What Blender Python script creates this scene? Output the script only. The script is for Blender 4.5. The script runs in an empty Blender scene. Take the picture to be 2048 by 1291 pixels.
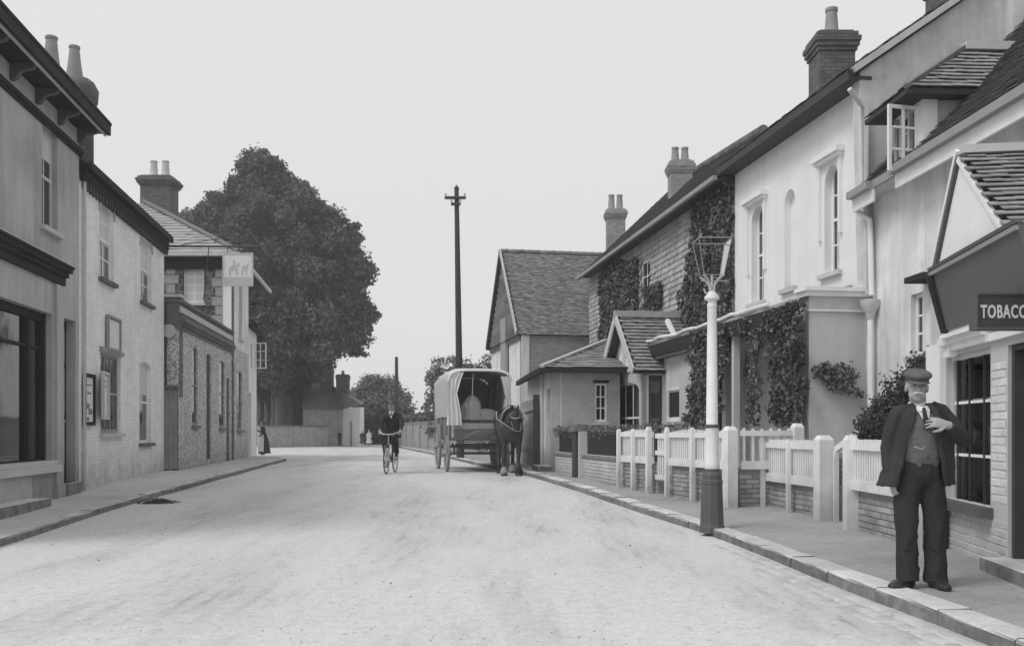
import bpy, bmesh, math, random
import numpy as np
from mathutils import Vector, Matrix, Euler
random.seed(7); RNG = np.random.default_rng(7)
SC = bpy.context.scene; COL = SC.collection
# ---------------------------------------------------------------- camera, sky, sun, exposure
CAMH, F, HY = 1.34, 1900.0, 860.0          # eye height, focal length and horizon row in photo pixels
cd = bpy.data.cameras.new("camera"); cam = bpy.data.objects.new("camera", cd); COL.objects.link(cam)
cam.location = (0, 0, CAMH); cam.rotation_euler = (math.radians(90), 0, 0)
cd.sensor_width = 36; cd.lens = 36*F/2048; cd.shift_y = (HY-645.5)/2048; cd.clip_end = 3000; cd.clip_start = .05
SC.camera = cam
SUN_EL, SUN_AZ = math.radians(52), math.radians(-122)   # azimuth from +Y, clockwise: sun high to the left, behind the camera
w = bpy.data.worlds.new("World"); SC.world = w; w.use_nodes = True
nt = w.node_tree; nt.nodes.clear()
sky = nt.nodes.new('ShaderNodeTexSky'); sky.sky_type = 'NISHITA'; sky.sun_disc = False
sky.sun_elevation = SUN_EL; sky.sun_rotation = SUN_AZ; sky.dust_density = 4; sky.air_density = 1.0
bw = nt.nodes.new('ShaderNodeRGBToBW')
s0 = nt.nodes.new('ShaderNodeMath'); s0.operation = 'MULTIPLY'; s0.inputs[1].default_value = .30
s1 = nt.nodes.new('ShaderNodeMath'); s1.operation = 'ADD'; s1.inputs[1].default_value = 7.35      # even overcast veil
cmb = nt.nodes.new('ShaderNodeCombineColor')
bg = nt.nodes.new('ShaderNodeBackground'); bg.inputs['Strength'].default_value = .1
wo = nt.nodes.new('ShaderNodeOutputWorld')
L = nt.links.new
L(sky.outputs[0], bw.inputs[0]); L(bw.outputs[0], s0.inputs[0]); L(s0.outputs[0], s1.inputs[0])
for k in range(3): L(s1.outputs[0], cmb.inputs[k])
L(cmb.outputs[0], bg.inputs[0]); L(bg.outputs[0], wo.inputs[0])
sd = bpy.data.lights.new("sun", 'SUN'); sd.energy = 1.4; sd.angle = math.radians(20); sd.color = (1, 1, 1)
sun = bpy.data.objects.new("sun", sd); COL.objects.link(sun)
dsun = Vector((math.sin(SUN_AZ)*math.cos(SUN_EL), math.cos(SUN_AZ)*math.cos(SUN_EL), math.sin(SUN_EL)))
sun.rotation_euler = dsun.to_track_quat('Z', 'Y').to_euler()
SC.view_settings.view_transform = 'Standard'; SC.view_settings.look = 'None'
SC.view_settings.exposure = 0; SC.view_settings.gamma = 1; SC.view_settings.use_curve_mapping = False
SC.render.engine = 'CYCLES'; SC.cycles.max_bounces = 6; SC.cycles.volume_bounces = 0

# ---------------------------------------------------------------- ground shape and picking points off the plan
PAVE = .10
def gz(y):
    t = min(max((y-11)/13, 0), 1); return .2*t*t*(3-2*t)
def at_ground(px, py, off=0.0):
    y = 20.0
    for _ in range(60): y = .5*y + .5*F*(CAMH-gz(y)-off)/(py-HY)
    return Vector(((px-1024)/F*y, y, gz(y)+off))
def at_depth(px, py, y): return Vector(((px-1024)/F*y, y, CAMH+(HY-py)*y/F))

# ---------------------------------------------------------------- materials (all neutral greys: the photograph is black and white)
def mat(name, v, rough=.85, var=.25, scale=2.0, bump=.15, bscale=30, rnd=0.0, streak=0.0, isl=0.0, metal=0.0,
        brick=None, voro=None, spec=.3, trans=0.0, blotch=0.0, bc=.2, grit=0.0, tracks=0.0, foot=0.0, side=0.0):
    m = bpy.data.materials.new(name); m.use_nodes = True; n = m.node_tree; N = n.nodes; K = n.links.new
    p = N['Principled BSDF']; p.inputs['Roughness'].default_value = rough; p.inputs['Metallic'].default_value = metal
    p.inputs['Specular IOR Level'].default_value = spec
    geo = N.new('ShaderNodeNewGeometry')
    def math_(op, a, b):
        q = N.new('ShaderNodeMath'); q.operation = op
        for i, s in enumerate((a, b)):
            if isinstance(s, (int, float)): q.inputs[i].default_value = s
            else: K(s, q.inputs[i])
        return q.outputs[0]
    def noise(sc, det=6, sx=None):
        t = N.new('ShaderNodeTexNoise'); t.inputs['Scale'].default_value = sc; t.inputs['Detail'].default_value = det
        t.inputs['Roughness'].default_value = .6
        if sx:
            mp = N.new('ShaderNodeMapping'); mp.inputs['Scale'].default_value = sx; K(geo.outputs['Position'], mp.inputs[0]); K(mp.outputs[0], t.inputs['Vector'])
        else: K(geo.outputs['Position'], t.inputs['Vector'])
        return t.outputs[0]
    val = math_('ADD', math_('MULTIPLY', math_('SUBTRACT', noise(scale), .5), var*2), 1.0)
    if blotch:
        b = N.new('ShaderNodeMapRange'); b.inputs[1].default_value = .52; b.inputs[2].default_value = .68
        K(noise(scale*.35, 8), b.inputs[0]); val = math_('MULTIPLY', val, math_('SUBTRACT', 1.0, math_('MULTIPLY', b.outputs[0], blotch)))
    if streak: val = math_('MULTIPLY', val, math_('ADD', 1.0-streak*.5, math_('MULTIPLY', noise(1.0, 8, (5.0, 5.0, .5)), streak)))
    if grit:
        val = math_('MULTIPLY', val, math_('ADD', 1.0-grit*.5, math_('MULTIPLY', noise(38, 8), grit)))
        val = math_('MULTIPLY', val, math_('ADD', 1.0-grit*.3, math_('MULTIPLY', noise(9, 9), grit*.6))); gm = N.new('ShaderNodeMapRange'); gm.inputs[1].default_value = .60; gm.inputs[2].default_value = .72; K(noise(13, 8), gm.inputs[0]); val = math_('MULTIPLY', val, math_('SUBTRACT', 1.0, math_('MULTIPLY', gm.outputs[0], grit*.55)))
    if tracks:
        tm = N.new('ShaderNodeMapRange'); tm.inputs[1].default_value = .46; tm.inputs[2].default_value = .68; K(noise(1.0, 9, (.95, .22, 1)), tm.inputs[0])
        t2 = N.new('ShaderNodeMapRange'); t2.inputs[1].default_value = .50; t2.inputs[2].default_value = .64; K(noise(1.0, 9, (8.5, 1.0, 1)), t2.inputs[0])
        val = math_('MULTIPLY', val, math_('SUBTRACT', 1.0, math_('MULTIPLY', tm.outputs[0], tracks*.6))); val = math_('MULTIPLY', val, math_('SUBTRACT', 1.0, math_('MULTIPLY', math_('MULTIPLY', t2.outputs[0], tm.outputs[0]), tracks*1.0)))
    if side:      # upright faces of a stone darker than its top
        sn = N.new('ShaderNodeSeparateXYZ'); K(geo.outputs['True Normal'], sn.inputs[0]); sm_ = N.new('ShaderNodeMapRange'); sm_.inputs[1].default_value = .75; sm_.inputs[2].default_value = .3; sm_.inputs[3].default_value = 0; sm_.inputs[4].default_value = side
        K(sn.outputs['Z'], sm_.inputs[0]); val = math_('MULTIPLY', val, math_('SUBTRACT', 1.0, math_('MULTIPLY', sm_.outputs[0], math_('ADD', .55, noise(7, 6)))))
    if foot:      # splash-back dirt along the foot of a wall
        sx_ = N.new('ShaderNodeSeparateXYZ'); K(geo.outputs['Position'], sx_.inputs[0]); fm = N.new('ShaderNodeMapRange'); fm.inputs[1].default_value = .2; fm.inputs[2].default_value = .95; fm.inputs[3].default_value = foot; fm.inputs[4].default_value = 0
        K(math_('ADD', sx_.outputs['Z'], math_('MULTIPLY', math_('SUBTRACT', noise(2.5, 7), .5), -1.4)), fm.inputs[0]); val = math_('MULTIPLY', val, math_('SUBTRACT', 1.0, fm.outputs[0]))
    if rnd:
        oi = N.new('ShaderNodeObjectInfo'); val = math_('MULTIPLY', val, math_('ADD', 1-rnd*.5, math_('MULTIPLY', oi.outputs['Random'], rnd)))
    if isl: val = math_('MULTIPLY', val, math_('ADD', 1-isl*.5, math_('MULTIPLY', geo.outputs['Random Per Island'], isl)))
    hgt = noise(bscale, 4)
    if brick:     # (length, course, mortar brightness factor)
        uv = N.new('ShaderNodeUVMap'); bt = N.new('ShaderNodeTexBrick'); K(uv.outputs[0], bt.inputs['Vector'])
        bt.inputs['Scale'].default_value = 1; bt.inputs['Brick Width'].default_value = brick[0]; bt.inputs['Row Height'].default_value = brick[1]
        bt.inputs['Mortar Size'].default_value = brick[3] if len(brick) > 3 else .008; bt.inputs['Mortar Smooth'].default_value = .3
        bt.inputs['Color1'].default_value = (1-bc,)*3+(1,); bt.inputs['Color2'].default_value = (1+bc,)*3+(1,); bt.inputs['Mortar'].default_value = (brick[2],)*3+(1,)
        val = math_('MULTIPLY', val, bt.outputs[0]); hgt = math_('ADD', math_('MULTIPLY', hgt, .3), math_('MULTIPLY', math_('SUBTRACT', 1.0, bt.outputs[1]), 1.0))
    if voro:      # scale, contrast
        vt = N.new('ShaderNodeTexVoronoi'); vt.inputs['Scale'].default_value = voro[0]; K(geo.outputs['Position'], vt.inputs['Vector'])
        sp = N.new('ShaderNodeSeparateColor'); K(vt.outputs['Color'], sp.inputs[0])
        val = math_('MULTIPLY', val, math_('ADD', 1-voro[1]*.5, math_('MULTIPLY', sp.outputs[0], voro[1])))
        val = math_('MULTIPLY', val, math_('SUBTRACT', 1.15, math_('MULTIPLY', vt.outputs['Distance'], .5))); hgt = math_('SUBTRACT', 1.0, vt.outputs['Distance'])
    val = math_('MINIMUM', math_('MULTIPLY', val, v), .9)
    c = N.new('ShaderNodeCombineColor')
    for k in range(3): K(val, c.inputs[k])
    K(c.outputs[0], p.inputs['Base Color'])
    if bump:
        b = N.new('ShaderNodeBump'); b.inputs['Strength'].default_value = bump; b.inputs['Distance'].default_value = .01
        K(hgt, b.inputs['Height']); K(b.outputs[0], p.inputs['Normal'])
    if trans:
        tl = N.new('ShaderNodeBsdfTranslucent'); K(c.outputs[0], tl.inputs[0]); mx = N.new('ShaderNodeMixShader'); mx.inputs[0].default_value = trans
        K(p.outputs[0], mx.inputs[1]); K(tl.outputs[0], mx.inputs[2]); K(mx.outputs[0], N['Material Output'].inputs[0])
    return m
M = dict(
 road=mat('road', .585, .95, .08, .45, .6, 24, grit=.7, tracks=.30), ground=mat('ground', .2, .95, .3, .3),
 pave=mat('pavement', .52, .95, .25, 1.1, .5, 40, blotch=.2, grit=.5, tracks=.15), pave_dark=mat('pavement_tarred', .34, .95, .25, 1.0, .5, 60, blotch=.25, grit=.7),
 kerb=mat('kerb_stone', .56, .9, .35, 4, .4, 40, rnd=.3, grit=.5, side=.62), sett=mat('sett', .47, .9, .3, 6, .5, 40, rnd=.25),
 stucco=mat('stucco', .43, .9, .3, 1.2, .3, 25, streak=.8, blotch=.2, grit=.25, foot=.3), stucco2=mat('stucco_trim', .52, .9, .15, 2),
 innbrick=mat('painted_brick', .84, .88, .14, 1.0, .5, 50, streak=.35, brick=(.225, .075, .85, .006), bc=.06, blotch=.12, grit=.25, foot=.4),
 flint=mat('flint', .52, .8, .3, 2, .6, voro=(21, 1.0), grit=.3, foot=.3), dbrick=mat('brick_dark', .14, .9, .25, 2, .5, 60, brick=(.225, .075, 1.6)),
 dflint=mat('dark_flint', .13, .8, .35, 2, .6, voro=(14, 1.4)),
 mbrick=mat('brick_mid', .28, .9, .3, 1.5, .5, 60, brick=(.225, .075, 1.35)), lbrick=mat('brick_pale', .40, .9, .3, 1.5, .5, 60, brick=(.225, .075, .8)),
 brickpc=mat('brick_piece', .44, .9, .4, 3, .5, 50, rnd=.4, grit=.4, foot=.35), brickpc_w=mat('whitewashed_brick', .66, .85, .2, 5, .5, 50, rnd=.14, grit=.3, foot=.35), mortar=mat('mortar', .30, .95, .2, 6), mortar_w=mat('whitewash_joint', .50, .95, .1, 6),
 chim=mat('chimney_brick', .13, .9, .4, 4, .6, 60, brick=(.225, .075, .6)), pot=mat('chimney_pot', .28, .8, .25, 5), potlight=mat('chimney_pot_pale', .52, .8, .1, 5),
 render=mat('white_render', .80, .85, .10, 1.2, .15, 40, streak=.2, grit=.12), render_g=mat('grey_render', .56, .9, .22, 1.4, .2, 30, streak=.35, grit=.2, foot=.3), plaster=mat('stained_plaster', .72, .9, .35, 1.2, .2, 25, streak=.9, blotch=.15, grit=.2, foot=.35),
 gable=mat('gable_cement', .58, .9, .4, 1.6, .4, 20, streak=.6, blotch=.2, grit=.3), roughcast=mat('annex_render', .42, .95, .3, 3, .6, 60, grit=.5, foot=.3),
 tilehung=mat('hung_tiles', .40, .9, .3, 2, .5, 40, isl=.45), slate=mat('slate', .36, .6, .25, 2, .2, 30, isl=.3), slate_d=mat('slate_dark', .14, .7, .25, 2, .2, 30, isl=.4),
 tile=mat('roof_tile', .15, .9, .4, 3, .5, 40, isl=.6, grit=.4), tile_m=mat('barn_tile', .20, .9, .35, 3, .5, 40, isl=.6, grit=.4), tile_pc=mat('tile_piece', .27, .9, .4, 7, .6, 40, rnd=.4, grit=.4), deck=mat('roof_deck', .05, .95, .2),
 lead=mat('lead', .5, .6, .15, 4), white=mat('white_paint', .80, .6, .12, 4, .15, 60, streak=.2, blotch=.12, foot=.35), cream=mat('cream_paint', .55, .65, .12, 4, .08, 40), greyp=mat('grey_paint', .30, .6, .2, 4, .08, 40),
 dark=mat('dark_paint', .035, .8, .3, 5, .15, 40, spec=.12, streak=.3), darkwood=mat('dark_wood', .06, .8, .3, 6, .3, 40, isl=.3), wood=mat('weathered_wood', .32, .9, .35, 3, .4, 30, streak=.4, rnd=.5), board=mat('weatherboard', .20, .9, .3, 3, .4, 30, streak=.3, rnd=.6),
 signboard=mat('sign_panel', .12, .75, .15, 2, .1, 40, streak=.2), signblack=mat('sign_black', .055, .45, .1), letter=mat('letter_paint', .62, .6, .05), interior=mat('interior_dark', .03, .9, .1), curtain=mat('window_blind', .6, .9, .1, 3, 0),
 paper=mat('poster_paper', .72, .8, .15, 9, 0), print_=mat('poster_print', .22, .8, .4, 12, 0), iron=mat('iron', .06, .5, .2, 5), ironbase=mat('lamp_base_iron', .10, .6, .3, 3, .3, 60),
 leaf=mat('leaf', .12, .7, .55, .45, 0, isl=1.3, trans=.25), leaf_d=mat('leaf_dark', .08, .7, .2, .5, 0, isl=1.0, trans=.2), leaf_l=mat('leaf_pale', .21, .7, .45, .5, 0, isl=.9, trans=.25),
 ivy=mat('ivy_leaf', .11, .45, .3, 2, 0, isl=1.5, spec=.6, trans=.12), ivyback=mat('ivy_stems', .03, .9, .3, 4), bark=mat('bark', .10, .95, .35, 3, .6, 20, streak=.5),
 pole=mat('tarred_pole', .055, .8, .3, 3, .3, 30), canvas=mat('canvas', .5, .9, .12, 3, .2, 40), canvas_w=mat('white_canvas', .72, .9, .08, 3, .15, 30), cart=mat('cart_wood', .16, .8, .3, 4, .3, 40), cartlight=mat('cart_paint', .34, .8, .25, 4, .2, 40), tyre=mat('iron_tyre', .25, .5, .2, 5),
 horse=mat('horse_coat', .05, .55, .3, 4, .1, 60, spec=.4), mane=mat('horse_mane', .02, .7, .3, 9, .4, 60), feather=mat('fetlock_hair', .30, .9, .3, 9), leather=mat('harness', .05, .5, .2, 5), brass=mat('pale_strap', .42, .4, .2, 9),
 skin=mat('skin', .36, .6, .10, 9, .1, 120), hair=mat('grey_hair', .58, .8, .2, 30, .5, 120), hair_d=mat('dark_hair', .05, .7, .2, 30), eye=mat('eye', .02, .3, .1),
 jacket=mat('jacket_cloth', .05, .95, .35, 5, .35, 220, spec=.15), waist=mat('waistcoat_cloth', .13, .95, .3, 9, .4, 260, spec=.15), trouser=mat('trouser_cloth', .038, .95, .3, 4, .3, 200, spec=.15), tweed=mat('tweed', .13, .95, .3, 12, .5, 260, spec=.1), boot=mat('boot_leather', .03, .35, .2, 8, .1, 60, spec=.5), linen=mat('linen', .75, .8, .06, 9),
 skirt=mat('skirt_cloth', .06, .95, .2, 4), smock=mat('smock', .6, .9, .1, 5), sack=mat('sackcloth', .48, .95, .2, 9, .4, 80), dung=mat('litter', .05, .95, .4, 20, .6, 60, isl=.6), nickel=mat('nickel', .55, .3, .1, 5, 0, metal=.6),
)
def glass_mat():
    m = bpy.data.materials.new('window_glass'); m.use_nodes = True; p = m.node_tree.nodes['Principled BSDF']
    p.inputs['Base Color'].default_value = (.02, .02, .02, 1); p.inputs['Roughness'].default_value = .06; p.inputs['Specular IOR Level'].default_value = .9; p.inputs['IOR'].default_value = 1.6
    nz = m.node_tree.nodes.new('ShaderNodeTexNoise'); nz.inputs['Scale'].default_value = 1.7
    b = m.node_tree.nodes.new('ShaderNodeBump'); b.inputs['Strength'].default_value = .12; b.inputs['Distance'].default_value = .03
    g = m.node_tree.nodes.new('ShaderNodeNewGeometry'); m.node_tree.links.new(g.outputs['Position'], nz.inputs['Vector'])
    m.node_tree.links.new(nz.outputs[0], b.inputs['Height']); m.node_tree.links.new(b.outputs[0], p.inputs['Normal']); return m
M['glass'] = glass_mat()
def clear_glass(name='clear_glass', ior=1.22):
    m = bpy.data.materials.new(name); m.use_nodes = True; n = m.node_tree; N = n.nodes
    t = N.new('ShaderNodeBsdfTransparent'); t.inputs[0].default_value = (.93, .93, .93, 1); g = N.new('ShaderNodeBsdfGlossy'); g.inputs['Roughness'].default_value = .03
    fr = N.new('ShaderNodeFresnel'); fr.inputs[0].default_value = ior; mx = N.new('ShaderNodeMixShader')
    n.links.new(fr.outputs[0], mx.inputs[0]); n.links.new(t.outputs[0], mx.inputs[1]); n.links.new(g.outputs[0], mx.inputs[2]); n.links.new(mx.outputs[0], N['Material Output'].inputs[0]); return m
M['clear'] = clear_glass(); M['shopglass'] = clear_glass('shop_glass', 1.15); M['lampglass'] = clear_glass('lamp_glass', 1.08)
def haze_mat():
    m = bpy.data.materials.new('haze'); m.use_nodes = True; n = m.node_tree; n.nodes.remove(n.nodes['Principled BSDF'])
    v = n.nodes.new('ShaderNodeVolumePrincipled'); v.inputs['Color'].default_value = (.95, .95, .95, 1); v.inputs['Density'].default_value = .0018; v.inputs['Anisotropy'].default_value = .2
    n.links.new(v.outputs[0], n.nodes['Material Output'].inputs['Volume']); return m
M['haze'] = haze_mat()

# ---------------------------------------------------------------- building blocks
LOC = {}          # world position of each thing
def thing(name, label, cat, loc, group=None):
    o = bpy.data.objects.new(name, None); o.empty_display_size = .3; COL.objects.link(o); o.location = loc; LOC[o] = Vector(loc)
    o['label'] = label; o['category'] = cat
    if group: o['group'] = group
    return o
def tag(o, label=None, cat=None, group=None, kind=None):
    if label: o['label'] = label
    if cat: o['category'] = cat
    if group: o['group'] = group
    if kind: o['kind'] = kind
    return o
def part(name, me, parent, m=None, kind=None, label=None):
    o = bpy.data.objects.new(name, me); COL.objects.link(o); o.parent = parent; LOC[o] = LOC[parent]
    if m: me.materials.clear(); me.materials.append(m)
    if kind: o['kind'] = kind
    if label: o['label'] = label
    return o
def piece(name, me, parent, mw):          # a small object placed by world matrix, sharing its mesh
    o = bpy.data.objects.new(name, me); COL.objects.link(o); o.parent = parent; LOC[o] = LOC[parent]
    o.matrix_basis = Matrix.Translation(-LOC[parent]) @ mw
    return o
class MB:
    def __init__(s): s.v = []; s.f = []; s.uv = []; s.sm = []
    def add(s, vs, fs, uvs=None, smooth=False):
        b = len(s.v); s.v += [tuple(v) for v in vs]; s.f += [tuple(b+i for i in f) for f in fs]
        s.uv += list(uvs) if uvs else [(v[0]+v[1], v[2]) for v in vs]; s.sm += [smooth]*len(fs); return s
    def box(s, T, x0, x1, y0, y1, z0, z1):
        c = [(x0,y0,z0),(x1,y0,z0),(x1,y1,z0),(x0,y1,z0),(x0,y0,z1),(x1,y0,z1),(x1,y1,z1),(x0,y1,z1)]
        return s.add([T @ Vector(p) for p in c], [(0,3,2,1),(4,5,6,7),(0,1,5,4),(1,2,6,5),(2,3,7,6),(3,0,4,7)], [(p[0]+p[1], p[2]) for p in c])
    def prism(s, T, poly, y0, y1):        # polygon in local x,z pushed through y
        n = len(poly); c = [(x, y0, z) for x, z in poly]+[(x, y1, z) for x, z in poly]
        fs = [tuple(range(n)), tuple(range(2*n-1, n-1, -1))]+[(i, i+n, (i+1) % n+n, (i+1) % n) for i in range(n)]
        return s.add([T @ Vector(p) for p in c], fs, [(p[0]+p[1]-y0, p[2]) for p in c])
    def hull(s, pts, fs, uvs=None): return s.add(pts, fs, uvs)
    def beam(s, a, b, w, h=None, up=Vector((0, 0, 1))):
        a = Vector(a); b = Vector(b); h = h or w; d = (b-a).normalized()
        if abs(d.dot(up)) > .98: up = Vector((0, 1, 0))
        x = d.cross(up).normalized(); z = x.cross(d)
        vs = [p+x*sx*w/2+z*sz*h/2 for p in (a, b) for sx, sz in ((-1,-1),(1,-1),(1,1),(-1,1))]
        return s.add(vs, [(0,1,2,3),(7,6,5,4),(0,4,5,1),(1,5,6,2),(2,6,7,3),(3,7,4,0)])
    def tube(s, pts, rad, n=10, ref=None, caps=True, smooth=True):
        pts = [Vector(p) for p in pts]; k = len(pts)
        if isinstance(rad, (int, float)): rad = [rad]*k
        rings = []; side = None
        for i, p in enumerate(pts):
            d = (pts[min(i+1, k-1)]-pts[max(i-1, 0)]).normalized()
            if ref is not None: x = Vector(ref) - d*d.dot(Vector(ref))
            elif side is not None: x = side - d*d.dot(side)
            else: x = d.orthogonal()
            if x.length < 1e-4: x = d.orthogonal()
            x.normalize(); side = x; y = d.cross(x)
            r = rad[i]; ra, rb = (r, r) if isinstance(r, (int, float)) else r
            rings.append([p + x*ra*math.cos(2*math.pi*j/n) + y*rb*math.sin(2*math.pi*j/n) for j in range(n)])
        vs = [v for r in rings for v in r]
        fs = [(i*n+j, i*n+(j+1) % n, (i+1)*n+(j+1) % n, (i+1)*n+j) for i in range(k-1) for j in range(n)]
        if caps: fs += [tuple(range(n-1, -1, -1)), tuple((k-1)*n+j for j in range(n))]
        return s.add(vs, fs, smooth=smooth)
    def ball(s, c, r, rot=None, n=12, m=8):
        c = Vector(c); r = (r, r, r) if isinstance(r, (int, float)) else r; R = rot or Matrix.Identity(3)
        vs = [c+R @ Vector((0, 0, r[2]))]
        for i in range(1, m):
            t = math.pi*i/m
            vs += [c+R @ Vector((r[0]*math.sin(t)*math.cos(2*math.pi*j/n), r[1]*math.sin(t)*math.sin(2*math.pi*j/n), r[2]*math.cos(t))) for j in range(n)]
        vs.append(c+R @ Vector((0, 0, -r[2])))
        fs = [(0, 1+j, 1+(j+1) % n) for j in range(n)]
        fs += [(1+(i-1)*n+j, 1+i*n+j, 1+i*n+(j+1) % n, 1+(i-1)*n+(j+1) % n) for i in range(1, m-1) for j in range(n)]
        e = len(vs)-1; fs += [(e, 1+(m-2)*n+(j+1) % n, 1+(m-2)*n+j) for j in range(n)]
        return s.add(vs, fs, smooth=True)
    def lathe(s, base, prof, n=20, smooth=True):
        return s.tube([Vector(base)+Vector((0, 0, z)) for r, z in prof], [max(r, .0005) for r, z in prof], n, ref=(1, 0, 0), smooth=smooth) if False else s._lathe(base, prof, n, smooth)
    def _lathe(s, base, prof, n, smooth):
        b = Vector(base); vs = [b+Vector((r*math.cos(2*math.pi*j/n), r*math.sin(2*math.pi*j/n), z)) for r, z in prof for j in range(n)]
        fs = [(i*n+j, i*n+(j+1) % n, (i+1)*n+(j+1) % n, (i+1)*n+j) for i in range(len(prof)-1) for j in range(n)]
        fs += [tuple(range(n-1, -1, -1)), tuple((len(prof)-1)*n+j for j in range(n))]
        return s.add(vs, fs, smooth=smooth)
    def mesh(s, name, off=(0, 0, 0), m=None, angle=50):
        me = bpy.data.meshes.new(name); o = Vector(off)
        me.from_pydata([tuple(Vector(v)-o) for v in s.v], [], s.f)
        uvl = me.uv_layers.new(name='UVMap'); li = np.empty(len(me.loops), dtype=np.int32); me.loops.foreach_get('vertex_index', li)
        uvl.data.foreach_set('uv', np.array(s.uv, dtype=np.float32)[li].ravel())
        me.polygons.foreach_set('use_smooth', s.sm)
        if any(s.sm): me.set_sharp_from_angle(angle=math.radians(angle))
        if m: me.materials.append(m)
        me.update(); return me
    def build(s, name, m, parent=None, loc=None, kind=None, label=None):
        if parent is not None: return part(name, s.mesh(name, LOC[parent], m), parent, kind=kind, label=label)
        loc = Vector(loc) if loc is not None else Vector((0, 0, 0))
        o = bpy.data.objects.new(name, s.mesh(name, loc, m)); COL.objects.link(o); o.location = loc; LOC[o] = loc
        if kind: o['kind'] = kind
        return o
I4 = Matrix.Identity(4)
UNIT = MB().box(I4, -.5, .5, -.5, .5, -.5, .5).mesh('unit_block')
_um = {}
def unit(m):
    if m.name not in _um:
        me = UNIT.copy(); me.materials.append(m); _um[m.name] = me
    return _um[m.name]
def block(name, m, parent, T, x0, x1, y0, y1, z0, z1):      # a box-shaped piece as its own object
    c = Vector(((x0+x1)/2, (y0+y1)/2, (z0+z1)/2))
    return piece(name, unit(m), parent, T @ Matrix.Translation(c) @ Matrix.Diagonal((abs(x1-x0), abs(y1-y0), abs(z1-z0), 1)))

class Fac:      # an upright plane: local x runs to the viewer's right along it, local y goes INTO it, z is height
    def __init__(s, pxa, ya, pxb, yb):
        s.A = Vector(((pxa-1024)/F*ya, ya)); s.B = Vector(((pxb-1024)/F*yb, yb)); s.setup()
    def setup(s):
        s.d = (s.B-s.A).normalized(); s.L = (s.B-s.A).length
        n = Vector((-s.d.y, s.d.x)); s.n = n
        s.T = Matrix(((s.d.x, n.x, 0, s.A.x), (s.d.y, n.y, 0, s.A.y), (0, 0, 1, 0), (0, 0, 0, 1)))
    @classmethod
    def pts(c, a, b):
        s = c.__new__(c); s.A = Vector(a[:2]); s.B = Vector(b[:2]); s.setup(); return s
    def u(s, px, off=0.0):       # along-plane position seen at picture column px (off = plane pushed inwards)
        r = Vector(((px-1024)/F, 1)); A = s.A+s.n*off
        det = r.x*(-s.d.y)+s.d.x*r.y; t = (A.x*(-s.d.y)+s.d.x*A.y)/det
        return (r*t-A).dot(s.d)
    def y(s, px, off=0.0): return (s.A+s.n*off+s.d*s.u(px, off)).y
    def h(s, px, py, off=0.0): return CAMH+(HY-py)*s.y(px, off)/F
    def P(s, u, v, z): return s.T @ Vector((u, v, z))
    def op(s, px0, px1, pt, pb, at=0, off=0.0, arch=0): # opening from its edges; heights read at the left (0) or right (1) edge
        q = px1 if at else px0
        return (s.u(px0, off), s.u(px1, off), s.h(q, pb, off), s.h(q, pt, off), arch)
    def off(s, o): return Fac.pts(s.A+s.n*o, s.B+s.n*o)

def arc_pts(u0, u1, z1, rise, n=10, pointed=False):
    c = (u0+u1)/2; h = (u1-u0)/2
    if pointed: return [(c-h*math.cos(math.pi/2*i/n), z1-rise+rise*math.sin(math.pi/2*i/n)**.85) for i in range(n+1)][:] + [(c+h*math.cos(math.pi/2*(n-i)/n), z1-rise+rise*math.sin(math.pi/2*(n-i)/n)**.85) for i in range(1, n+1)]
    return [(c-h*math.cos(math.pi*i/n), z1-rise+rise*math.sin(math.pi*i/n)) for i in range(n+1)]
def wall(mb, T, u0, u1, z0, z1, ops=(), th=.3):
    ops = [o if len(o) > 4 else tuple(o)+(0,) for o in ops]
    us = sorted({u0, u1, *[min(max(x, u0), u1) for o in ops for x in o[:2]]}); zs = sorted({z0, z1, *[min(max(x, z0), z1) for o in ops for x in o[2:4]]})
    def solid(i, j):
        if i < 0 or j < 0 or i >= len(us)-1 or j >= len(zs)-1: return None
        cu = (us[i]+us[i+1])/2; cz = (zs[j]+zs[j+1])/2
        return not any(o[0] < cu < o[1] and o[2] < cz < o[3] for o in ops)
    def q(ps): mb.add([T @ Vector(p) for p in ps], [(0, 1, 2, 3)], [(p[0]+p[1], p[2]) for p in ps])
    for i in range(len(us)-1):
        for j in range(len(zs)-1):
            if not solid(i, j): continue
            a, b, c, d = us[i], us[i+1], zs[j], zs[j+1]
            q([(a,0,c),(b,0,c),(b,0,d),(a,0,d)]); q([(b,th,c),(a,th,c),(a,th,d),(b,th,d)])
            if not solid(i-1, j): q([(a,th,c),(a,0,c),(a,0,d),(a,th,d)])
            if not solid(i+1, j): q([(b,0,c),(b,th,c),(b,th,d),(b,0,d)])
            if not solid(i, j+1): q([(a,0,d),(b,0,d),(b,th,d),(a,th,d)])
            if not solid(i, j-1): q([(a,th,c),(b,th,c),(b,0,c),(a,0,c)])
    for o in ops:
        if o[4]:
            pts = arc_pts(o[0], o[1], o[3], abs(o[4]), 10, pointed=o[4] < 0)
            for (xa, za), (xb, zb) in zip(pts[:-1], pts[1:]):
                e = .0
                mb.prism(T, [(xa, za), (xb, zb), (xb, o[3]+e), (xa, o[3]+e)], .001, th-.001)
    return mb
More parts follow.
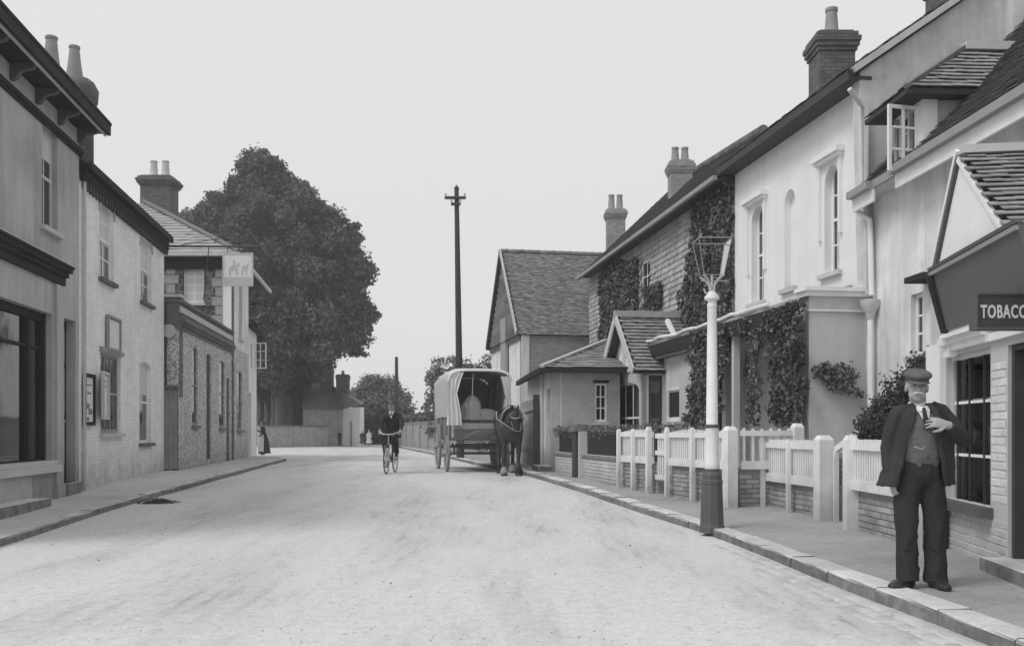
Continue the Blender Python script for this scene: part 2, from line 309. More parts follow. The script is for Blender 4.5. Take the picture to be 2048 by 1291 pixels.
def window(parent, T, o, rows=2, cols=1, inset=.12, m=None, fw=.05, bar=.025, sill=None, blind=None, meet=True, sillm=None, name='window', arch=None):
    """sash or casement filling opening o: frame with bars (mesh), panes and sill as sub-parts"""
    u0, u1, z0, z1 = o[:4]; m = m or M['white']; a = o[4] if len(o) > 4 else 0; mb = MB()
    zt = z1
    mb.box(T, u0, u0+fw, inset, inset+.06, z0, zt); mb.box(T, u1-fw, u1, inset, inset+.06, z0, zt)
    mb.box(T, u0+fw, u1-fw, inset, inset+.06, z0, z0+fw*1.2); mb.box(T, u0+fw, u1-fw, inset, inset+.06, zt-fw, zt)
    iu0, iu1, iz0, iz1 = u0+fw, u1-fw, z0+fw*1.2, zt-fw
    zm = (iz0+iz1)/2
    if meet: mb.box(T, iu0, iu1, inset-.012, inset+.05, zm-.025, zm+.025)
    for c in range(1, cols):
        x = iu0+(iu1-iu0)*c/cols; mb.box(T, x-bar/2, x+bar/2, inset+.01, inset+.045, iz0, iz1)
    for r in range(1, rows):
        z = iz0+(iz1-iz0)*r/rows
        if meet and abs(z-zm) < .04: continue
        mb.box(T, iu0, iu1, inset+.012, inset+.043, z-bar/2, z+bar/2)
    wn = mb.build(name, m, parent)
    for c in range(cols):
        for r in range(rows):
            block('pane', M['glass'], wn, T, iu0+(iu1-iu0)*c/cols+.002, iu0+(iu1-iu0)*(c+1)/cols-.002, inset+.022, inset+.03, iz0+(iz1-iz0)*r/rows, iz0+(iz1-iz0)*(r+1)/rows)
    if blind: block('blind', blind[1], wn, T, iu0, iu1, inset+.014, inset+.021, iz0+(iz1-iz0)*(1-blind[0]), iz1)
    if sill: block('sill', sillm or M['stucco2'], wn, T, u0-sill, u1+sill, -.09, inset, z0-.08, z0)
    return wn
def tiles(parent, O, a, b, La, Lb, m, gauge=.12, w=.17, th=.014, keep=None, name='roof_tile', objs=0, sag=0.0, near=None, pm=None):
    """courses of overlapping tiles on the plane O + s*a + t*b (a along the eaves, b up the slope)"""
    O = Vector(O); a = Vector(a).normalized(); b = Vector(b).normalized(); n = a.cross(b).normalized()
    if n.z < 0: n = -n
    lst = []
    for j in range(int(Lb/gauge)):
        for i in range(-1, int(La/w)+1):
            s = i*w+(w/2 if j % 2 else 0); t = j*gauge
            if s < -.02 or s+w > La+.05: continue
            if keep and not keep(s+w/2, t+gauge*.5): continue
            lst.append((s, t))
    if objs and near: lst.sort(key=lambda q: (O+a*q[0]+b*q[1]-Vector(near)).length)
    mb = MB()
    if objs:
        mp = MB(); mp.box(I4, 0.002, w-.002, 0, gauge*1.35, 0, .012); me = mp.mesh(name, m=pm or m)
        R = Matrix((a, b, n)).transposed().to_4x4()
        if R.determinant() < 0: R = Matrix((-a, b, n)).transposed().to_4x4()
        flip = Matrix((a, b, n)).determinant() < 0
    for k, (s, t) in enumerate(lst):
        dz = random.gauss(0, .003); tl = .06+random.gauss(0, .012); dr = random.gauss(0, .008)
        if k < objs:
            org = O+a*(s+(w if flip else 0))+b*t+n*(.018+dz)
            piece(name, me, parent, Matrix.Translation(org+n*.022) @ R @ Matrix.Rotation(-tl-.20, 4, 'X') @ Matrix.Rotation(dr, 4, 'Z'))
        else:
            p = O+a*s+b*(t+dr*.5); up = n*(.044+dz*1.5); dn = n*(.004+dz); g = gauge*1.4
            A_ = p+a*.003; B_ = p+a*(w-.003)
            vs = [A_+up, B_+up, B_+b*g+dn+n*th*.3, A_+b*g+dn+n*th*.3, A_+up-n*.013, B_+up-n*.013]
            mb.add(vs, [(0, 1, 2, 3), (4, 5, 1, 0), (4, 0, 3), (5, 2, 1)])
    if mb.v: part('tile_courses' if objs else name+'s', mb.mesh('tile_courses', LOC[parent], m), parent, kind='stuff')
def slab(mb, O, a, b, La, Lb, th=.06, lift=-.005):
    O = Vector(O); a = Vector(a).normalized(); b = Vector(b).normalized(); n = a.cross(b).normalized()
    if n.z < 0: n = -n
    vs = [O+n*lift, O+a*La+n*lift, O+a*La+b*Lb+n*lift, O+b*Lb+n*lift]; vs += [v-n*th for v in vs]
    return mb.add(vs, [(0,1,2,3),(7,6,5,4),(0,4,5,1),(1,5,6,2),(2,6,7,3),(3,7,4,0)])
def bricks(parent, T, u0, u1, z0, z1, m, avoid=(), nmax=300, bl=.225, bh=.075, from_right=True, name='brick'):
    mp = MB(); e = .006; L_, H_, D_ = bl-.012, bh-.012, .03
    c = [(-L_/2, 0, -H_/2), (L_/2, 0, -H_/2), (L_/2, 0, H_/2), (-L_/2, 0, H_/2)]; f = [(-L_/2+e, -e, -H_/2+e), (L_/2-e, -e, -H_/2+e), (L_/2-e, -e, H_/2-e), (-L_/2+e, -e, H_/2-e)]
    bk = [(x, D_, z) for x, y, z in c]
    mp.add([Vector(p) for p in c+f+bk], [(4,5,6,7),(0,1,5,4),(1,2,6,5),(2,3,7,6),(3,0,4,7),(8,9,1,0),(9,10,2,1),(10,11,3,2),(11,8,0,3)])
    me = mp.mesh(name, m=m); lst = []
    for j in range(int((z1-z0)/bh)):
        u = u0-(bl/2 if j % 2 else 0)
        while u < u1-.02:
            a, b = max(u, u0), min(u+bl, u1)
            if b-a > .05:
                cu, cz = (a+b)/2, z0+(j+.5)*bh
                if not any(o[0]-.02 < cu < o[1]+.02 and o[2]-.02 < cz < o[3]+.02 for o in avoid): lst.append((cu, cz, (b-a)/bl))
            u += bl
    lst.sort(key=lambda q: -q[0] if from_right else q[0])
    rest = MB()
    for k, (cu, cz, sx) in enumerate(lst):
        mw = T @ Matrix.Translation((cu, random.gauss(0, .0025), cz)) @ Matrix.Diagonal((sx, 1, 1, 1))
        if k < nmax: piece(name, me, parent, mw)
        else: rest.add([mw @ Vector(v) for v in mp.v], mp.f)
    if rest.v: rest.build('brick_courses', m, parent, kind='stuff')
def leaves(pts, nrm, size, m, name, parent=None, loc=(0, 0, 0), kind=None, jit=.9, elong=1.4):
    """a cloud of folded leaf blades; pts Nx3 and outward normals Nx3 (numpy)"""
    N = len(pts); d = nrm+RNG.normal(0, jit, (N, 3)); d /= np.linalg.norm(d, axis=1, keepdims=True)+1e-9
    t = np.cross(d, RNG.normal(0, 1, (N, 3))); t /= np.linalg.norm(t, axis=1, keepdims=True)+1e-9; b = np.cross(d, t)
    s = size*RNG.uniform(.6, 1.35, (N, 1)); o = np.array(LOC[parent] if parent is not None else loc)
    P = pts-o; fold = d*s*.25
    V = np.stack([P-t*s*elong*.5, P+b*s*.5+fold, P+t*s*elong*.5, P-b*s*.5+fold], 1).reshape(-1, 3)
    i = np.arange(N)*4; Fc = np.stack([i, i+1, i+2, i, i+2, i+3], 1).reshape(-1, 3)
    me = bpy.data.meshes.new(name); me.from_pydata(V.tolist(), [], Fc.tolist()); me.materials.append(m)
    if parent is not None: return part(name, me, parent, kind=kind)
    ob = bpy.data.objects.new(name, me); COL.objects.link(ob); ob.location = loc; LOC[ob] = Vector(loc)
    if kind: ob['kind'] = kind
    return ob
def baked(mb, voxel, smooth=2, name='body', sf=.5):      # weld overlapping volumes into one continuous skin
    me = mb.mesh('tmp'); o = bpy.data.objects.new('tmp', me); COL.objects.link(o)
    r = o.modifiers.new('r', 'REMESH'); r.mode = 'VOXEL'; r.voxel_size = voxel
    if smooth: q = o.modifiers.new('s', 'SMOOTH'); q.iterations = smooth; q.factor = sf
    dg = bpy.context.evaluated_depsgraph_get(); out = bpy.data.meshes.new_from_object(o.evaluated_get(dg))
    bpy.data.objects.remove(o); out.name = name
    out.polygons.foreach_set('use_smooth', [True]*len(out.polygons)); return out
def wrinkle(me, amp, sc=(9, 9, 15), seed=0.0):
    from mathutils import noise as nz_
    o = Vector((seed, seed*1.7, -seed)); ns = [v.normal.copy() for v in me.vertices]
    for v, n in zip(me.vertices, ns):
        p = Vector((v.co.x*sc[0], v.co.y*sc[1], v.co.z*sc[2]))+o; a = nz_.noise(p); b = nz_.noise(p*2.6)
        v.co += n*amp*((abs(a)*-2.2+.5)+b*.35)
    me.update()
def skin_part(mb, voxel, name, m, parent, smooth=2, fold=0, sc=(9, 9, 15)):
    me = baked(mb, voxel, smooth, name)
    if fold: wrinkle(me, fold, sc, len(name)*1.3)
    me.transform(Matrix.Identity(4)); me.materials.clear(); me.materials.append(m)
    return part(name, me, parent)
# ================================================================ the ground, road, pavements, kerbs
def sheet(name, m, xs, ys, zf, kind='structure'):
    mb = MB(); vs = [Vector((x, y, zf(x, y))) for y in ys for x in xs]; n = len(xs)
    mb.add(vs, [(j*n+i, j*n+i+1, (j+1)*n+i+1, (j+1)*n+i) for j in range(len(ys)-1) for i in range(n-1)], smooth=True)
    return mb.build(name, m, kind=kind)
sheet('ground', M['ground'], [-900, -300, -100, -40, -15, 0, 15, 40, 100, 300, 900], [-200, -20, 0, 5, 8, 11, 14, 17, 20, 24, 40, 80, 200, 600, 1800], lambda x, y: gz(y)-.03)
LK = [at_ground(*p) for p in ((-700, 1330), (-300, 1185), (0, 1094), (130, 1050), (250, 1013), (345, 985), (400, 970), (460, 953), (520, 936), (566, 923))]
LK += [LK[-1]+Vector((-.12, 1.2, 0)), LK[-1]+Vector((-.6, 2.4, 0)), LK[-1]+Vector((-1.5, 3.4, 0)), LK[-1]+Vector((-4, 4.2, 0))]
RK = [at_ground(*p) for p in ((2500, 1525), (2200, 1385), (1980, 1291), (1840, 1237), (1700, 1184), (1560, 1127), (1420, 1071), (1330, 1041), (1250, 1014), (1170, 987), (1100, 965), (1035, 947))]
RK += [Vector((-.55, 28, gz(28))), Vector((-1.6, 33, gz(33))), Vector((-3.0, 41, gz(41))), Vector((-5.5, 53, gz(53))), Vector((-8.2, 66, gz(66)))]
def resample(P, step):
    out = [P[0].copy()]; acc = 0
    # smooth the polyline a little first
    Q = [P[0]]
    for a, b in zip(P[:-1], P[1:]): Q += [a.lerp(b, .25), a.lerp(b, .75)]
    Q.append(P[-1]); d = [0]
    for a, b in zip(Q[:-1], Q[1:]): d.append(d[-1]+(b-a).length)
    n = int(d[-1]/step); res = []
    j = 0
    for k in range(n+1):
        s = d[-1]*k/n
        while j < len(d)-2 and d[j+1] < s: j += 1
        t = (s-d[j])/max(d[j+1]-d[j], 1e-6); p = Q[j].lerp(Q[j+1], t); p.z = gz(p.y); res.append(p)
    return res
LKr, RKr = resample(LK, .45), resample(RK, .45)
# road: one strip between the kerbs, wider where side ways open
mb = MB(); xs = np.concatenate([np.linspace(-26, 12, 60)]); ys = np.concatenate([np.linspace(-6, 24, 50), np.linspace(25, 75, 20)])
sheet('road', M['road'], list(xs), list(ys), lambda x, y: gz(y)+.004+.012*math.sin(x*1.3+y*.4)*math.sin(y*.7))
def pavement(name, edge, inner, m, side):
    mb = MB(); vs = []; n = len(edge)
    for p in edge: vs.append(Vector((p.x, p.y, gz(p.y)+PAVE)))
    for p in edge:
        q = inner(p); vs.append(Vector((q.x, q.y, gz(q.y)+PAVE+.015)))
    mb.add(vs, [(i, i+1, n+i+1, n+i) for i in range(n-1)], smooth=True); return mb.build(name, m, kind='structure')
pavement('pavement', LKr, lambda p: Vector((min(p.x-1.0, -11.0 if p.y > 20 else -9), p.y+(.0 if p.y < 40 else -6), 0)), M['pave'], -1)
pavement('pavement', RKr, lambda p: Vector((p.x+5.0, p.y+1.2, 0)), M['pave_dark'], 1)
def kerb(edge, side, lo):
    base = bpy.data.objects.new('kerb', None); COL.objects.link(base); base['kind'] = 'structure'; LOC[base] = Vector((0, 0, 0))
    s = .9; acc = 0; k = 0
    for i in range(0, len(edge)-2, 2):
        a, b = edge[i], edge[i+2]
        if a.y < 3 or a.y > 60: continue
        L_ = (b-a).length-.012; w = (.25 if side > 0 else .18)+random.uniform(-.012, .012); h = lo+random.uniform(-.004, .008); g = .0
        d = (b-a).normalized(); nn = Vector((d.y, -d.x, 0))*side
        mbk = MB(); bev = .022
        prof = [(0, -.12), (0, h-bev), (bev*.4, h-bev*.35), (bev, h), (w-.01, h), (w, h-.01), (w, -.12)]
        nseg = 3; vs = []
        for q in range(nseg+1):
            for (x, z) in prof:
                jx = random.uniform(-.006, .006) if 0 < x < w-.01 or z > 0 else 0
                vs.append(Vector((x+jx*1.0, L_*q/nseg, z+random.uniform(-.004, .004)*(z > 0))))
        m_ = len(prof); fs = [(q*m_+r, q*m_+r+1, (q+1)*m_+r+1, (q+1)*m_+r) for q in range(nseg) for r in range(m_-1)]
        fs += [tuple(range(m_)), tuple(reversed(range(nseg*m_, nseg*m_+m_)))]
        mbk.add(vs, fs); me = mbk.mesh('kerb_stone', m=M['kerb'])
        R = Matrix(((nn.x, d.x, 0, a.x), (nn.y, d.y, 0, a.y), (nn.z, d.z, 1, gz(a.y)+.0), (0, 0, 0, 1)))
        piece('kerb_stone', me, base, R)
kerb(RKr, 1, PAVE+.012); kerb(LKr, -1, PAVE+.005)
# cobbled gutter along the near right kerb: setts one by one
gut = bpy.data.objects.new('gutter', None); COL.objects.link(gut); gut['kind'] = 'structure'; LOC[gut] = Vector((0, 0, 0))
sm = []
for k in range(5):
    mb = MB(); vs = []
    for j in range(7):
        for i in range(5):
            x = (i/4-.5)*.13; y = (j/6-.5)*.17; r = max(abs(x)/.065, abs(y)/.085)
            vs.append(Vector((x, y, .016*(1-r**4)+random.uniform(-.002, .002))))
    mb.add(vs, [(j*5+i, j*5+i+1, (j+1)*5+i+1, (j+1)*5+i) for j in range(6) for i in range(4)], smooth=True)
    sm.append(mb.mesh('sett', m=M['sett'], angle=180))
cnt = 0
for i in range(len(RKr)-1):
    a, b = RKr[i], RKr[i+1]
    if not 3.6 < a.y < 11: continue
    d = (b-a).normalized(); nn = Vector((-d.y, d.x, 0))
    for s in (0, .16, .32):
        for c in range(3):
            if a.y > 9 and c == 2: continue
            p = a+d*(s+(.08 if c % 2 else 0))+nn*(.085+c*.145+random.uniform(-.01, .01)); p.z = gz(p.y)+.002
            ang = math.atan2(d.y, d.x)-math.pi/2+random.uniform(-.09, .09)
            piece('sett', random.choice(sm), gut, Matrix.Translation(p) @ Matrix.Rotation(ang, 4, 'Z') @ Matrix.Rotation(random.uniform(-.04, .04), 4, 'X')); cnt += 1
# loose stones and droppings on the road
mb = MB()
for _ in range(2600):
    y = random.uniform(3.2, 45)*random.random()**.35; x = random.uniform(-.5, .62)*y*.98
    r = random.uniform(.003, .008)*(1 if random.random() < .97 else 2); p = Vector((x, y, gz(y)+.006))
    mb.add([p+Vector((r*random.uniform(.7, 1.3)*math.cos(t), r*1.2*math.sin(t), 0)) for t in (0, 1.57, 3.14, 4.71)]+[p+Vector((0, 0, r*.7))], [(0,1,4),(1,2,4),(2,3,4),(3,0,4)])
o = mb.build('gravel', M['dung'], kind='stuff')

def pile(name, label, cat, c, rx, ry, h, n, m):
    mb = MB(); c = Vector(c)
    vs = [c+Vector((0, 0, h))]+[c+Vector((rx*r*math.cos(t)*random.uniform(.8, 1.2), ry*r*math.sin(t)*random.uniform(.8, 1.2), h*(1-r**1.5)*random.uniform(.6, 1.2)-.01*r)) for r in (.35, .7, 1) for t in [2*math.pi*k/14 for k in range(14)]]
    fs = [(0, 1+k, 1+(k+1) % 14) for k in range(14)]+[(1+q*14+k, 15+q*14+k, 15+q*14+(k+1) % 14, 1+q*14+(k+1) % 14) for q in range(2) for k in range(14)]
    mb.add(vs, fs)
    for _ in range(n):
        t = random.uniform(0, 6.28); r = random.random()**.6*1.15; p = c+Vector((rx*r*math.cos(t), ry*r*math.sin(t), max(h*(1-r**1.5), 0)+.005)); s = random.uniform(.012, .035)
        mb.add([p+Vector((random.uniform(-s, s), random.uniform(-s, s), random.uniform(0, s))) for _ in range(3)], [(0, 1, 2)])
    o = mb.build(name, m, loc=c); tag(o, label, cat); return o
pile('litter_pile', 'dark low heap of wet leaves and dirt at the end of the left kerb', 'heap', at_ground(314, 1006), .36, .30, .07, 500, M['dung'])

# ================================================================ LEFT 1: grey stucco house with the shop window
z1 = lambda px: 10762/(773-px)
F1 = Fac(-260, z1(-260), 158, 17.5); T = F1.T
H = thing('stucco_house', 'grey stucco house with dark shop window and deep bracketed eaves, nearest on the left', 'house', (F1.B.x, F1.B.y, gz(17.5)))
zt = F1.h(158, 262)
shop = (F1.u(-200), F1.u(104), F1.h(104, 928), F1.h(104, 628)); door = (F1.u(126), F1.u(151), F1.h(126, 967), F1.h(126, 634))
up = (F1.u(84), F1.u(115), F1.h(84, 450), F1.h(84, 240)); up2 = (up[0]-3.2, up[1]-3.2, up[2], up[3])
mb = wall(MB(), T, 0, F1.L, -.4, zt, [shop, door, up, up2], .35)
mb.box(T, F1.L-.35, F1.L-.001, .35, 7, -.4, zt); mb.box(T, 0, F1.L-.35, 6.7, 7, -.4, zt)
mb.build('wall', M['stucco'], H)
MB().box(T, -.2, F1.L-.4, .9, 1.0, -.3, zt-.2).build('interior', M['interior'], H)
# eaves: flat soffit on paired brackets, gutter, frieze moulding
e0 = F1.h(158, 262)
mb = MB(); mb.box(T, -.3, F1.L+.20, -.44, .3, zt+.02, zt+.10); mb.box(T, -.3, F1.L+.23, -.50, -.44, zt-.0, zt+.18); mb.box(T, -.3, F1.L+.23, -.52, -.42, zt+.183, zt+.22); mb.build('eaves', M['dark'], H)
MB().box(T, -.3, F1.L+.19, -.43, -.40, zt-.03, zt+.018).build('soffit_bead', M['cream'], H)
x = F1.L-.06
while x > 2:
    mb = MB(); mb.prism(T @ Matrix.Translation((x, 0, 0)) @ Matrix.Rotation(math.radians(90), 4, 'Z'), [(-.0, zt-.24), (-.08, zt-.22), (-.16, zt-.10), (-.33, zt-.05), (-.37, zt+.018), (-.0, zt+.018)], -.05, .05)
    mb.build('bracket', M['ironbase'], H); x -= 1.05
mb = MB(); mb.box(T, 0, F1.L+.05, -.07, -.002, zt-.42, zt-.34); mb.box(T, 0, F1.L+.04, -.045, -.002, zt-.47, zt-.42); mb.build('string_course', M['dark'], H)
rb = MB(); P = F1.P
rz = zt+.19
rb.hull([P(-.3, -.5, rz), P(F1.L+.23, -.5, rz), P(F1.L+.23, 3.4, rz+1.5), P(-.3, 3.4, rz+1.5), P(-.3, -.5, rz+.06), P(F1.L+.23, -.5, rz+.06), P(F1.L+.23, 3.4, rz+1.58), P(-.3, 3.4, rz+1.58)], [(0,3,2,1),(4,5,6,7),(0,1,5,4),(1,2,6,5),(2,3,7,6),(3,0,4,7)])
rb.hull([P(-.3, 3.4, rz+1.5), P(F1.L+.23, 3.4, rz+1.5), P(F1.L+.23, 7.3, rz), P(-.3, 7.3, rz)], [(0,1,2,3)])
rb.prism(T @ Matrix.Translation((F1.L, 0, 0)) @ Matrix.Rotation(math.radians(90), 4, 'Z'), [(0, rz-.2), (7, rz-.2), (7, rz), (3.4, rz+1.45), (0, rz+.1)], 0, .2)
rb.build('roof', M['slate_d'], H)
# shop cornice
ch = F1.h(128, 560); c1 = F1.u(124)
mb = MB()
for d_, a_, b_ in ((.06, -.12, .02), (.11, .02, .10), (.17, .10, .17), (.20, .172, .21)): mb.box(T, 0, c1+d_*.3, -d_, -.002, ch+a_, ch+b_)
mb.build('cornice', M['dark'], H)
MB().box(T, 0, c1+.06, -.205, -.17, ch+.212, ch+.235).build('cornice_lead', M['lead'], H)
mb = MB(); mb.box(T, F1.u(108), F1.u(122), -.05, -.002, -.2, ch-.14); mb.box(T, F1.u(107), F1.u(123), -.075, -.002, -.2, .42); mb.build('pilaster', M['stucco'], H)
# shop window
s0_, s1_, sz0, sz1 = shop
mb = MB(); mull = F1.u(46, .2)
mb.box(T, s1_-.10, s1_, .10, .30, sz0, sz1); mb.box(T, s0_, s1_-.10, .12, .28, sz1-.14, sz1); mb.box(T, s0_, s1_-.1, .12, .28, sz0, sz0+.10)
for xm in (mull-.06, mull-2.0): mb.box(T, xm, xm+.12, .10, .28, sz0+.10, sz1-.14)
mb.box(T, s0_, s1_-.1, .13, .22, sz1-.62, sz1-.57)
wn = mb.build('shop_window', M['dark'], H)
for a_, b_ in ((mull+.06, s1_-.1), (mull-1.88, mull-.06), (s0_, mull-2.0)):
    if b_ > a_: block('pane', M['glass'], wn, T, a_, b_, .17, .18, sz0+.1, sz1-.62); block('pane', M['glass'], wn, T, a_, b_, .17, .18, sz1-.57, sz1-.14)
MB().box(T, s0_, s1_+.10, -.14, .10, sz0-.12, sz0-.002).box(T, s0_, s1_+.05, -.08, .11, sz0+.0, sz0+.07).build('sill', M['stucco2'], wn)
MB().box(T, s0_, F1.u(60), -.03, -.002, -.2, sz0-.14).build('stall_riser', M['render_g'], H)
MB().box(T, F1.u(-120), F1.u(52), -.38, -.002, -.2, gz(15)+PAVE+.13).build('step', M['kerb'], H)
# shop blinds rolled inside + goods
# doors
dn = MB().box(T, door[0], door[1], .16, .25, door[2]+.02, door[3]).build('door', M['dark'], H)
mb = MB()
for a_, b_ in ((.12, .38), (.42, .70), (.74, .94)):
    hh = door[3]-door[2]; mb.box(T, door[0]+.12, door[0]+.42, .15, .158, door[2]+hh*a_, door[2]+hh*b_); mb.box(T, door[1]-.42, door[1]-.12, .15, .158, door[2]+hh*a_, door[2]+hh*b_)
mb.build('door_panel', M['greyp'], dn)
MB().ball(T @ Vector((door[0]+.55, .17, door[2]+1.1)), .035).build('handle', M['brass'], dn)
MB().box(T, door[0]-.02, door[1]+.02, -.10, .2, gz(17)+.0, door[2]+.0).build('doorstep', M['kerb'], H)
window(H, T, up, 2, 2, .09, M['cream'], .07, .03, .10, blind=(.30, M['curtain']))
window(H, T, up2, 2, 2, .09, M['cream'], .07, .03, .10)
# chimney: short round-topped stack with two tapered pots
def chimney(parent, c, w, d, z0, z1, m, pots=(), cap=.12, ang=0, potm=None, poth=.5, potr=.13, name='chimney', bands=((.0, .0),)):
    c = Vector((c[0], c[1], 0)); T_ = Matrix.Translation(c) @ Matrix.Rotation(ang, 4, 'Z'); mb = MB()
    mb.box(T_, -w/2, w/2, -d/2, d/2, z0, z1-.35)
    for i, (e, a, b) in enumerate(((.04, .35, .27), (.08, .27, .18), (.11, .18, .09), (.06, .09, .0))): mb.box(T_, -w/2-e*cap/.12, w/2+e*cap/.12, -d/2-e*cap/.12, d/2+e*cap/.12, z1-a, z1-b)
    mb.box(T_, -w/2+.02, w/2-.02, -d/2+.02, d/2-.02, z1, z1+.05)
    ch_ = mb.build(name, m, parent)
    for px_ in pots:
        pb = MB(); p = T_ @ Vector((px_, 0, z1+.04)); r = potr
        pb.lathe(p, [(r*1.25, 0), (r*1.2, .05), (r*1.05, .08), (r*.95, poth*.5), (r*.82, poth-.07), (r*.95, poth-.06), (r*.95, poth), (r*.7, poth), (r*.65, poth-.2)], 14)
        pb.build('chimney_pot', potm or M['pot'], ch_)
    return ch_
q = at_depth(160, 200, 19.5); mb = MB(); mb.lathe((q.x, q.y, 0), [(.26, 6.0), (.26, CAMH+(HY-215)*19.5/F), (.34, CAMH+(HY-205)*19.5/F), (.36, CAMH+(HY-180)*19.5/F), (.28, CAMH+(HY-165)*19.5/F), (.18, CAMH+(HY-158)*19.5/F)], 16); stk = mb.build('chimney', M['chim'], H)
def taper_pot(px, pb_, pt_, y, parent):
    a = at_depth(px, pb_, y); h = (pb_-pt_)*y/F
    MB().lathe(a, [(.165, 0), (.16, .1), (.125, h*.5), (.095, h-.05), (.11, h-.045), (.11, h), (.08, h), (.07, h-.2)], 14).build('chimney_pot', M['pot'], parent)
taper_pot(149, 160, 93, 19.5, stk)
q = at_depth(103, 150, 17.6); mb = MB(); mb.box(Matrix.Translation((q.x, q.y, 0)), -.3, .3, -.25, .25, 6.4, q.z-.1); stk2 = mb.build('chimney', M['chim'], H); taper_pot(103, 152, 74, 17.6, stk2)

# ================================================================ LEFT 2: pale painted-brick inn
F2 = Fac(158.4, 17.56, 328, 24.4); T = F2.T
H = thing('inn', 'long pale painted brick inn with arched upper windows, beside the grey stucco house', 'inn', (F2.B.x, F2.B.y, gz(24)))
zt = F2.h(330, 488); zt = (F2.h(160, 347)+F2.h(327, 489))/2
w1 = (F2.u(199), F2.u(227), F2.h(199, 553), F2.h(213, 404), .28); w2 = (F2.u(281), F2.u(303), F2.h(281, 600), F2.h(292, 476), .28)
w3 = (F2.u(201), F2.u(241), F2.h(201, 866), F2.h(201, 703)); w4 = (F2.u(279), F2.u(302), F2.h(279, 886), F2.h(290, 724), .14)
wall(MB(), T, 0, F2.L, -.4, zt, [w1, w2, w3, w4], .3).box(T, F2.L-.3, F2.L-.001, .3, 7, -.4, zt).build('wall', M['innbrick'], H)
MB().box(T, 0, F2.L-.4, .8, .9, -.3, zt-.2).build('interior', M['interior'], H)
mb = MB(); mb.box(T, 0, F2.L+.08, -.15, .2, zt+.10, zt+.16); mb.box(T, 0, F2.L+.08, -.22, -.15, zt+.08, zt+.22); mb.box(T, 0, F2.L+.1, -.10, -.002, zt-.12, zt-.05); mb.box(T, 0, F2.L+.06, -.12, -.002, zt-.05, zt+.1)
mb.build('gutter', M['dark'], H)
mb = MB(); x = .15
while x < F2.L: mb.box(T, x, x+.10, -.09, -.002, zt-.24, zt-.125); x += .21
mb.build('dentil_course', M['darkwood'], H, kind='stuff')
rb = MB(); P = F2.P; rz = zt+.16
rb.hull([P(0, -.2, rz), P(F2.L+.15, -.2, rz), P(F2.L+.15, 3.6, rz+1.9), P(0, 3.6, rz+1.9), P(0, -.2, rz+.08), P(F2.L+.15, -.2, rz+.08), P(F2.L+.15, 3.6, rz+1.98), P(0, 3.6, rz+1.98)], [(0,3,2,1),(4,5,6,7),(0,1,5,4),(1,2,6,5),(2,3,7,6),(3,0,4,7)])
rb.hull([P(F2.L-.02, 0, rz-.1), P(F2.L-.02, 7, rz-.1), P(F2.L-.02, 3.6, rz+1.85)], [(0,1,2)])
rb.hull([P(0, 3.6, rz+1.98), P(F2.L+.15, 3.6, rz+1.98), P(F2.L+.15, 7.3, rz), P(0, 7.3, rz)], [(0,1,2,3)])
rb.build('roof', M['slate_d'], H)
for w_, r, c in ((w1, 4, 2), (w2, 4, 2)):
    ww = (w_[0], w_[1], w_[2], w_[3]); window(H, T, ww, r, c, .07, M['white'], .06, .03, .07, sillm=M['dbrick'], blind=(.55, M['curtain']))
    pts = arc_pts(w_[0]-.09, w_[1]+.09, w_[3]+.09, .37, 12); pin = arc_pts(w_[0], w_[1], w_[3], .28, 12); mb = MB()
    for k in range(12): mb.hull([P(a, -.025, b) for a, b in (pin[k], pin[k+1], pts[k+1], pts[k])]+[P(a, -.001, b) for a, b in (pin[k], pin[k+1], pts[k+1], pts[k])], [(0,1,2,3),(3,2,6,7),(1,0,4,5)])
    mb.build('window_arch', M['stucco'], H)
window(H, T, w3, 2, 3, .06, M['greyp'], .07, .03, .10, sillm=M['stucco2']); window(H, T, w4, 2, 1, .08, M['white'], .06, .03, .08, sillm=M['dbrick'], blind=(.4, M['curtain']))
MB().box(T, w3[0]-.08, w3[1]+.08, -.06, .03, w3[3]+.01, w3[3]+.10).build('lintel', M['greyp'], H)
# lamp-black soot marks: pipe on the wall foot
MB().tube([P(F2.L*.02+.02, -.05, .2), P(F2.L*.02+.02, -.05, zt)], .035, 8).build('downpipe', M['render_g'], H)

def notice(f, px0, px1, pt, pb, label, board, print_rows, tilt=0, fr=.05, inner=None, off=-.06, shift=0):
    u0, u1 = f.u(px0), f.u(px1); z0, z1 = f.h(px0, pb), f.h(px0, pt); T = f.T
    o = thing('notice_board', label, 'notice board', f.P((u0+u1)/2, off, z0), 'notice boards on the pale inn wall')
    T2 = T @ Matrix.Translation(((u0+u1)/2, off, z0)) @ Matrix.Rotation(tilt, 4, 'Z') @ Matrix.Translation((-(u0+u1)/2, 0, -z0))
    mb = MB(); mb.box(T2, u0, u0+fr, -.02, .04, z0, z1); mb.box(T2, u1-fr, u1, -.02, .04, z0, z1); mb.box(T2, u0+fr, u1-fr, -.02, .04, z0, z0+fr); mb.box(T2, u0+fr, u1-fr, -.02, .04, z1-fr, z1)
    mb.box(T2, u0+fr, u1-fr, .03, .04, z0+fr, z1-fr)
    mb.build('frame', board, o)
    ps = MB().box(T2, u0+fr+.01, u1-fr-.01, .018, .026, z0+fr+.02, z1-fr-.02).build('poster', M['paper'], o)
    if print_rows:
        mb = MB(); rnd = random.Random(3)
        for (a, b, c, d_) in print_rows:
            W_, H_ = u1-u0-2*fr, z1-z0-2*fr; mb.box(T2, u0+fr+W_*a, u0+fr+W_*b, .012, .0175, z0+fr+H_*c, z0+fr+H_*d_)
        mb.build('print', M['print_'], ps)
    return o
notice(F2, 210, 236, 628, 699, 'blank white board in a dark frame above the lower inn window', M['greyp'], [])
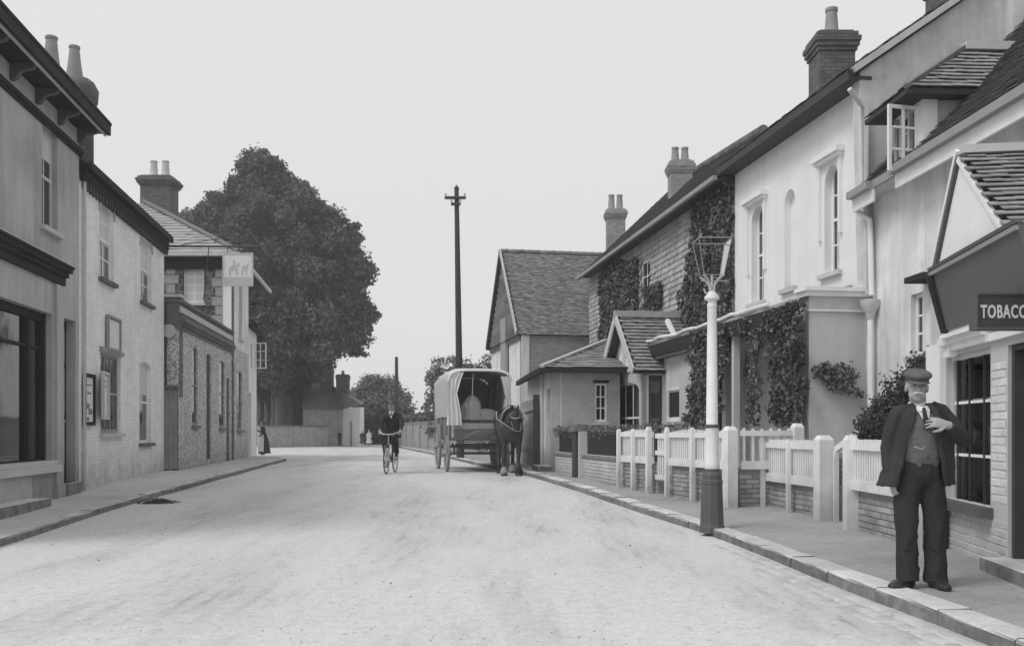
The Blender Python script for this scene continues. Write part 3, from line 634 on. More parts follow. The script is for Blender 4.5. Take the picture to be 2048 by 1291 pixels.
notice(F2, 163, 183, 745, 850, 'tall dark-framed poster case on the pale inn wall, nearest the shop door', M['dark'], [(.25, .8, .80, .83), (.3, .75, .62, .66), (.2, .55, .30, .42), (.45, .85, .18, .30), (.2, .5, .05, .12)])
notice(F2, 187, 207, 741, 838, 'pale narrow board hinged out beside the lower inn window', M['cream'], [(.3, .8, .82, .85), (.35, .8, .7, .73)], tilt=.12, off=-.14)

# ================================================================ LEFT 3: flint and brick house with single-storey wing
F3 = Fac(358, 24.6, 463, 32.6); F3b = Fac(463, 32.62, 497, 36.6); S3 = Fac.pts((-13, 24.6), (F3.A.x, 24.6)); B3 = Fac.pts((-18, 32.6), (F3.B.x, 32.6))
H = thing('flint_house', 'dark flint house with hipped slate roof and low flint wing, behind the hanging sign', 'house', (F3.A.x, F3.A.y, gz(24)))
zc = (F3.h(363, 660)+F3.h(463, 706))/2; zp = (F3.h(360, 606)+F3.h(463, 672))/2+.05
fo = [(F3.u(384), F3.u(395), F3.h(384, 850), F3.h(384, 690), .16), (F3.u(413), F3.u(422), F3.h(413, 918), F3.h(413, 705), .12), (F3.u(438), F3.u(449), F3.h(438, 855), F3.h(438, 718), .16), (F3.u(453), F3.u(459.5), F3.h(453, 925), F3.h(453, 755))]
wall(MB(), F3.T, 0, F3.L, -.4, zc, fo, .3).build('wall', M['flint'], H)
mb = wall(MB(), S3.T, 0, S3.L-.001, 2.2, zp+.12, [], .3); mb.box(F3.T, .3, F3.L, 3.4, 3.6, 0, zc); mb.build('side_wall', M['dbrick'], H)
MB().box(F3.T, .35, F3.L-.1, .8, .9, -.3, zc-.2).build('interior', M['interior'], H)
mb = MB()
for k, (d_, a, b) in enumerate(((.05, 0, .09), (.10, .09, .18), (.15, .18, .27), (.10, .27, .36))): mb.box(F3.T, -.05, F3.L+.03, -d_, .3, zc+a, zc+b-.004)
mb.box(F3.T, -.02, F3.L, -.02, .3, zc+.36, zp); mb.build('parapet', M['dbrick'], H)
MB().box(F3.T, -.02, F3.L, -.05, .02, zp-.26, zp-.10).build('parapet_band', M['lead'], H)
MB().box(F3.T, -.06, F3.L+.02, -.10, .36, zp, zp+.07).build('coping', M['dbrick'], H)
MB().box(S3.T, S3.L-.5, S3.L+.06, -.10, .3, zp+.12, zp+.2).build('coping', M['lead'], H)
for k in (0, 2): window(H, F3.T, fo[k], 3, 1, .03, M['greyp'], .06, .03, .08, sillm=M['kerb'])
for k in (1, 3):
    d_ = MB().box(F3.T, fo[k][0], fo[k][1], .05, .1, fo[k][2]-.1, fo[k][3]).build('door', M['darkwood'], H)
# boarded yard gate between the inn and the wing
G_ = thing('yard_gate', 'weathered vertical-boarded yard gate between the pale inn and the flint wing', 'gate', S3.P(S3.L-.5, -.02, gz(24)+PAVE))
gt = CAMH+(HY-778)*24.6/F; x = S3.L-1.8
while x < S3.L-.04: block('board', M['wood'], G_, S3.T, x+.004, min(x+.135, S3.L-.03), -.05+random.uniform(0, .01), -.02, gz(24)+PAVE+.04, gt+random.uniform(-.01, .01)); x += .14
MB().box(S3.T, S3.L-1.85, S3.L+.02, -.12, .0, gt+.01, gt+.09).build('lintel', M['dbrick'], G_)
MB().box(S3.T, S3.L-1.8, S3.L-.02, -.02, .1, 0, gt).build('frame', M['darkwood'], G_)
MB().tube([S3.P(S3.L-.22, -.03, gt+1.5), S3.P(S3.L-.22, -.14, gt+1.5)], .17, 14).build('plaque', M['lead'], H)
# main block
ze = CAMH+(HY-512)*32.6/F
bw_ = (B3.u(366), B3.u(408), B3.h(366, 606), B3.h(366, 532))
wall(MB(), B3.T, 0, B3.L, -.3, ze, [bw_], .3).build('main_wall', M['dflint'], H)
MB().box(B3.T, 1, B3.L-.4, .7, .8, .3, ze-.3).build('interior', M['interior'], H)
window(H, B3.T, bw_, 4, 2, .10, M['white'], .07, .05, .06, meet=False, blind=(1.0, M['curtain']))
MB().box(B3.T, bw_[0]-.05, bw_[1]+.05, -.03, .02, bw_[3]+.02, bw_[3]+.2).build('lintel', M['dbrick'], H)
# brick quoins in toothed courses
def quoins(f, ua, wd, z0, z1, m, out=-.02):
    k = 0; z = z0
    while z < z1: 
        e = .12 if k % 2 else 0
        block('quoin', m, H, f.T, ua-e, ua+wd+e, out, -.001, z+.01, z+.30); z += .32; k += 1
quoins(B3, B3.u(333), .30, zp+.1, ze-.5, M['lbrick']); quoins(B3, B3.u(431), .28, zp, ze-.5, M['lbrick'])
up3 = (F3b.u(478), F3b.u(484), F3b.h(478, 676), F3b.h(478, 560)); lo3 = (F3b.u(474), F3b.u(484), F3b.h(474, 860), F3b.h(474, 740), .1)
wall(MB(), F3b.T, 0, F3b.L, -.4, F3b.h(480, 700), [lo3], .3).build('street_wall', M['flint'], H)
wall(MB(), F3b.T, 0, F3b.L, F3b.h(480, 700), ze, [up3], .3).build('upper_wall', M['plaster'], H)
window(H, F3b.T, lo3, 3, 1, .04, M['greyp'], .06, .03, .08, sillm=M['kerb']); window(H, F3b.T, up3, 4, 1, .18, M['greyp'], .06, .03, .1)
mb = MB(); mb.box(B3.T, B3.L-.28, B3.L+.001, -.03, -.001, zp, ze-.15); mb.build('corner_pilaster', M['render'], H)
# hipped slate roof
ex = F3.B.x+.35; ey = 32.6-.35; d_ = 4.35; rise = 2.72; yb = 32.6+8.7-.35
sdir = Vector((F3b.d.x, F3b.d.y, 0)); A_ = Vector((ex, ey, ze+.05)); E_ = A_+sdir*(2*d_/sdir.y); D_ = A_-Vector((d_*2+8, 0, 0)); G2 = D_+Vector((0, 2*d_, 0))
B_ = (A_+E_)/2+Vector((-d_, 0, rise)); C_ = B_-Vector((8, 0, 0))
MB().hull([A_, B_, C_, D_, E_, G2], [(3, 0, 1, 2), (0, 4, 1), (4, 5, 2, 1), (5, 3, 2), (3, 5, 4, 0)]).build('roof', M['deck'], H)
bdir = Vector((0, d_, rise)); Lb = bdir.length
tiles(H, A_+Vector((-12, 0, 0)), Vector((1, 0, 0)), bdir, 12, Lb, M['slate'], .28, .30, .012, keep=lambda s, t: s < 12-(t/Lb)*(A_.x-B_.x), name='slate')
b2 = Vector((-d_, 0, rise)); tiles(H, A_, sdir, b2, 2*d_, Lb, M['slate'], .28, .30, .012, keep=lambda s, t: (t/Lb)*d_ < s < 2*d_-(t/Lb)*d_, name='slate')
MB().tube([A_+Vector((0, 0, .05)), B_+Vector((0, 0, .08))], .09, 8).build('hip_ridge', M['slate_d'], H)
mb = MB(); mb.box(I4, -20, ex+.05, ey-.10, ey+.0, ze-.06, ze+.06); mb.beam(A_-Vector((0, 0, .05)), E_-Vector((0, 0, .05)), .1, .12); mb.box(I4, -20, ex-.06, ey, 32.6, ze-.04, ze-.0); mb.build('gutter', M['lead'], H)
MB().box(I4, -20, ex-.1, 32.5, 32.599, ze-.45, ze-.05).build('frieze', M['dark'], H)
q = at_depth(319, 400, 37.2)
chimney(H, (q.x, q.y), 1.15, .95, 5, CAMH+(HY-358)*37.2/F, M['chim'], (-.22, .24), .16, potm=M['potlight'], poth=.66, potr=.15)

# ================================================================ the hanging inn sign
sy = 24.5; a = at_depth(334, 492, sy); b = at_depth(521, 493, sy)
S = thing('inn_sign', 'white painted picture sign hanging from a long iron bar beside the pale inn', 'sign', (a.x, sy, a.z))
MB().tube([a, b], .028, 8).build('bar', M['iron'], S)
c = at_depth(418, 492, sy); mb = MB(); mb.tube([c, at_depth(407, 600, sy+.02)], .014, 6); mb.tube([at_depth(478, 470, sy), at_depth(478, 500, sy)], .02, 6); mb.tube([at_depth(478, 470, sy), at_depth(350, 492, sy)], .010, 6); mb.build('stay', M['iron'], S)
s0p, s1p = at_depth(446, 572, sy), at_depth(506, 506, sy)
TS = Matrix.Translation((s0p.x, sy, s0p.z)); W_, H_ = s1p.x-s0p.x, s1p.z-s0p.z
bd = MB().box(TS, 0, W_, -.03, .03, 0, H_).build('sign_board', M['paper'], S)
mb = MB()
for x0, x1_, zz0, zz1 in ((0, W_, 0, .03), (0, W_, H_-.03, H_), (0, .03, .03, H_-.03), (W_-.03, W_, .03, H_-.03)): mb.box(TS, x0, x1_, -.045, -.031, zz0, zz1)
mb.build('sign_frame', M['cream'], bd)
MB().box(TS, .035, W_-.035, -.036, -.031, .04, H_*.26).build('sign_band', M['canvas'], bd)
def flat(parent, name, polys, m, T_, y0, y1):
    mb = MB()
    for p in polys: mb.prism(T_, p, y0, y1)
    return mb.build(name, m, parent)
hs = W_/.8
flat(bd, 'painted_figures', [[(x*hs, z*hs) for x, z in pl] for pl in (
   [(.17,.26),(.20,.26),(.22,.40),(.34,.42),(.37,.28),(.40,.28),(.40,.46),(.47,.60),(.44,.63),(.38,.55),(.24,.54),(.17,.48)],
   [(.50,.26),(.53,.26),(.55,.40),(.60,.42),(.62,.28),(.65,.28),(.66,.48),(.70,.58),(.66,.60),(.62,.54),(.52,.53)],
   [(.27,.55),(.34,.56),(.33,.68),(.30,.72),(.27,.68)])], M['canvas'], TS, -.0365, -.031)
for x_ in (.12, W_-.12): MB().tube([TS @ Vector((x_, 0, H_)), TS @ Vector((x_, 0, a.z-s0p.z))], .012, 6).build('hanger', M['iron'], S)

# ================================================================ LEFT 4: white cottage with an open casement
F4 = Fac(497.5, 36.75, 513, 39.6)
H = thing('white_cottage', 'narrow white weatherboarded cottage with an open casement, beyond the flint house', 'cottage', (F4.A.x, F4.A.y, gz(36)))
z4 = F4.h(498, 655)
wall(MB(), F4.T, 0, F4.L, -.3, z4, [(F4.u(501), F4.u(505), F4.h(501, 735), F4.h(501, 685)), (F4.u(497.9), F4.u(502), .3, F4.h(499, 785))], .3).box(F4.T, .3, F4.L-.01, .6, 4, 0, z4-.1).build('wall', M['render'], H)
MB().box(F4.T, -.1, F4.L+.1, -.35, .3, z4, z4+.14).build('eaves', M['dark'], H)
MB().hull([F4.P(-.1, -.35, z4+.14), F4.P(F4.L+.1, -.35, z4+.14), F4.P(F4.L+.1, 3, z4+2.2), F4.P(-.1, 3, z4+2.2)], [(0,1,2,3)]).build('roof', M['slate_d'], H)
def leaf_window(parent, p0, dx, w_, z0, z1, m, rows=3, cols=2, name='open_casement', fr=.045):
    T_ = Matrix(((dx.x, -dx.y, 0, p0.x), (dx.y, dx.x, 0, p0.y), (0, 0, 1, 0), (0, 0, 0, 1))); mb = MB(); fw = fr
    mb.box(T_, 0, fw, -.02, .02, z0, z1); mb.box(T_, w_-fw, w_, -.02, .02, z0, z1); mb.box(T_, fw, w_-fw, -.02, .02, z0, z0+fw); mb.box(T_, fw, w_-fw, -.02, .02, z1-fw, z1)
    for c_ in range(1, cols): x_ = w_*c_/cols; mb.box(T_, x_-.02, x_+.02, -.015, .015, z0+fw, z1-fw)
    for r in range(1, rows): z_ = z0+(z1-z0)*r/rows; mb.box(T_, fw, w_-fw, -.012, .012, z_-.016, z_+.016)
    o = mb.build(name, m, parent)
    for c_ in range(cols):
        for r in range(rows): block('pane', M['clear'], o, T_, w_*c_/cols+.02, w_*(c_+1)/cols-.02, -.004, .004, z0+(z1-z0)*r/rows+.015, z0+(z1-z0)*(r+1)/rows-.015)
    return o
p = at_depth(509, 700, 38.2)
leaf_window(H, p, Vector((1, -.15, 0)).normalized(), .5, CAMH+(HY-737)*38.2/F, CAMH+(HY-685)*38.2/F, M['white'], 3, 2)
# ================================================================ RIGHT: barn behind, its gable to the street
K = 1.107
def z_f(px): return 15330/(px-741)
FB = Fac(983, 43.5, 1043, 36.5); T = FB.T
H = thing('barn', 'old barn with steep tiled roof, weatherboarded gable and patched wall, behind the wagon', 'barn', (FB.B.x, FB.B.y, gz(36)))
zb = (FB.h(983, 693)+FB.h(1043, 667))/2; up_ = FB.u(1008); apz = FB.h(1008, 507)
nB = Vector((FB.n.x, FB.n.y, 0)); LB = 9.5
wall(MB(), T, 0, FB.L, -.3, zb, [], .3).build('wall', M['plaster'], H)
FBs = Fac.pts(FB.B, FB.B+FB.n*LB)
wall(MB(), FBs.T, 0, LB, -.3, zb, [], .3).build('side_wall', M['mbrick'], H)
mb = MB(); mb.prism(T, [(0, zb), (FB.L, zb), (FB.L/2, apz-.05)], .02, .2); mb.build('gable', M['darkwood'], H)
z = zb-.25; Lm = FB.L/2; 
while z < apz-.25:
    f0 = max(0, (z-zb)/(apz-zb)); ua, ub = Lm*f0+.03, FB.L-Lm*f0-.03
    if ub-ua > .2:
        k = random.uniform(.35, .65); um = ua+(ub-ua)*k
        for a_, b_ in ((ua, um-.01), (um+.01, ub)):
            mb2 = T @ Matrix.Translation(((a_+b_)/2, -.03, z)) @ Matrix.Rotation(random.uniform(-.012, .012), 4, 'Y') @ Matrix.Rotation(.30, 4, 'X') @ Matrix.Translation((0, -.02, 0))
            block('board', M['board'], H, mb2, -(b_-a_)/2, (b_-a_)/2, -.012, .012, -.02, .235)
    z += .24
O1 = FB.P(FB.L+.1, -.2, zb-.1); bv = (FB.P(Lm, -.2, apz)-FB.P(FB.L, -.2, zb)); LR = LB+.4
O2 = FB.P(-.1, -.2, zb-.1)
mb = MB(); ap0 = FB.P(Lm, -.2, apz); sgA = nB*LR
mb.hull([O1, O2, ap0, O1+sgA, O2+sgA, ap0+sgA], [(0, 3, 5, 2), (1, 2, 5, 4), (0, 1, 4, 3), (3, 4, 5)]); mb.build('roof', M['deck'], H)
tiles(H, O1-Vector((0, 0, .0)), nB, bv, LR, bv.length+.12, M['tile_m'], .13, .18, .016)
bl = (FB.P(Lm, -.2, apz)-FB.P(0, -.2, zb)); tiles(H, O2, nB, bl, LR, bl.length+.1, M['tile_m'], .13, .18, .016)
MB().beam(O1-nB*.03+Vector((0, 0, .06)), ap0-nB*.03+Vector((0, 0, .06)), .05, .2).build('barge_board', M['canvas'], H)
MB().beam(O2-nB*.03+Vector((0, 0, .06)), ap0-nB*.03+Vector((0, 0, .06)), .05, .2).build('barge_board', M['darkwood'], H)
mb = MB(); k = 0
while k < LR-.2:
    mb.tube([ap0+nB*k+Vector((0, 0, .03)), ap0+nB*(k+.33)+Vector((0, 0, .05))], .11, 8); k += .34
mb.build('ridge_tiles', M['tile_m'], H, kind='stuff')
# catslide lean-to behind the side wall (lower roof beyond)
a = FBs.P(5.8, -.02, zb+.05); MB().hull([a, FBs.P(LB, -.02, zb+.05), FBs.P(LB, -1.2, zb-1.3), FBs.P(6.5, -1.2, zb-1.3)]+[FBs.P(5.8, -.02, zb-.05), FBs.P(LB, -.02, zb-.05), FBs.P(LB, -1.2, zb-1.4), FBs.P(6.5, -1.2, zb-1.4)], [(0,1,2,3),(7,6,5,4),(0,3,7,4)]).build('lean_to_roof', M['tile_m'], H)
MB().box(T, FB.u(1008), FB.u(1018), -.16, -.05, -.1, zb+.9).build('post', M['wood'], H)
mb = MB(); mb.box(FBs.T, -.02, .30, -.03, -.001, 0, zb-.05); mb.build('corner_render', M['plaster'], H)

# ---------------------------------------------------------------- low annex with hipped slate roof
FA = Fac(1103, 24.2, 1240, 24.35); FAs = Fac(1055, 30.5, 1103, 24.2)
H = thing('annex', 'low rendered outbuilding with a shallow hipped roof, between the barn and the ivy cottage', 'outbuilding', (FA.A.x, FA.A.y, gz(24)))
za = FA.h(1103, 735)
wa = (FA.u(1190), FA.u(1214), FA.h(1190, 843), FA.h(1190, 766)); da = (FAs.u(1092), FAs.u(1102.3), gz(25)+PAVE+.12, FAs.h(1095, 778))
wall(MB(), FA.T, 0, FA.L, -.3, za, [wa], .25).build('wall', M['roughcast'], H)
wall(MB(), FAs.T, 0, FAs.L-.001, -.3, za, [da], .25).build('side_wall', M['plaster'], H)
MB().box(FA.T, .5, FA.L-.1, .6, .7, 0, za-.1).box(FAs.T, .2, FAs.L-1.0, .4, .5, 0, za-.1).build('interior', M['interior'], H)
window(H, FA.T, wa, 3, 2, .06, M['white'], .05, .03, .05, meet=False)
MB().box(FA.T, wa[0]-.05, wa[1]+.05, -.03, .02, wa[3]+.01, wa[3]+.08).build('lintel', M['dark'], H)
dn = MB().box(FAs.T, da[0], da[1], .12, .17, da[2], da[3]).build('door', M['darkwood'], H)
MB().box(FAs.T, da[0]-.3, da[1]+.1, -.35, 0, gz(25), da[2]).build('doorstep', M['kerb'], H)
cA = FA.P(-.28, -.3, za-.02); c0 = FAs.P(-.3, -.3, za-.02); c1_ = FA.P(FA.L+.4, -.3, za-.02); ap = at_depth(1213, 684, 27.6); ap2 = at_depth(1165, 700, 31.5)
MB().hull([cA, c1_, ap, c0, ap2], [(0, 1, 2), (3, 0, 2, 4)]).hull([cA-Vector((0,0,.09)), c1_-Vector((0,0,.09)), ap-Vector((0,0,.12)), c0-Vector((0,0,.09)), ap2-Vector((0,0,.12))], [(0, 2, 1), (3, 4, 2, 0)]).build('roof', M['slate_d'], H)
e1 = (c1_-cA); bb = ap-cA; bb = bb-e1.normalized()*bb.dot(e1.normalized()); Lb_ = bb.length; sa = (ap-cA).dot(e1.normalized())
tiles(H, cA, e1, bb, e1.length+1, Lb_, M['slate'], .22, .26, .012, keep=lambda s, t: s > sa*t/Lb_, name='slate')
e2 = (c0-cA); b3 = ap-cA; b3 = b3-e2.normalized()*b3.dot(e2.normalized()); sb = (ap-cA).dot(e2.normalized()); L3_ = b3.length
tiles(H, cA, e2, b3, e2.length, L3_, M['slate_d'], .22, .26, .012, keep=lambda s, t: s > sb*t/L3_, name='slate')
MB().beam(cA-Vector((0,0,.06)), c1_-Vector((0,0,.06)), .1, .13).beam(cA-Vector((0,0,.06)), c0-Vector((0,0,.06)), .1, .13).build('gutter', M['dark'], H)
MB().beam(cA+Vector((0,0,.04)), ap+Vector((0,0,.06)), .12, .08).build('hip_ridge', M['lead'], H)
p = FAs.P(FAs.u(1088), -.06, 0); MB().tube([(p.x, p.y, gz(25)), (p.x, p.y, za)], .04, 8).build('downpipe', M['cream'], H)
G_ = thing('yard_gate', 'tall grey boarded yard gate standing half open beyond the horse', 'gate', at_ground(1082, 940))
u_ = FAs.u(1058)-1.4
while u_ < FAs.u(1080): block('board', M['wood'], G_, FAs.T, u_+.004, u_+.145, -.16, -.13, gz(26)+PAVE, FAs.h(1070, 800)+random.uniform(-.02, .02)); u_ += .15
for z in (.55, 1.7): block('rail', M['wood'], G_, FAs.T, FAs.u(1058)-1.4, FAs.u(1082), -.20, -.165, gz(26)+z, gz(26)+z+.12)
p = FAs.P(FAs.u(1083)+.06, -.15, 0); MB().box(Matrix.Translation((p.x, p.y, 0)), -.09, .09, -.09, .09, 0, FAs.h(1080, 790)).build('post', M['darkwood'], G_)

# ---------------------------------------------------------------- ivy cottage (long tiled roof) and white house on one street line
FC = Fac(1180, z_f(1180), 1470, z_f(1470)); T = FC.T
CT = thing('ivy_cottage', 'ivy-clad tile-hung cottage with a long dark tiled roof and gabled porch', 'cottage', (FC.A.x, FC.A.y, gz(30)))
ze = (FC.h(1180, 552)+FC.h(1465, 366))/2
wc = (FC.u(1282), FC.u(1301), FC.h(1290, 640), FC.h(1290, 520)); wg = (FC.u(1395), FC.u(1412), 1.4, 2.7)
pd = (FC.u(1392), FC.u(1408), .2, 2.5)
wall(MB(), T, 0, FC.L, -.3, 3.4, [pd], .3).build('lower_wall', M['lbrick'], CT)
MB().box(T, pd[0], pd[1], .15, .2, .2, 2.5).build('door', M['greyp'], CT)
wall(MB(), T, 0, FC.L, 3.4, ze, [wc], .3).build('upper_wall', M['lbrick'], CT)
MB().box(T, .3, FC.L-.1, .7, .8, 0, ze-.3).build('interior', M['interior'], CT)
def tile_hang(f, u0, u1, z0, z1, avoid, m, parent, gauge=.16, w=.19):
    mb = MB(); j = 0; z = z0
    while z < z1:
        u = u0-(w/2 if j % 2 else 0)
        while u < u1-.04:
            a, b = max(u, u0), min(u+w, u1)
            if b-a > .05 and not any(o[0] < (a+b)/2 < o[1] and o[2]-.05 < z+.05 < o[3] for o in avoid):
                o_ = -.035+random.gauss(0, .004); c_ = (a+b)/2; hw = (b-a)/2-.004
                pl = [(c_-hw, z+gauge), (c_-hw, z+.05), (c_-hw*.6, z+.01), (c_+hw*.6, z+.01), (c_+hw, z+.05), (c_+hw, z+gauge)]
                mb.add([f.P(x, o_ if zz < z+.1 else o_+.02, zz) for x, zz in pl], [(0, 1, 2, 3, 4, 5)])
                mb.add([f.P(pl[1][0], o_, pl[1][1]), f.P(pl[2][0], o_, pl[2][1]), f.P(pl[3][0], o_, pl[3][1]), f.P(pl[4][0], o_, pl[4][1]), f.P(pl[4][0], -.005, pl[4][1]), f.P(pl[3][0], -.005, pl[3][1]), f.P(pl[2][0], -.005, pl[2][1]), f.P(pl[1][0], -.005, pl[1][1])], [(0,7,6,1),(1,6,5,2),(2,5,4,3)])
            u += w
        z += gauge; j += 1
    return mb.build('hung_tiles', m, parent, kind='stuff')
tile_hang(FC, .0, FC.L-.02, 2.9, ze-.05, [wc], M['tilehung'], CT)
window(CT, T, wc, 4, 2, .04, M['white'], .07, .03, .05, meet=True)
# eaves, roof
oh = .42; dr = 3.2*K; rise = 3.4*K; nC = Vector((FC.n.x, FC.n.y, 0)); dC = Vector((FC.d.x, FC.d.y, 0))
sl = (rise+.2)/(dr+oh)
R0 = FC.P(-.18, -oh, ze+.02); bC = nC*(dr+oh)+Vector((0, 0, rise)); LR = FC.L+.18
nrm = dC.cross(bC).normalized(); eye = Vector((0, 0, CAMH)); ray = at_depth(1640, 197, 10)-eye      # the ridge falls towards the white house
hit = eye+ray*((R0-eye).dot(nrm)/ray.dot(nrm)); bh_ = bC.normalized(); hs_, ht_ = (hit-R0).dot(dC), (hit-R0).dot(bh_)
slope_r = (bC.length-ht_)/(-hs_); tn = bC.length+slope_r*LR      # ridge position up the slope at the near end
RN = R0+dC*LR+bh_*tn; RF = R0+bC; Bk0, Bk1 = FC.P(-.18, 2*dr+oh, ze+.02), FC.P(FC.L, 2*dr+oh, ze+.02)
mb = MB(); up_v = Vector((0, 0, -.1))
for lift in (0, 1): mb.hull([v+up_v*lift for v in (R0, R0+dC*LR, RN, RF, Bk0, Bk1)], [(0, 1, 2, 3), (3, 2, 5, 4), (1, 5, 2)])
mb.hull([R0, R0+dC*LR, R0+dC*LR+up_v, R0+up_v], [(0, 1, 2, 3)]); mb.build('roof', M['deck'], CT)
RT = FC.T @ Matrix.Rotation(math.radians(90), 4, 'Z')
mb = MB(); mb.hull([FC.P(0, 0, -.3), FC.P(0, 2*dr, -.3), FC.P(0, 2*dr, ze), FC.P(0, dr, ze+rise-.1), FC.P(0, 0, ze)]+[FC.P(.25, 0, -.3), FC.P(.25, 2*dr, -.3), FC.P(.25, 2*dr, ze), FC.P(.25, dr, ze+rise-.1), FC.P(.25, 0, ze)], [(0,1,2,3,4),(9,8,7,6,5),(4,3,8,9)]); mb.build('gable_wall', M['mbrick'], CT)
tiles(CT, R0, dC, bC, LR, bC.length+.08, M['tile'], .115, .17, .016, keep=lambda s, t: t < bC.length+slope_r*s-.04)
MB().beam(R0+Vector((0,0,-.03))-nC*.04, R0+dC*LR+Vector((0,0,-.03))-nC*.04, .10, .10).build('gutter', M['greyp'], CT)
MB().hull([FC.P(0, -oh+.02, ze-.02), FC.P(FC.L, -oh+.02, ze-.02), FC.P(FC.L, 0, ze+.02), FC.P(0, 0, ze+.02)], [(0, 1, 2, 3)]).build('soffit', M['darkwood'], CT)
mb = MB(); k = 0; rg = RF; rd = (RN-RF).normalized()
while k < (RN-RF).length-.2: mb.tube([rg+rd*k+Vector((0,0,.02)), rg+rd*(k+.4)+Vector((0,0,.045))], .12, 8); k += .41
mb.build('ridge_tiles', M['tile'], CT, kind='stuff')
def stack(parent, pxc, pb_, pt_, ptp, y, w_, d2, npots, ang=0, m=None, cap=.1, potr=.11, potm=None):
    q = at_depth(pxc, pb_, y); top = CAMH+(HY-pt_)*y/F
    off = [(i-(npots-1)/2)*w_/(npots+.2) for i in range(npots)]
    return chimney(parent, (q.x, q.y), w_, d2, q.z-1.5, top, m or M['chim'], off, cap, ang, poth=(pt_-ptp)*y/F, potr=potr, potm=potm)
stack(CT, 1231, 520, 422, 392, 38, .72, .6, 2, 0, potr=.13, m=M['mbrick'])
rp = FC.P(FC.u(1230), dr*.95, 0); stack(CT, 1360, 400, 327, 298, 29.5, .66, .6, 2, 0, potr=.12, m=M['mbrick'])

FW = Fac(1470, z_f(1470)-.03, 1741, z_f(1741)); T = FW.T
WH = thing('white_house', 'tall white rendered house with arched hooded windows and deep dark eaves', 'house', (FW.B.x, FW.B.y, gz(15)))
zw = FW.h(1700, 190)
a1 = (FW.u(1503), FW.u(1528), FW.h(1528, 600), FW.h(1515, 412), .30); nic = (FW.u(1569), FW.u(1590), FW.h(1590, 572), FW.h(1580, 378), .26); a2 = (FW.u(1649), FW.u(1678), FW.h(1678, 540), FW.h(1665, 328), .36)
pdr = (FW.u(1459)+.35, FW.u(1493)+.25, .15, FW.h(1478, 690), -.8)
pdr = (FW.u(1473.5), FW.u(1499), .15, FW.h(1487, 684), -.7)
wall(MB(), T, 0, FW.L, -.3, 3.35, [pdr], .3).build('lower_wall', M['render'], WH)
wall(MB(), T, 0, FW.L, 3.35, zw, [a1, nic, a2], .3).build('wall', M['render'], WH)
MB().box(T, nic[0], nic[1], .14, .2, nic[2], nic[3]).build('niche', M['render'], WH)
dn = MB().box(T, pdr[0], pdr[1], .16, .2, .1, pdr[3]-.72).build('door', M['cream'], WH); MB().box(T, pdr[0], pdr[1], .14, .19, pdr[3]-.72, pdr[3]-.62).box(T, pdr[0], pdr[1], .17, .2, pdr[3]-.62, pdr[3]).build('transom', M['greyp'], dn)
MB().box(T, .3, FW.L-.3, .7, .8, 0, zw-.3).build('interior', M['interior'], WH)
for a in (a1, a2):
    window(WH, T, a[:4], 4, 3, .14, M['white'], .06, .03, .12, sillm=M['render_g'])
    t = a[3]+.12; mb = MB(); mb.box(T, a[0]-.24, a[1]+.20, -.16, -.001, t, t+.10); mb.box(T, a[0]-.20, a[1]+.16, -.11, -.001, t-.06, t)
    mb.box(T, a[0]-.17, a[0]-.10, -.06, -.001, a[2]+.62, t-.06); mb.box(T, a[1]+.06, a[1]+.13, -.06, -.001, a[2]+.62, t-.06); mb.build('window_hood', M['render'], WH)
MB().box(T, nic[0]-.1, nic[1]+.1, -.09, .14, nic[2]-.09, nic[2]).build('sill', M['render_g'], WH)
# roof
nW = Vector((FW.n.x, FW.n.y, 0)); dW = Vector((FW.d.x, FW.d.y, 0)); dw = 3.9; rw = dw*.70; oh = .42
Rw = FW.P(-.02, -oh, zw+.12); bW = nW*(dw+oh)+Vector((0, 0, rw+oh*.7)); LW_ = FW.L+.10
mb = MB(); slab(mb, Rw, dW, bW, LW_, bW.length, .12); slab(mb, FW.P(-.02, 2*dw+oh, zw+.12), dW, -nW*(dw+oh)+Vector((0, 0, rw+oh*.7)), LW_, bW.length, .12); mb.build('roof', M['deck'], WH)
tiles(WH, Rw, dW, bW, LW_, bW.length+.08, M['tile'], .115, .17, .018)
MB().box(T, 0, FW.L+.05, -oh+.06, -.0, zw+.0, zw+.05).box(T, 0, FW.L+.05, -oh, -oh+.06, zw-.02, zw+.13).build('eaves', M['darkwood'], WH)
FG = Fac.pts(FW.B+FW.d*.03, FW.B+FW.d*.03+FW.n*8)
mb = MB(); mb.hull([FG.P(.0, 0, -.3), FG.P(2*dw, 0, -.3), FG.P(2*dw, 0, zw), FG.P(dw, 0, zw+rw+.34), FG.P(-.2, 0, zw+.2)]+[FG.P(.0, .25, -.3), FG.P(2*dw, .25, -.3), FG.P(2*dw, .25, zw), FG.P(dw, .25, zw+rw+.34), FG.P(-.2, .25, zw+.2)], [(0,1,2,3,4),(9,8,7,6,5),(4,3,8,9),(0,4,9,5)]); mb.build('gable_wall', M['gable'], WH)
MB().beam(FG.P(-.35, -.06, zw+.12), FG.P(dw, -.06, zw+rw+.34), .12, .10).build('verge', M['render_g'], WH)
cpt = at_depth(1663, 190, 18.4); stack(WH, 1663, 190, 78, 22, 18.4, .68, .66, 1, 0, m=M['chim'], potr=.125)
stack(WH, 1926, 60, -60, -120, 16.4, .95, .8, 2, 0, m=M['chim'])
MB().box(Matrix.Translation((8.25, 15.6, 0)), -.13, .9, -.2, .2, 7, 11).build('flue_wall', M['gable'], WH)
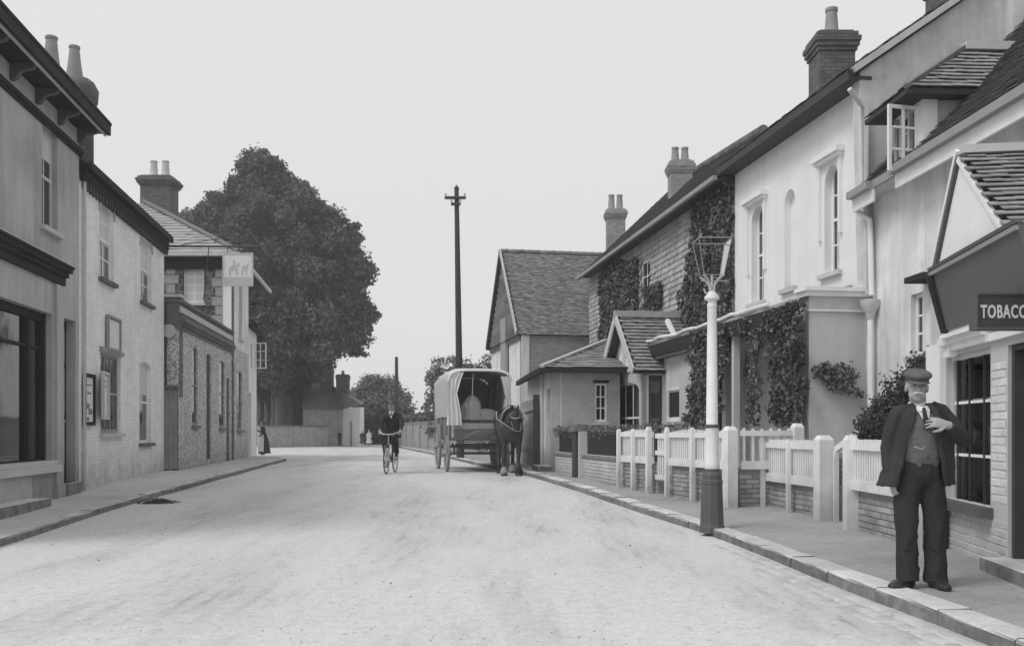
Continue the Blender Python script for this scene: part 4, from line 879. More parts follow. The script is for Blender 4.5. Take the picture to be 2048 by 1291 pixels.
# ground-floor bay / veranda block
FV = Fac.pts(FW.A-FW.n*1.05, FW.B-FW.n*1.05); zv = FV.h(1610, 597)
u0v = FV.L-1.0
FVs = Fac.pts(FV.B, FW.B-FW.n*.0)
wall(MB(), FVs.T, 0, FVs.L, -.3, zv+.10, [], .22).build('bay_side_wall', M['render_g'], WH)  # greyer than the bay front: shade on the side put into its colour
mb = MB(); mb.box(FVs.T, -.12, FVs.L, -.12, .3, zv+.1, zv+.16); mb.box(FVs.T, -.07, FVs.L, -.07, .3, zv+.02, zv+.1); mb.box(FVs.T, -.03, FVs.L, -.035, -.001, zv-.22, zv-.19); mb.build('bay_cornice', M['render'], WH)
mb = wall(MB(), FV.T, u0v, FV.L-.01, -.3, zv+.02, [(u0v+.25, FV.L-.25, .9, 2.6, .3)], .22); mb.build('bay_front_wall', M['render'], WH)
window(WH, FV.T, (u0v+.25, FV.L-.25, .9, 2.6), 3, 2, .1, M['white'], .05, .03, .05, sillm=M['kerb'])
# veranda roof all along (lead, tilted) with dark fringe, carried by posts
FVc = Fac.pts(FC.P(FC.u(1365), -1.05, 0), FV.A)
VR = thing('veranda', 'long low ivy-hung veranda roof with pale top edge along the white house', 'veranda', (FV.A.x, FV.A.y, gz(18)))
Pa, Pb = FV.P(-3.6, -.12, zv+.02), FV.P(FV.L-.5, -.12, zv+.02)
Pc, Pd = FV.P(-3.6, 1.0, zv+.30), FV.P(FV.L-.5, 1.0, zv+.30)
MB().hull([Pa, Pb, Pd, Pc]+[v-Vector((0, 0, .06)) for v in (Pa, Pb, Pd, Pc)], [(0,1,2,3),(7,6,5,4),(0,4,5,1),(1,5,6,2),(3,7,4,0)]).build('roof', M['slate'], VR)
MB().box(FV.T, -3.6, FV.L-.5, -.155, -.125, zv-.34, zv-.06).build('valance', M['dark'], VR)
MB().box(FV.T, -3.6, FV.L-.5, -.12, .9, zv-.14, zv-.10).build('soffit', M['dark'], VR)
MB().tube([FV.P(-3.6+k*.45, -.13+random.uniform(-.03, .02), zv+.05+random.uniform(-.03, .04)) for k in range(int((FV.L+3.1)/.45))], .035, 6).build('edge_roll', M['render'], VR)
for uu in (.9, 2.6, u0v-.1): MB().box(FV.T, uu, uu+.12, -.06, .06, -.1, zv-.05).build('post', M['cream'], VR)
# downpipes between the houses
DP = thing('rainwater_pipes', 'pair of pale cast-iron rainwater pipes with a hopper head between the two houses', 'drainpipe', FW.P(FW.L+.02, -.15, gz(15)))
f = FW; zz = zw-.1
up_x = f.u(1733)
def fp(px, py, o=-.12): u = f.u(px, o); return f.P(u, o, f.h(px, py, o))
MB().tube([fp(1699, 178, -.45), fp(1722, 208, -.2), fp(1733, 214, -.12), fp(1733, 400, -.12), fp(1733, 590, -.12)], .042, 10).build('upper_pipe', M['render_g'], DP)
MB().tube([fp(1712, 412, -.30), fp(1716, 424, -.25), fp(1740, 440, -.12), fp(1743, 590, -.12)], .045, 10).build('side_pipe', M['render'], DP)
hp = fp(1741, 600, -.14); MB().lathe(hp-Vector((0, 0, .30)), [(.06, 0), (.09, .12), (.15, .2), (.16, .30), (.12, .31)], 14).build('hopper', M['render_g'], DP)
MB().tube([hp-Vector((0, 0, .25)), Vector((hp.x, hp.y, gz(15)+.1))], .05, 10).build('lower_pipe', M['render'], DP)

# ---------------------------------------------------------------- gabled porch and bay on the cottage
kp = 12405; FPo = Fac(1222, kp/(1222-741), 1285, kp/(1285-741)); T = FPo.T
PO = thing('gabled_porch', 'gabled porch with tiled roof and barge boards on the ivy cottage front', 'porch', (FPo.B.x, FPo.B.y, gz(22)))
zpe = FPo.h(1285, 733); zpa = FPo.h(1252, 634); Lp = FPo.L; g0 = gz(22)
ow = (.45, Lp-.30, .75, zpe-.32, .22)
wall(MB(), T, 0, Lp, -.2, zpe, [ow], .15).build('front_wall', M['cream'], PO)
window(PO, T, ow[:4], 2, 3, .06, M['white'], .06, .035, .05, sillm=M['cream'])
FPs = Fac.pts(FPo.B, FPo.B+FPo.n*1.3)
wall(MB(), FPs.T, 0, .55, -.2, zpe, [(.1, .50, .25, zpe-.2)], .1).build('side_wall', M['cream'], PO)
dn = MB().box(FPs.T, .1, .50, .05, .08, .25, zpe-.2).build('door', M['darkwood'], PO); MB().box(FPs.T, .16, .44, .04, .049, 1.2, zpe-.35).build('door_pane', M['glass'], dn)
mb = MB(); mb.prism(T, [(0, zpe), (Lp, zpe), (Lp/2, zpa-.1)], .0, .12); mb.build('gable', M['render'], PO)
mb = MB(); mb.box(T, Lp*.42, Lp*.50, -.03, -.001, zpe+.05, zpa-.35); mb.box(T, .1, Lp-.1, -.04, -.001, zpe-.06, zpe+.03); mb.build('gable_strut', M['cream'], PO)
oh = .25; nP = Vector((FPo.n.x, FPo.n.y, 0)); a0 = FPo.P(Lp/2, -oh, zpa)
for sgn in (0, 1):
    base = FPo.P(Lp+.15 if sgn else -.15, -oh, zpe-.12); bvv = a0-base
    mb = MB(); slab(mb, base, nP, bvv, 1.9, bvv.length, .06); mb.build('roof', M['deck'], PO)
    tiles(PO, base, nP, bvv, 1.9, bvv.length+.05, M['tile_m'], .14, .17, .018, objs=150 if sgn else 0, near=(0, 0, 1), name='roof_tile', pm=M['tile_pc'])
    MB().beam(base-nP*.03, a0-nP*.03, .04, .2).build('barge_board', M['cream'], PO)
MB().beam(a0+Vector((0,0,.08))-nP*.05, a0+nP*1.7+Vector((0,0,.08)), .22, .16).build('ridge', M['roughcast'], PO)
kb = 13432; FBy = Fac(1328, kb/(1328-741), 1386, kb/(1386-741)); T = FBy.T
BY = thing('bay_window', 'boxed bay with pale sash window and blind, right of the gabled porch', 'bay window', (FBy.B.x, FBy.B.y, gz(20)))
zy = FBy.h(1386, 694); Ly = FBy.L
oy = (.15, Ly*.55, FBy.h(1340, 842), FBy.h(1340, 716))
wall(MB(), T, 0, Ly, -.2, zy, [oy], .12).build('wall', M['cream'], BY)
FYs = Fac.pts(FBy.B, FBy.B+FBy.n*.98); wall(MB(), FYs.T, 0, .98, -.2, zy-.001, [(.2, .75, 1.0, zy-.3)], .12).build('side_wall', M['cream'], BY)
window(BY, FYs.T, (.2, .75, 1.0, zy-.3), 2, 1, .04, M['white'], .06, .03, .05)
window(BY, T, oy, 2, 1, .03, M['white'], .08, .04, .06, blind=(.55, M['curtain']))
MB().hull([FBy.P(-.05, -.2, zy), FBy.P(Ly+.2, -.2, zy), FBy.P(Ly+.2, 1.0, zy+.45), FBy.P(-.05, 1.0, zy+.45)]+[FBy.P(-.05, -.2, zy-.1), FBy.P(Ly+.2, -.2, zy-.1), FBy.P(Ly+.2, 1.0, zy-.1), FBy.P(-.05, 1.0, zy-.1)], [(0,1,2,3),(7,6,5,4),(0,4,5,1),(1,5,6,2),(3,7,4,0)]).build('roof', M['tile'], BY)
MB().beam(at_depth(1334, 640, FBy.y(1340)), at_depth(1352, 676, FBy.y(1350)), .08, .10).beam(at_depth(1350, 676, FBy.y(1350)), at_depth(1380, 672, FBy.y(1370)), .08, .08).build('flashing', M['render'], BY)
# ================================================================ RIGHT front: low walls and white fences
def low_wall(name, label, f, u0, u1, top, m_b, m_core, nmax=150, th=.22, cop=None, from_right=True, z0=None):
    o = thing(name, label, 'wall', f.P(u1, 0, gz(f.y(1024)) if False else 0))
    zb_ = (z0 if z0 is not None else gz((f.P(u0, 0, 0).y+f.P(u1, 0, 0).y)/2)+PAVE)
    MB().box(f.T, u0, u1, .012, th, zb_-.3, top-.001).build('core', m_core, o)
    bricks(o, f.T, u0, u1, zb_-.02, top-.02, m_b, nmax=nmax, from_right=from_right)
    if cop: MB().box(f.T, u0-.02, u1+.02, -.05, th+.04, top, top+.06).build('coping', cop, o)
    return o
def post(parent, p, w_, zb_, zt_, m, d=None, ang=0, cap=True, name='post'):
    T_ = Matrix.Translation((p[0], p[1], 0)) @ Matrix.Rotation(ang, 4, 'Z'); mb = MB(); d = d or w_; e = min(w_*.12, .012)
    mb.box(T_, -w_/2, w_/2, -d/2, d/2, zb_, zt_-.06)
    if cap: mb.add([T_ @ Vector(v) for v in ((-w_/2,-d/2,zt_-.06),(w_/2,-d/2,zt_-.06),(w_/2,d/2,zt_-.06),(-w_/2,d/2,zt_-.06),(-w_*.3,-d*.3,zt_),(w_*.3,-d*.3,zt_),(w_*.3,d*.3,zt_),(-w_*.3,d*.3,zt_))], [(0,1,5,4),(1,2,6,5),(2,3,7,6),(3,0,4,7),(4,5,6,7)])
    return mb.build(name, m, parent)
def fence(label, f, u0, u1, zr_low, zr_top, tops, posts_u, m, group=None, dz=0.0, pw=.035, gap=.075, rail=.085, off=-.07, pj=0.0, zt_post=None, bases=None, wave=0.0):
    """rails + pickets + posts in front of plane f (heights may drift by dz along the length)"""
    o = thing('picket_fence', label, 'fence', f.P(u0, off, bases[0] if bases else gz(f.P(u0, 0, 0).y)+PAVE), group); L_ = u1-u0
    T2 = f.T @ Matrix.Translation((u0, off, 0)) @ Matrix(((1, 0, 0, 0), (0, 1, 0, 0), (dz/L_, 0, 1, 0), (0, 0, 0, 1)))
    block('rail', m, o, f.T, u0, u1, off-.02, off+.02, zr_low, zr_low+rail*1.5); block('rail', m, o, f.T, u0, u1, off-.02, off+.02, zr_top, zr_top+rail)
    u = u0+.05
    while u < u1-.04:
        k = (u-u0); block('picket', m, o, f.T, u, u+pw, off+.021, off+.045, zr_low+.01, tops+wave*abs(math.sin(k*2.2))+random.uniform(-.004, .004)); u += gap
    for pu, w_, zt_ in posts_u:
        p = f.P(u0+pu, off-.02-w_/2 if w_ < .1 else off, 0); zb_ = gz(p.y)+PAVE-.05
        post(o, p, w_, zb_, zt_, m, ang=math.atan2(f.d.y, f.d.x))
    return o
# low wall with iron panels before the annex
LW = Fac(1110, 23.7, 1247, 18.6); zl = LW.h(1210, 917); 
o = low_wall('garden_wall', 'low pale wall with dark railings in front of the annex', LW, 0, LW.L, zl, M['brickpc_w'], M['mortar_w'], 150, cop=M['kerb'])
zr = LW.h(1210, 868)
mb = MB()
u = .08
while u < LW.L-.05: mb.box(LW.T, u, u+.018, .09, .108, zl+.06, zr+.05); u += .05
mb.build('railing_bars', M['iron'], o, kind='stuff')
block('rail', M['iron'], o, LW.T, 0, LW.L, .08, .12, zr, zr+.035)
MB().box(LW.T, 0.05, LW.L-.05, .13, .145, zl+.06, zr).build('back_board', M['signboard'], o)
pu = LW.u(1161)
pl = thing('gate_pillar', 'dark square pillar with pale cap in the low wall near the annex', 'pillar', LW.P(pu, -.1, gz(21)))
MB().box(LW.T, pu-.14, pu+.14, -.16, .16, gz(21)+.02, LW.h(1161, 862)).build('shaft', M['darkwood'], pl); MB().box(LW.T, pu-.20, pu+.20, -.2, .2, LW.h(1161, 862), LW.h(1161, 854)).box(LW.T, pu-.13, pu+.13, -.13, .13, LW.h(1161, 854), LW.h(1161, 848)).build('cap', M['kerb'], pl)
MB().box(LW.T, pu+.15, pu+.24, -.1, .1, gz(21)+.02, LW.h(1161, 862)).build('post', M['cream'], pl)
# fence 1 with wall under it
W1 = Fac(1247, 18.6, 1470, 14.75); t1 = W1.h(1400, 930); g1 = gz(16.5)+PAVE
low_wall('garden_wall', 'low weathered brick wall under the long white fence behind the lamp post', W1, 0, W1.u(1316), t1, M['brickpc'], M['mortar'], 150)
low_wall('garden_wall', 'low brick wall between the small white gate and the lamp post', W1, W1.u(1343), W1.L-.1, t1, M['brickpc'], M['mortar'], 200)
zl1, zt1 = W1.h(1380, 932), W1.h(1380, 872)
fence('long white picket fence on a brick wall from the annex railings to the small gate', W1, 0, W1.u(1313), zl1, zt1-.02, zt1+.07, [(.05, .07, zt1+.13), (W1.u(1278), .07, zt1+.13), (W1.u(1313)-.05, .09, zt1+.17)], M['white'], 'white garden fences', wave=.05)
fence('white picket fence directly behind the lamp post', W1, W1.u(1345), W1.L, zl1, zt1-.02, zt1+.07, [(.03, .07, zt1+.16), (W1.u(1398)-W1.u(1345), .07, zt1+.15), (W1.L-W1.u(1345)-.03, .175, W1.h(1466, 852))], M['white'], 'white garden fences', wave=.05)
GT = thing('small_gate', 'small white wooden gate closed between two fence posts, beside an opening in the wall', 'gate', W1.P(W1.u(1318), -.05, g1))
for z in (g1+.28, g1+.72, zt1-.04): block('rail', M['white'], GT, W1.T, W1.u(1316)+.0, W1.u(1345)-.02, -.06, -.03, z, z+.08)
u = W1.u(1317)+.02
while u < W1.u(1344)-.04: block('picket', M['white'], GT, W1.T, u, u+.05, -.028, -.01, g1+.25, zt1+.05); u += .085
# return fence to the house
W2 = Fac(1478, 14.85, 1602, 15.0); W2 = Fac.pts((W2.A.x, 14.85), (4.58, 15.05)); t2 = W2.h(1540, 938)
low_wall('garden_wall', 'low brick return wall under the open rails, between lamp post and house', W2, 0, W2.L, t2, M['brickpc'], M['mortar'], 120)
o = fence('white open-railed return fence running from the big post towards the house', W2, 0, W2.L, W2.h(1540, 937), W2.h(1540, 871), W2.h(1540, 856), [(W2.L-.1, .16, W2.h(1600, 846))], M['white'], 'white garden fences', pw=.04, gap=.15, off=-.06)
# fence 2
W3 = Fac(1538, 15.0, 1658, 12.95); t3 = W3.h(1600, 966)
low_wall('garden_wall', 'low pale brick wall under the white fence left of the pavement step', W3, 0, W3.L, t3, M['brickpc'], M['mortar'], 250)
zl3, zt3 = W3.h(1600, 968), W3.h(1600, 897)
fence('white picket fence left of the gateway with a broad gatepost at its right end', W3, 0, W3.L, zl3, zt3, zt3+.13, [(.04, .08, zt3+.15), (W3.u(1592), .055, zt3+.14), (W3.L-.02, .20, W3.h(1658, 870))], M['white'], 'white garden fences')
# fence 3
W4 = Fac(1710, 11.85, 1800, 10.35); W4 = Fac.pts((4.28, 11.85), (4.30, 9.9)); t4 = W4.h(1740, 984)
low_wall('garden_wall', 'low pale brick wall under the white fence behind the standing man', W4, 0, W4.L, t4, M['brickpc'], M['mortar'], 260)
zl4, zt4 = W4.h(1740, 982), W4.h(1740, 900)
fence('white picket fence between the gateway and the tobacco shop, behind the man', W4, 0, W4.L, zl4, zt4, zt4+.13, [(.04, .15, W4.h(1714, 870)), (W4.L-.05, .10, zt4+.15)], M['white'], 'white garden fences')
# handrail up to the door, slope of dark earth between the gateposts
hr = thing('handrail', 'white sloping handrail rising behind the gateway towards the dark shrub', 'handrail', (4.25, 12.4, gz(12)))
pa, pb = at_depth(1672, 898, 12.8), at_depth(1748, 842, 12.2); MB().beam(pa, pb, .05, .075).build('rail', M['white'], hr); post(hr, pa, .06, gz(12)+.05, pa.z, M['white']); post(hr, pb+Vector((.0, 0, 0)), .06, .1, pb.z, M['white'])
bk = Fac.pts((4.35, 14.2), (4.75, 14.15)); low_wall('garden_wall', 'dark brick step wall seen through the open gateway', bk, .06, .6, 1.0, M['tile'], M['mortar'], 60)
GG = thing('gas_lamp', 'street gas lamp with white shaft, dark tapered base and open glass lantern', 'street lamp', at_ground(1424, 1056, PAVE))
b0 = at_ground(1424, 1056, PAVE); ly = b0.y; hh = lambda py: CAMH+(HY-py)*ly/F-b0.z; rr = lambda w_: w_*1.06*ly/F/2
MB().lathe(b0, [(rr(48), -.05), (rr(48), .03), (rr(45), .05), (rr(39), hh(968)), (rr(41), hh(966)), (rr(41), hh(960)), (rr(36), hh(957)), (rr(37), hh(952)), (rr(36), hh(948)), (rr(29), hh(942)), (rr(30), hh(938)), (rr(26), hh(936))], 10, smooth=False).build('base', M['ironbase'], GG)
MB().lathe(b0, [(rr(27), hh(937)), (rr(29), hh(935)), (rr(29), hh(925)), (rr(26), hh(918)), (rr(25.5), hh(855)), (rr(27), hh(853)), (rr(22), hh(848)), (rr(17.5), hh(622)), (rr(17), hh(616))], 20).build('shaft', M['white'], GG)
MB().lathe(b0, [(rr(17), hh(856)), (rr(28), hh(855)), (rr(29), hh(852)), (rr(28), hh(849)), (rr(20), hh(848))], 18).build('collar', M['ironbase'], GG)
MB().lathe(b0, [(rr(17), hh(617)), (rr(18.5), hh(615)), (rr(18.5), hh(608)), (rr(16), hh(606)), (rr(16), hh(602)), (rr(21), hh(601)), (rr(28), hh(598)), (rr(28), hh(593)), (rr(17), hh(587)), (rr(13), hh(583)), (rr(4), hh(581)), (.01, hh(545))], 18).build('capital', M['white'], GG)
lt, lb_, wt, wb = hh(481), hh(552), rr(61), rr(37)
mb = MB()
cr = [Vector((sx*wt, sy_*wt, lt)) for sx, sy_ in ((-1,-1),(1,-1),(1,1),(-1,1))]; cb_ = [Vector((sx*wb, sy_*wb, lb_)) for sx, sy_ in ((-1,-1),(1,-1),(1,1),(-1,1))]
for k in range(4):
    mb.beam(b0+cr[k], b0+cb_[k], .008); mb.beam(b0+cr[k], b0+cr[(k+1) % 4], .010, .012); mb.beam(b0+cb_[k], b0+cb_[(k+1) % 4], .009)
mb.beam(b0+cr[0]*.82+Vector((0,0,.12)), b0+cr[1]*.82+Vector((0,0,.12)), .014); mb.beam(b0+cr[0], b0+Vector((cr[0].x*.82, cr[0].y*.82, lt+.05)), .014)
ln = mb.build('lantern_frame', M['greyp'], GG)
for k in range(4):
    q = [b0+v for v in (cb_[k], cb_[(k+1) % 4], cr[(k+1) % 4], cr[k])]; MB().add(q, [(0, 1, 2, 3)]).build('pane', M['lampglass'], ln)
for sx, sy_ in ((-1,-1),(1,-1),(1,1),(-1,1)):
    MB().tube([b0+Vector((sx*.02, sy_*.02, hh(584))), b0+Vector((sx*.03, sy_*.03, hh(570))), b0+Vector((sx*wb*.55, sy_*wb*.55, hh(560))), b0+Vector((sx*wb, sy_*wb, lb_))], .013, 8).build('cradle_arm', M['render_g'], GG)
MB().tube([b0+Vector((-.02, -.02, hh(590))), b0+Vector((-rr(26), -.02, hh(586))), b0+Vector((-rr(32), -.02, hh(578)))], .01, 6).build('ladder_bar', M['render_g'], GG)
MB().tube([b0+Vector((0, 0, hh(550))), b0+Vector((0, 0, hh(530)))], .012, 6).build('burner', M['iron'], GG)

# ================================================================ RIGHT: house with dormer, behind the shop
kR = 12424; FR = Fac(1746, kR/(1746-930), 2500, kR/(2500-930)); T = FR.T
DH = thing('dormer_house', 'pale plastered house with tiled dormer and open casement above the tobacco shop', 'house', (FR.A.x, FR.A.y, gz(14)))
zr_ = FR.h(1746, 398)
g2 = (FR.u(1822, .0), FR.u(1846), FR.h(1822, 712), FR.h(1822, 590))
wall(MB(), T, 0, FR.L, -.3, zr_, [g2], .3).build('wall', M['plaster'], DH)
MB().box(T, .3, FR.L, .7, .8, 0, zr_-.2).build('interior', M['interior'], DH)
window(DH, T, g2, 3, 2, .08, M['white'], .05, .03, .06, meet=False)
MB().box(T, FR.u(1808, -.3), g2[1]+.6, -.30, 0, g2[3]+.10, g2[3]+.18).build('window_hood', M['dark'], DH)
# eaves and roof
nR = Vector((FR.n.x, FR.n.y, 0)); dR = Vector((FR.d.x, FR.d.y, 0)); oh = .32; pit = 1.0
RR = FR.P(.0, -oh, zr_+.08); bR = nR*5+Vector((0, 0, 5*pit)); LRr = FR.L
mb = MB(); slab(mb, RR, dR, bR, LRr, bR.length, .08); mb.build('roof', M['deck'], DH)
dy0, dy1 = FR.u(1790), FR.u(1846)      # dormer front edges along the wall
zd0 = zr_+.15; zde = FR.h(1846, 190)+.02
dd = .12
def kR_(s, t):
    inn = t*nR.length*5/bR.length-oh
    return not (dy0-.05 < s < dy1+.03 and inn < (zde-zr_) and inn > dd-.3)
tiles(DH, RR, dR, bR, min(LRr, FR.u(2300)), bR.length, M['tile'], .10, .165, .014, keep=kR_, name='roof_tile', objs=280, near=FR.P(FR.u(2000), 0, zr_), pm=M['tile'])
for a_, b_ in ((0.0, dy0-.02), (dy1-.15, FR.L)):
    MB().box(T, a_, b_, -oh-.12, -oh-.02, zr_-.02, zr_+.09).build('gutter', M['greyp'], DH)
    MB().box(T, a_, b_, -oh-.02, -oh+.02, zr_-.22, zr_+.02).build('fascia', M['white'], DH)
MB().box(T, 0, FR.L, -oh+.02, 0, zr_-.04, zr_-.01).build('soffit', M['render_g'], DH)
MB().box(T, dy0-.05, dy1+.02, -oh-.02, 0, zr_-.02, zr_+.12).build('window_ledge', M['greyp'], DH)
# dormer
FD = Fac.pts(FR.P(dy0, -.02, 0), FR.P(dy1, -.02, 0)); Ld = FD.L; dn_len = 2.6
dw_ = (.10, Ld-.12, zd0+.05, zde-.12)
fr = wall(MB(), FD.T, 0, Ld, zr_, zde, [dw_], .12).build('dormer', M['white'], DH)
window(fr, FD.T, (dw_[0]+(dw_[1]-dw_[0])*.5, dw_[1], dw_[2], dw_[3]), 3, 2, .03, M['white'], .05, .025, None, meet=False, name='casement') if False else None
FDc = Fac.pts(FD.B, FD.B+FD.n*dn_len)
MB().prism(FDc.T, [(0.001, zr_), (0.001, zde), (zde-zr_, zde)], .0, .1).build('dormer_cheek', M['roughcast'], DH)
MB().prism(FDc.T, [(0.0, zr_+.12), (0.0, zde-.05), (.22, zde-.05), (.22, zr_+.30)], -.03, -.002).build('cheek_board', M['white'], DH)
MB().prism(Fac.pts(FD.A+FD.n*dn_len, FD.A).T, [(dn_len-(zde-zr_), zde), (dn_len, zde), (dn_len, zr_)], 0, .1).build('dormer_side', M['roughcast'], DH)
e_ = .26; A0 = FD.P(-e_, -e_-.08, zde-.02); A1 = FD.P(Ld+e_, -e_-.08, zde-.02); hd = .95; rd_ = .80
Rg0 = FD.P(Ld/2, hd-.1, zde+rd_); Rg1 = FD.P(Ld/2, 3.4, zde+rd_); E1 = FD.P(Ld+e_, 3.4, zde-.02); E0 = FD.P(-e_, 3.4, zde-.02)
MB().hull([A0, A1, Rg0, Rg1, E1, E0]+[v-Vector((0, 0, .07)) for v in (A0, A1, E1, E0)], [(0,1,2),(1,4,3,2),(5,0,2,3),(6,9,8,7),(0,6,7,1),(1,7,8,4),(0,5,9,6)]).build('dormer_roof', M['deck'], DH)
nD = Vector((FD.n.x, FD.n.y, 0)); dD = Vector((FD.d.x, FD.d.y, 0))
sb_ = (Rg0-A1); sb_ = sb_-nD*sb_.dot(nD); run = (Rg0-A1).dot(nD); LbD = sb_.length
tiles(DH, A1, nD, sb_, 3.5, LbD, M['tile'], .10, .165, .016, keep=lambda s, t: s > run*t/LbD-.02, name='dormer_tile', objs=290, near=A1, pm=M['tile_pc'])
fb = (Rg0-A0); w2_ = (A1-A0).length; fb2 = fb-dD*fb.dot(dD); LbF = fb2.length
tiles(DH, A0, dD, fb2, w2_, LbF, M['tile'], .10, .165, .016, keep=lambda s, t: w2_*.5*t/LbF < s < w2_-w2_*.5*t/LbF, name='dormer_tile')
MB().beam(Rg0+Vector((0,0,.06)), Rg1+Vector((0,0,.06)), .2, .12).build('dormer_ridge', M['lead'], DH)
MB().beam(A1+Vector((0,0,.03)), Rg0+Vector((0,0,.05)), .1, .06).build('dormer_hip', M['tile'], DH)
# open casement leaf and the closed one
hinge = FD.P(Ld-.22, -.04, 0); tip = at_depth(1776, 300, FD.y(1800)-.30); dx = (Vector((tip.x, tip.y, 0))-Vector((hinge.x, hinge.y, 0)))
hx = at_depth(1836, 300, FD.y(1836)); lx = at_depth(1776, 300, hx.y-.12)
dx = Vector((lx.x-hx.x, lx.y-hx.y, 0)); wl = dx.length; start = Vector((lx.x, lx.y, 0))
leaf_window(DH, start, (-dx).normalized(), wl, CAMH+(HY-345)*hx.y/F, CAMH+(HY-214)*hx.y/F, M['white'], 3, 2, fr=.05)
window(DH, FD.T, (dw_[0], dw_[1]*.55, dw_[2], dw_[3]), 3, 1, .04, M['white'], .05, .025, None, meet=False, name='casement')

# ================================================================ RIGHT: tobacconist's shop
kS = 6065; FS = Fac(1862, 10.6, 2300, kS/(2300-1290)); T = FS.T
TS_ = thing('tobacco_shop', 'small tobacconist shop with white gable, tiled roof and dark fascia board at right edge', 'shop', FS.P(FS.u(2012), 0, gz(8)))
zs = 3.0; gS = gz(9)+PAVE
sw = (FS.u(1893), FS.u(1981), FS.h(1893, 994), FS.h(1893, 714)); sdr = (FS.u(2016), FS.u(2130), gS+.12, FS.h(2016, 690)); Ls = FS.L
wall(MB(), T, 0, Ls, -.3, zs-.02, [sw, sdr], .25).build('wall', M['mortar_w'], TS_)
MB().box(T, .2, Ls-.2, 1.0, 1.1, 0, zs-.1).build('interior', M['interior'], TS_)
bricks(TS_, T, sw[0]-.1, sdr[0], gS-.02, sw[2]-.10, M['brickpc_w'], avoid=[sdr], nmax=160)
bricks(TS_, T, sw[1]+.03, sdr[0]-.02, sw[2]+.05, sdr[3]-.1, M['brickpc_w'], nmax=140)
MB().box(T, FS.u(1863), sw[0]-.02, -.06, -.002, gS, FS.h(1875, 690)).build('pilaster', M['white'], TS_)
# window: dark stanchions and thin bars, goods inside
s0_, s1_, a_, b_ = sw; mb = MB()
mb.box(T, s0_, s0_+.04, .05, .10, a_, b_); mb.box(T, s1_-.04, s1_, .04, .10, a_, b_); mb.box(T, s0_+.04, s1_-.04, .04, .10, b_-.05, b_); wn = mb.build('shop_window', M['cream'], TS_)
for k, xm in enumerate((s0_+(s1_-s0_)*.12, s0_+(s1_-s0_)*.40, s0_+(s1_-s0_)*.72)):
    block('mullion', M['dark'], wn, T, xm, xm+.045, .055, .082, a_, b_)
for zf in (.30, .66): block('glazing_bar', M['white'], wn, T, s0_+.06, s1_-.04, .06, .085, a_+(b_-a_)*zf, a_+(b_-a_)*zf+.028)
for c_ in range(4):
    xa = s0_+(s1_-s0_)*(0, .12, .40, .72)[c_]+.05; xb = s0_+(s1_-s0_)*(.12, .40, .72, 1)[c_]-.0
    for r0, r1 in ((0, .30), (.32, .66), (.69, 1)): block('pane', M['shopglass'], wn, T, xa, xb, .07, .076, a_+(b_-a_)*r0, a_+(b_-a_)*r1)
MB().box(T, s0_-.06, s1_+.08, -.12, .03, a_-.10, a_-.005).build('sill', M['ironbase'], wn)
MB().box(T, s0_, s1_, .19, .21, a_, b_).build('window_back', M['curtain'], TS_)
rs = random.Random(11)
for shelf in range(4):
    zz_ = a_+.02+shelf*(b_-a_)/4.1
    block('shelf', M['cream'], TS_, T, s0_+.03, s1_-.03, .095, .188, zz_-.012, zz_)
JR = thing('display_jar', 'pale jars and packets crowded behind the tobacco shop window, lower shelf', 'jar', FS.P(s0_+.2, .2, a_+.02), 'goods in the tobacco shop window') if False else None
jars = []
for shelf in range(4):
    zz_ = a_+.021+shelf*(b_-a_)/4.1; x = s0_+.08
    while x < s1_-.10:
        w_ = rs.uniform(.05, .10); h_ = rs.uniform(.10, .22); v = rs.choice(('paper', 'canvas', 'cream', 'sack', 'greyp'))
        c_ = FS.P(x+w_/2, .142, zz_); mb = MB()
        if rs.random() < .5: mb.lathe(c_, [(w_*.40, 0), (w_*.42, .01), (w_*.42, h_*.75), (w_*.25, h_*.85), (w_*.28, h_*.87), (w_*.28, h_)], 12); nm, lb = 'display_jar', 'jar'
        else: mb.box(T, x, x+w_*.9, .11, .17, zz_, zz_+h_); nm, lb = 'display_packet', 'packet'
        o_ = mb.build(nm, M[v], loc=c_); sh_ = ('lowest', 'second lowest', 'second highest', 'top')[shelf]; cl_ = {'paper': 'white', 'canvas': 'light grey', 'cream': 'pale grey', 'sack': 'mid-grey', 'greyp': 'dark grey'}[v]; tag(o_, f'{cl_} {lb} on the {sh_} shelf behind the tobacco shop window', lb, f'{lb}s in the tobacco shop window'); x += w_+rs.uniform(.01, .05)
# door
dn = MB().box(T, sdr[0]+.06, sdr[1]-.06, .18, .23, sdr[2], sdr[3]-.05).build('door', M['dark'], TS_)
mb = MB(); mb.box(T, sdr[0], sdr[0]+.06, .03, .25, sdr[2], sdr[3]); mb.box(T, sdr[0]+.06, sdr[1], .03, .25, sdr[3]-.05, sdr[3]); mb.build('door_frame', M['darkwood'], TS_)
MB().box(T, sdr[0]-.05, sdr[1], -.22, .18, gS-.1, sdr[2]-.001).build('doorstep', M['kerb'], TS_)
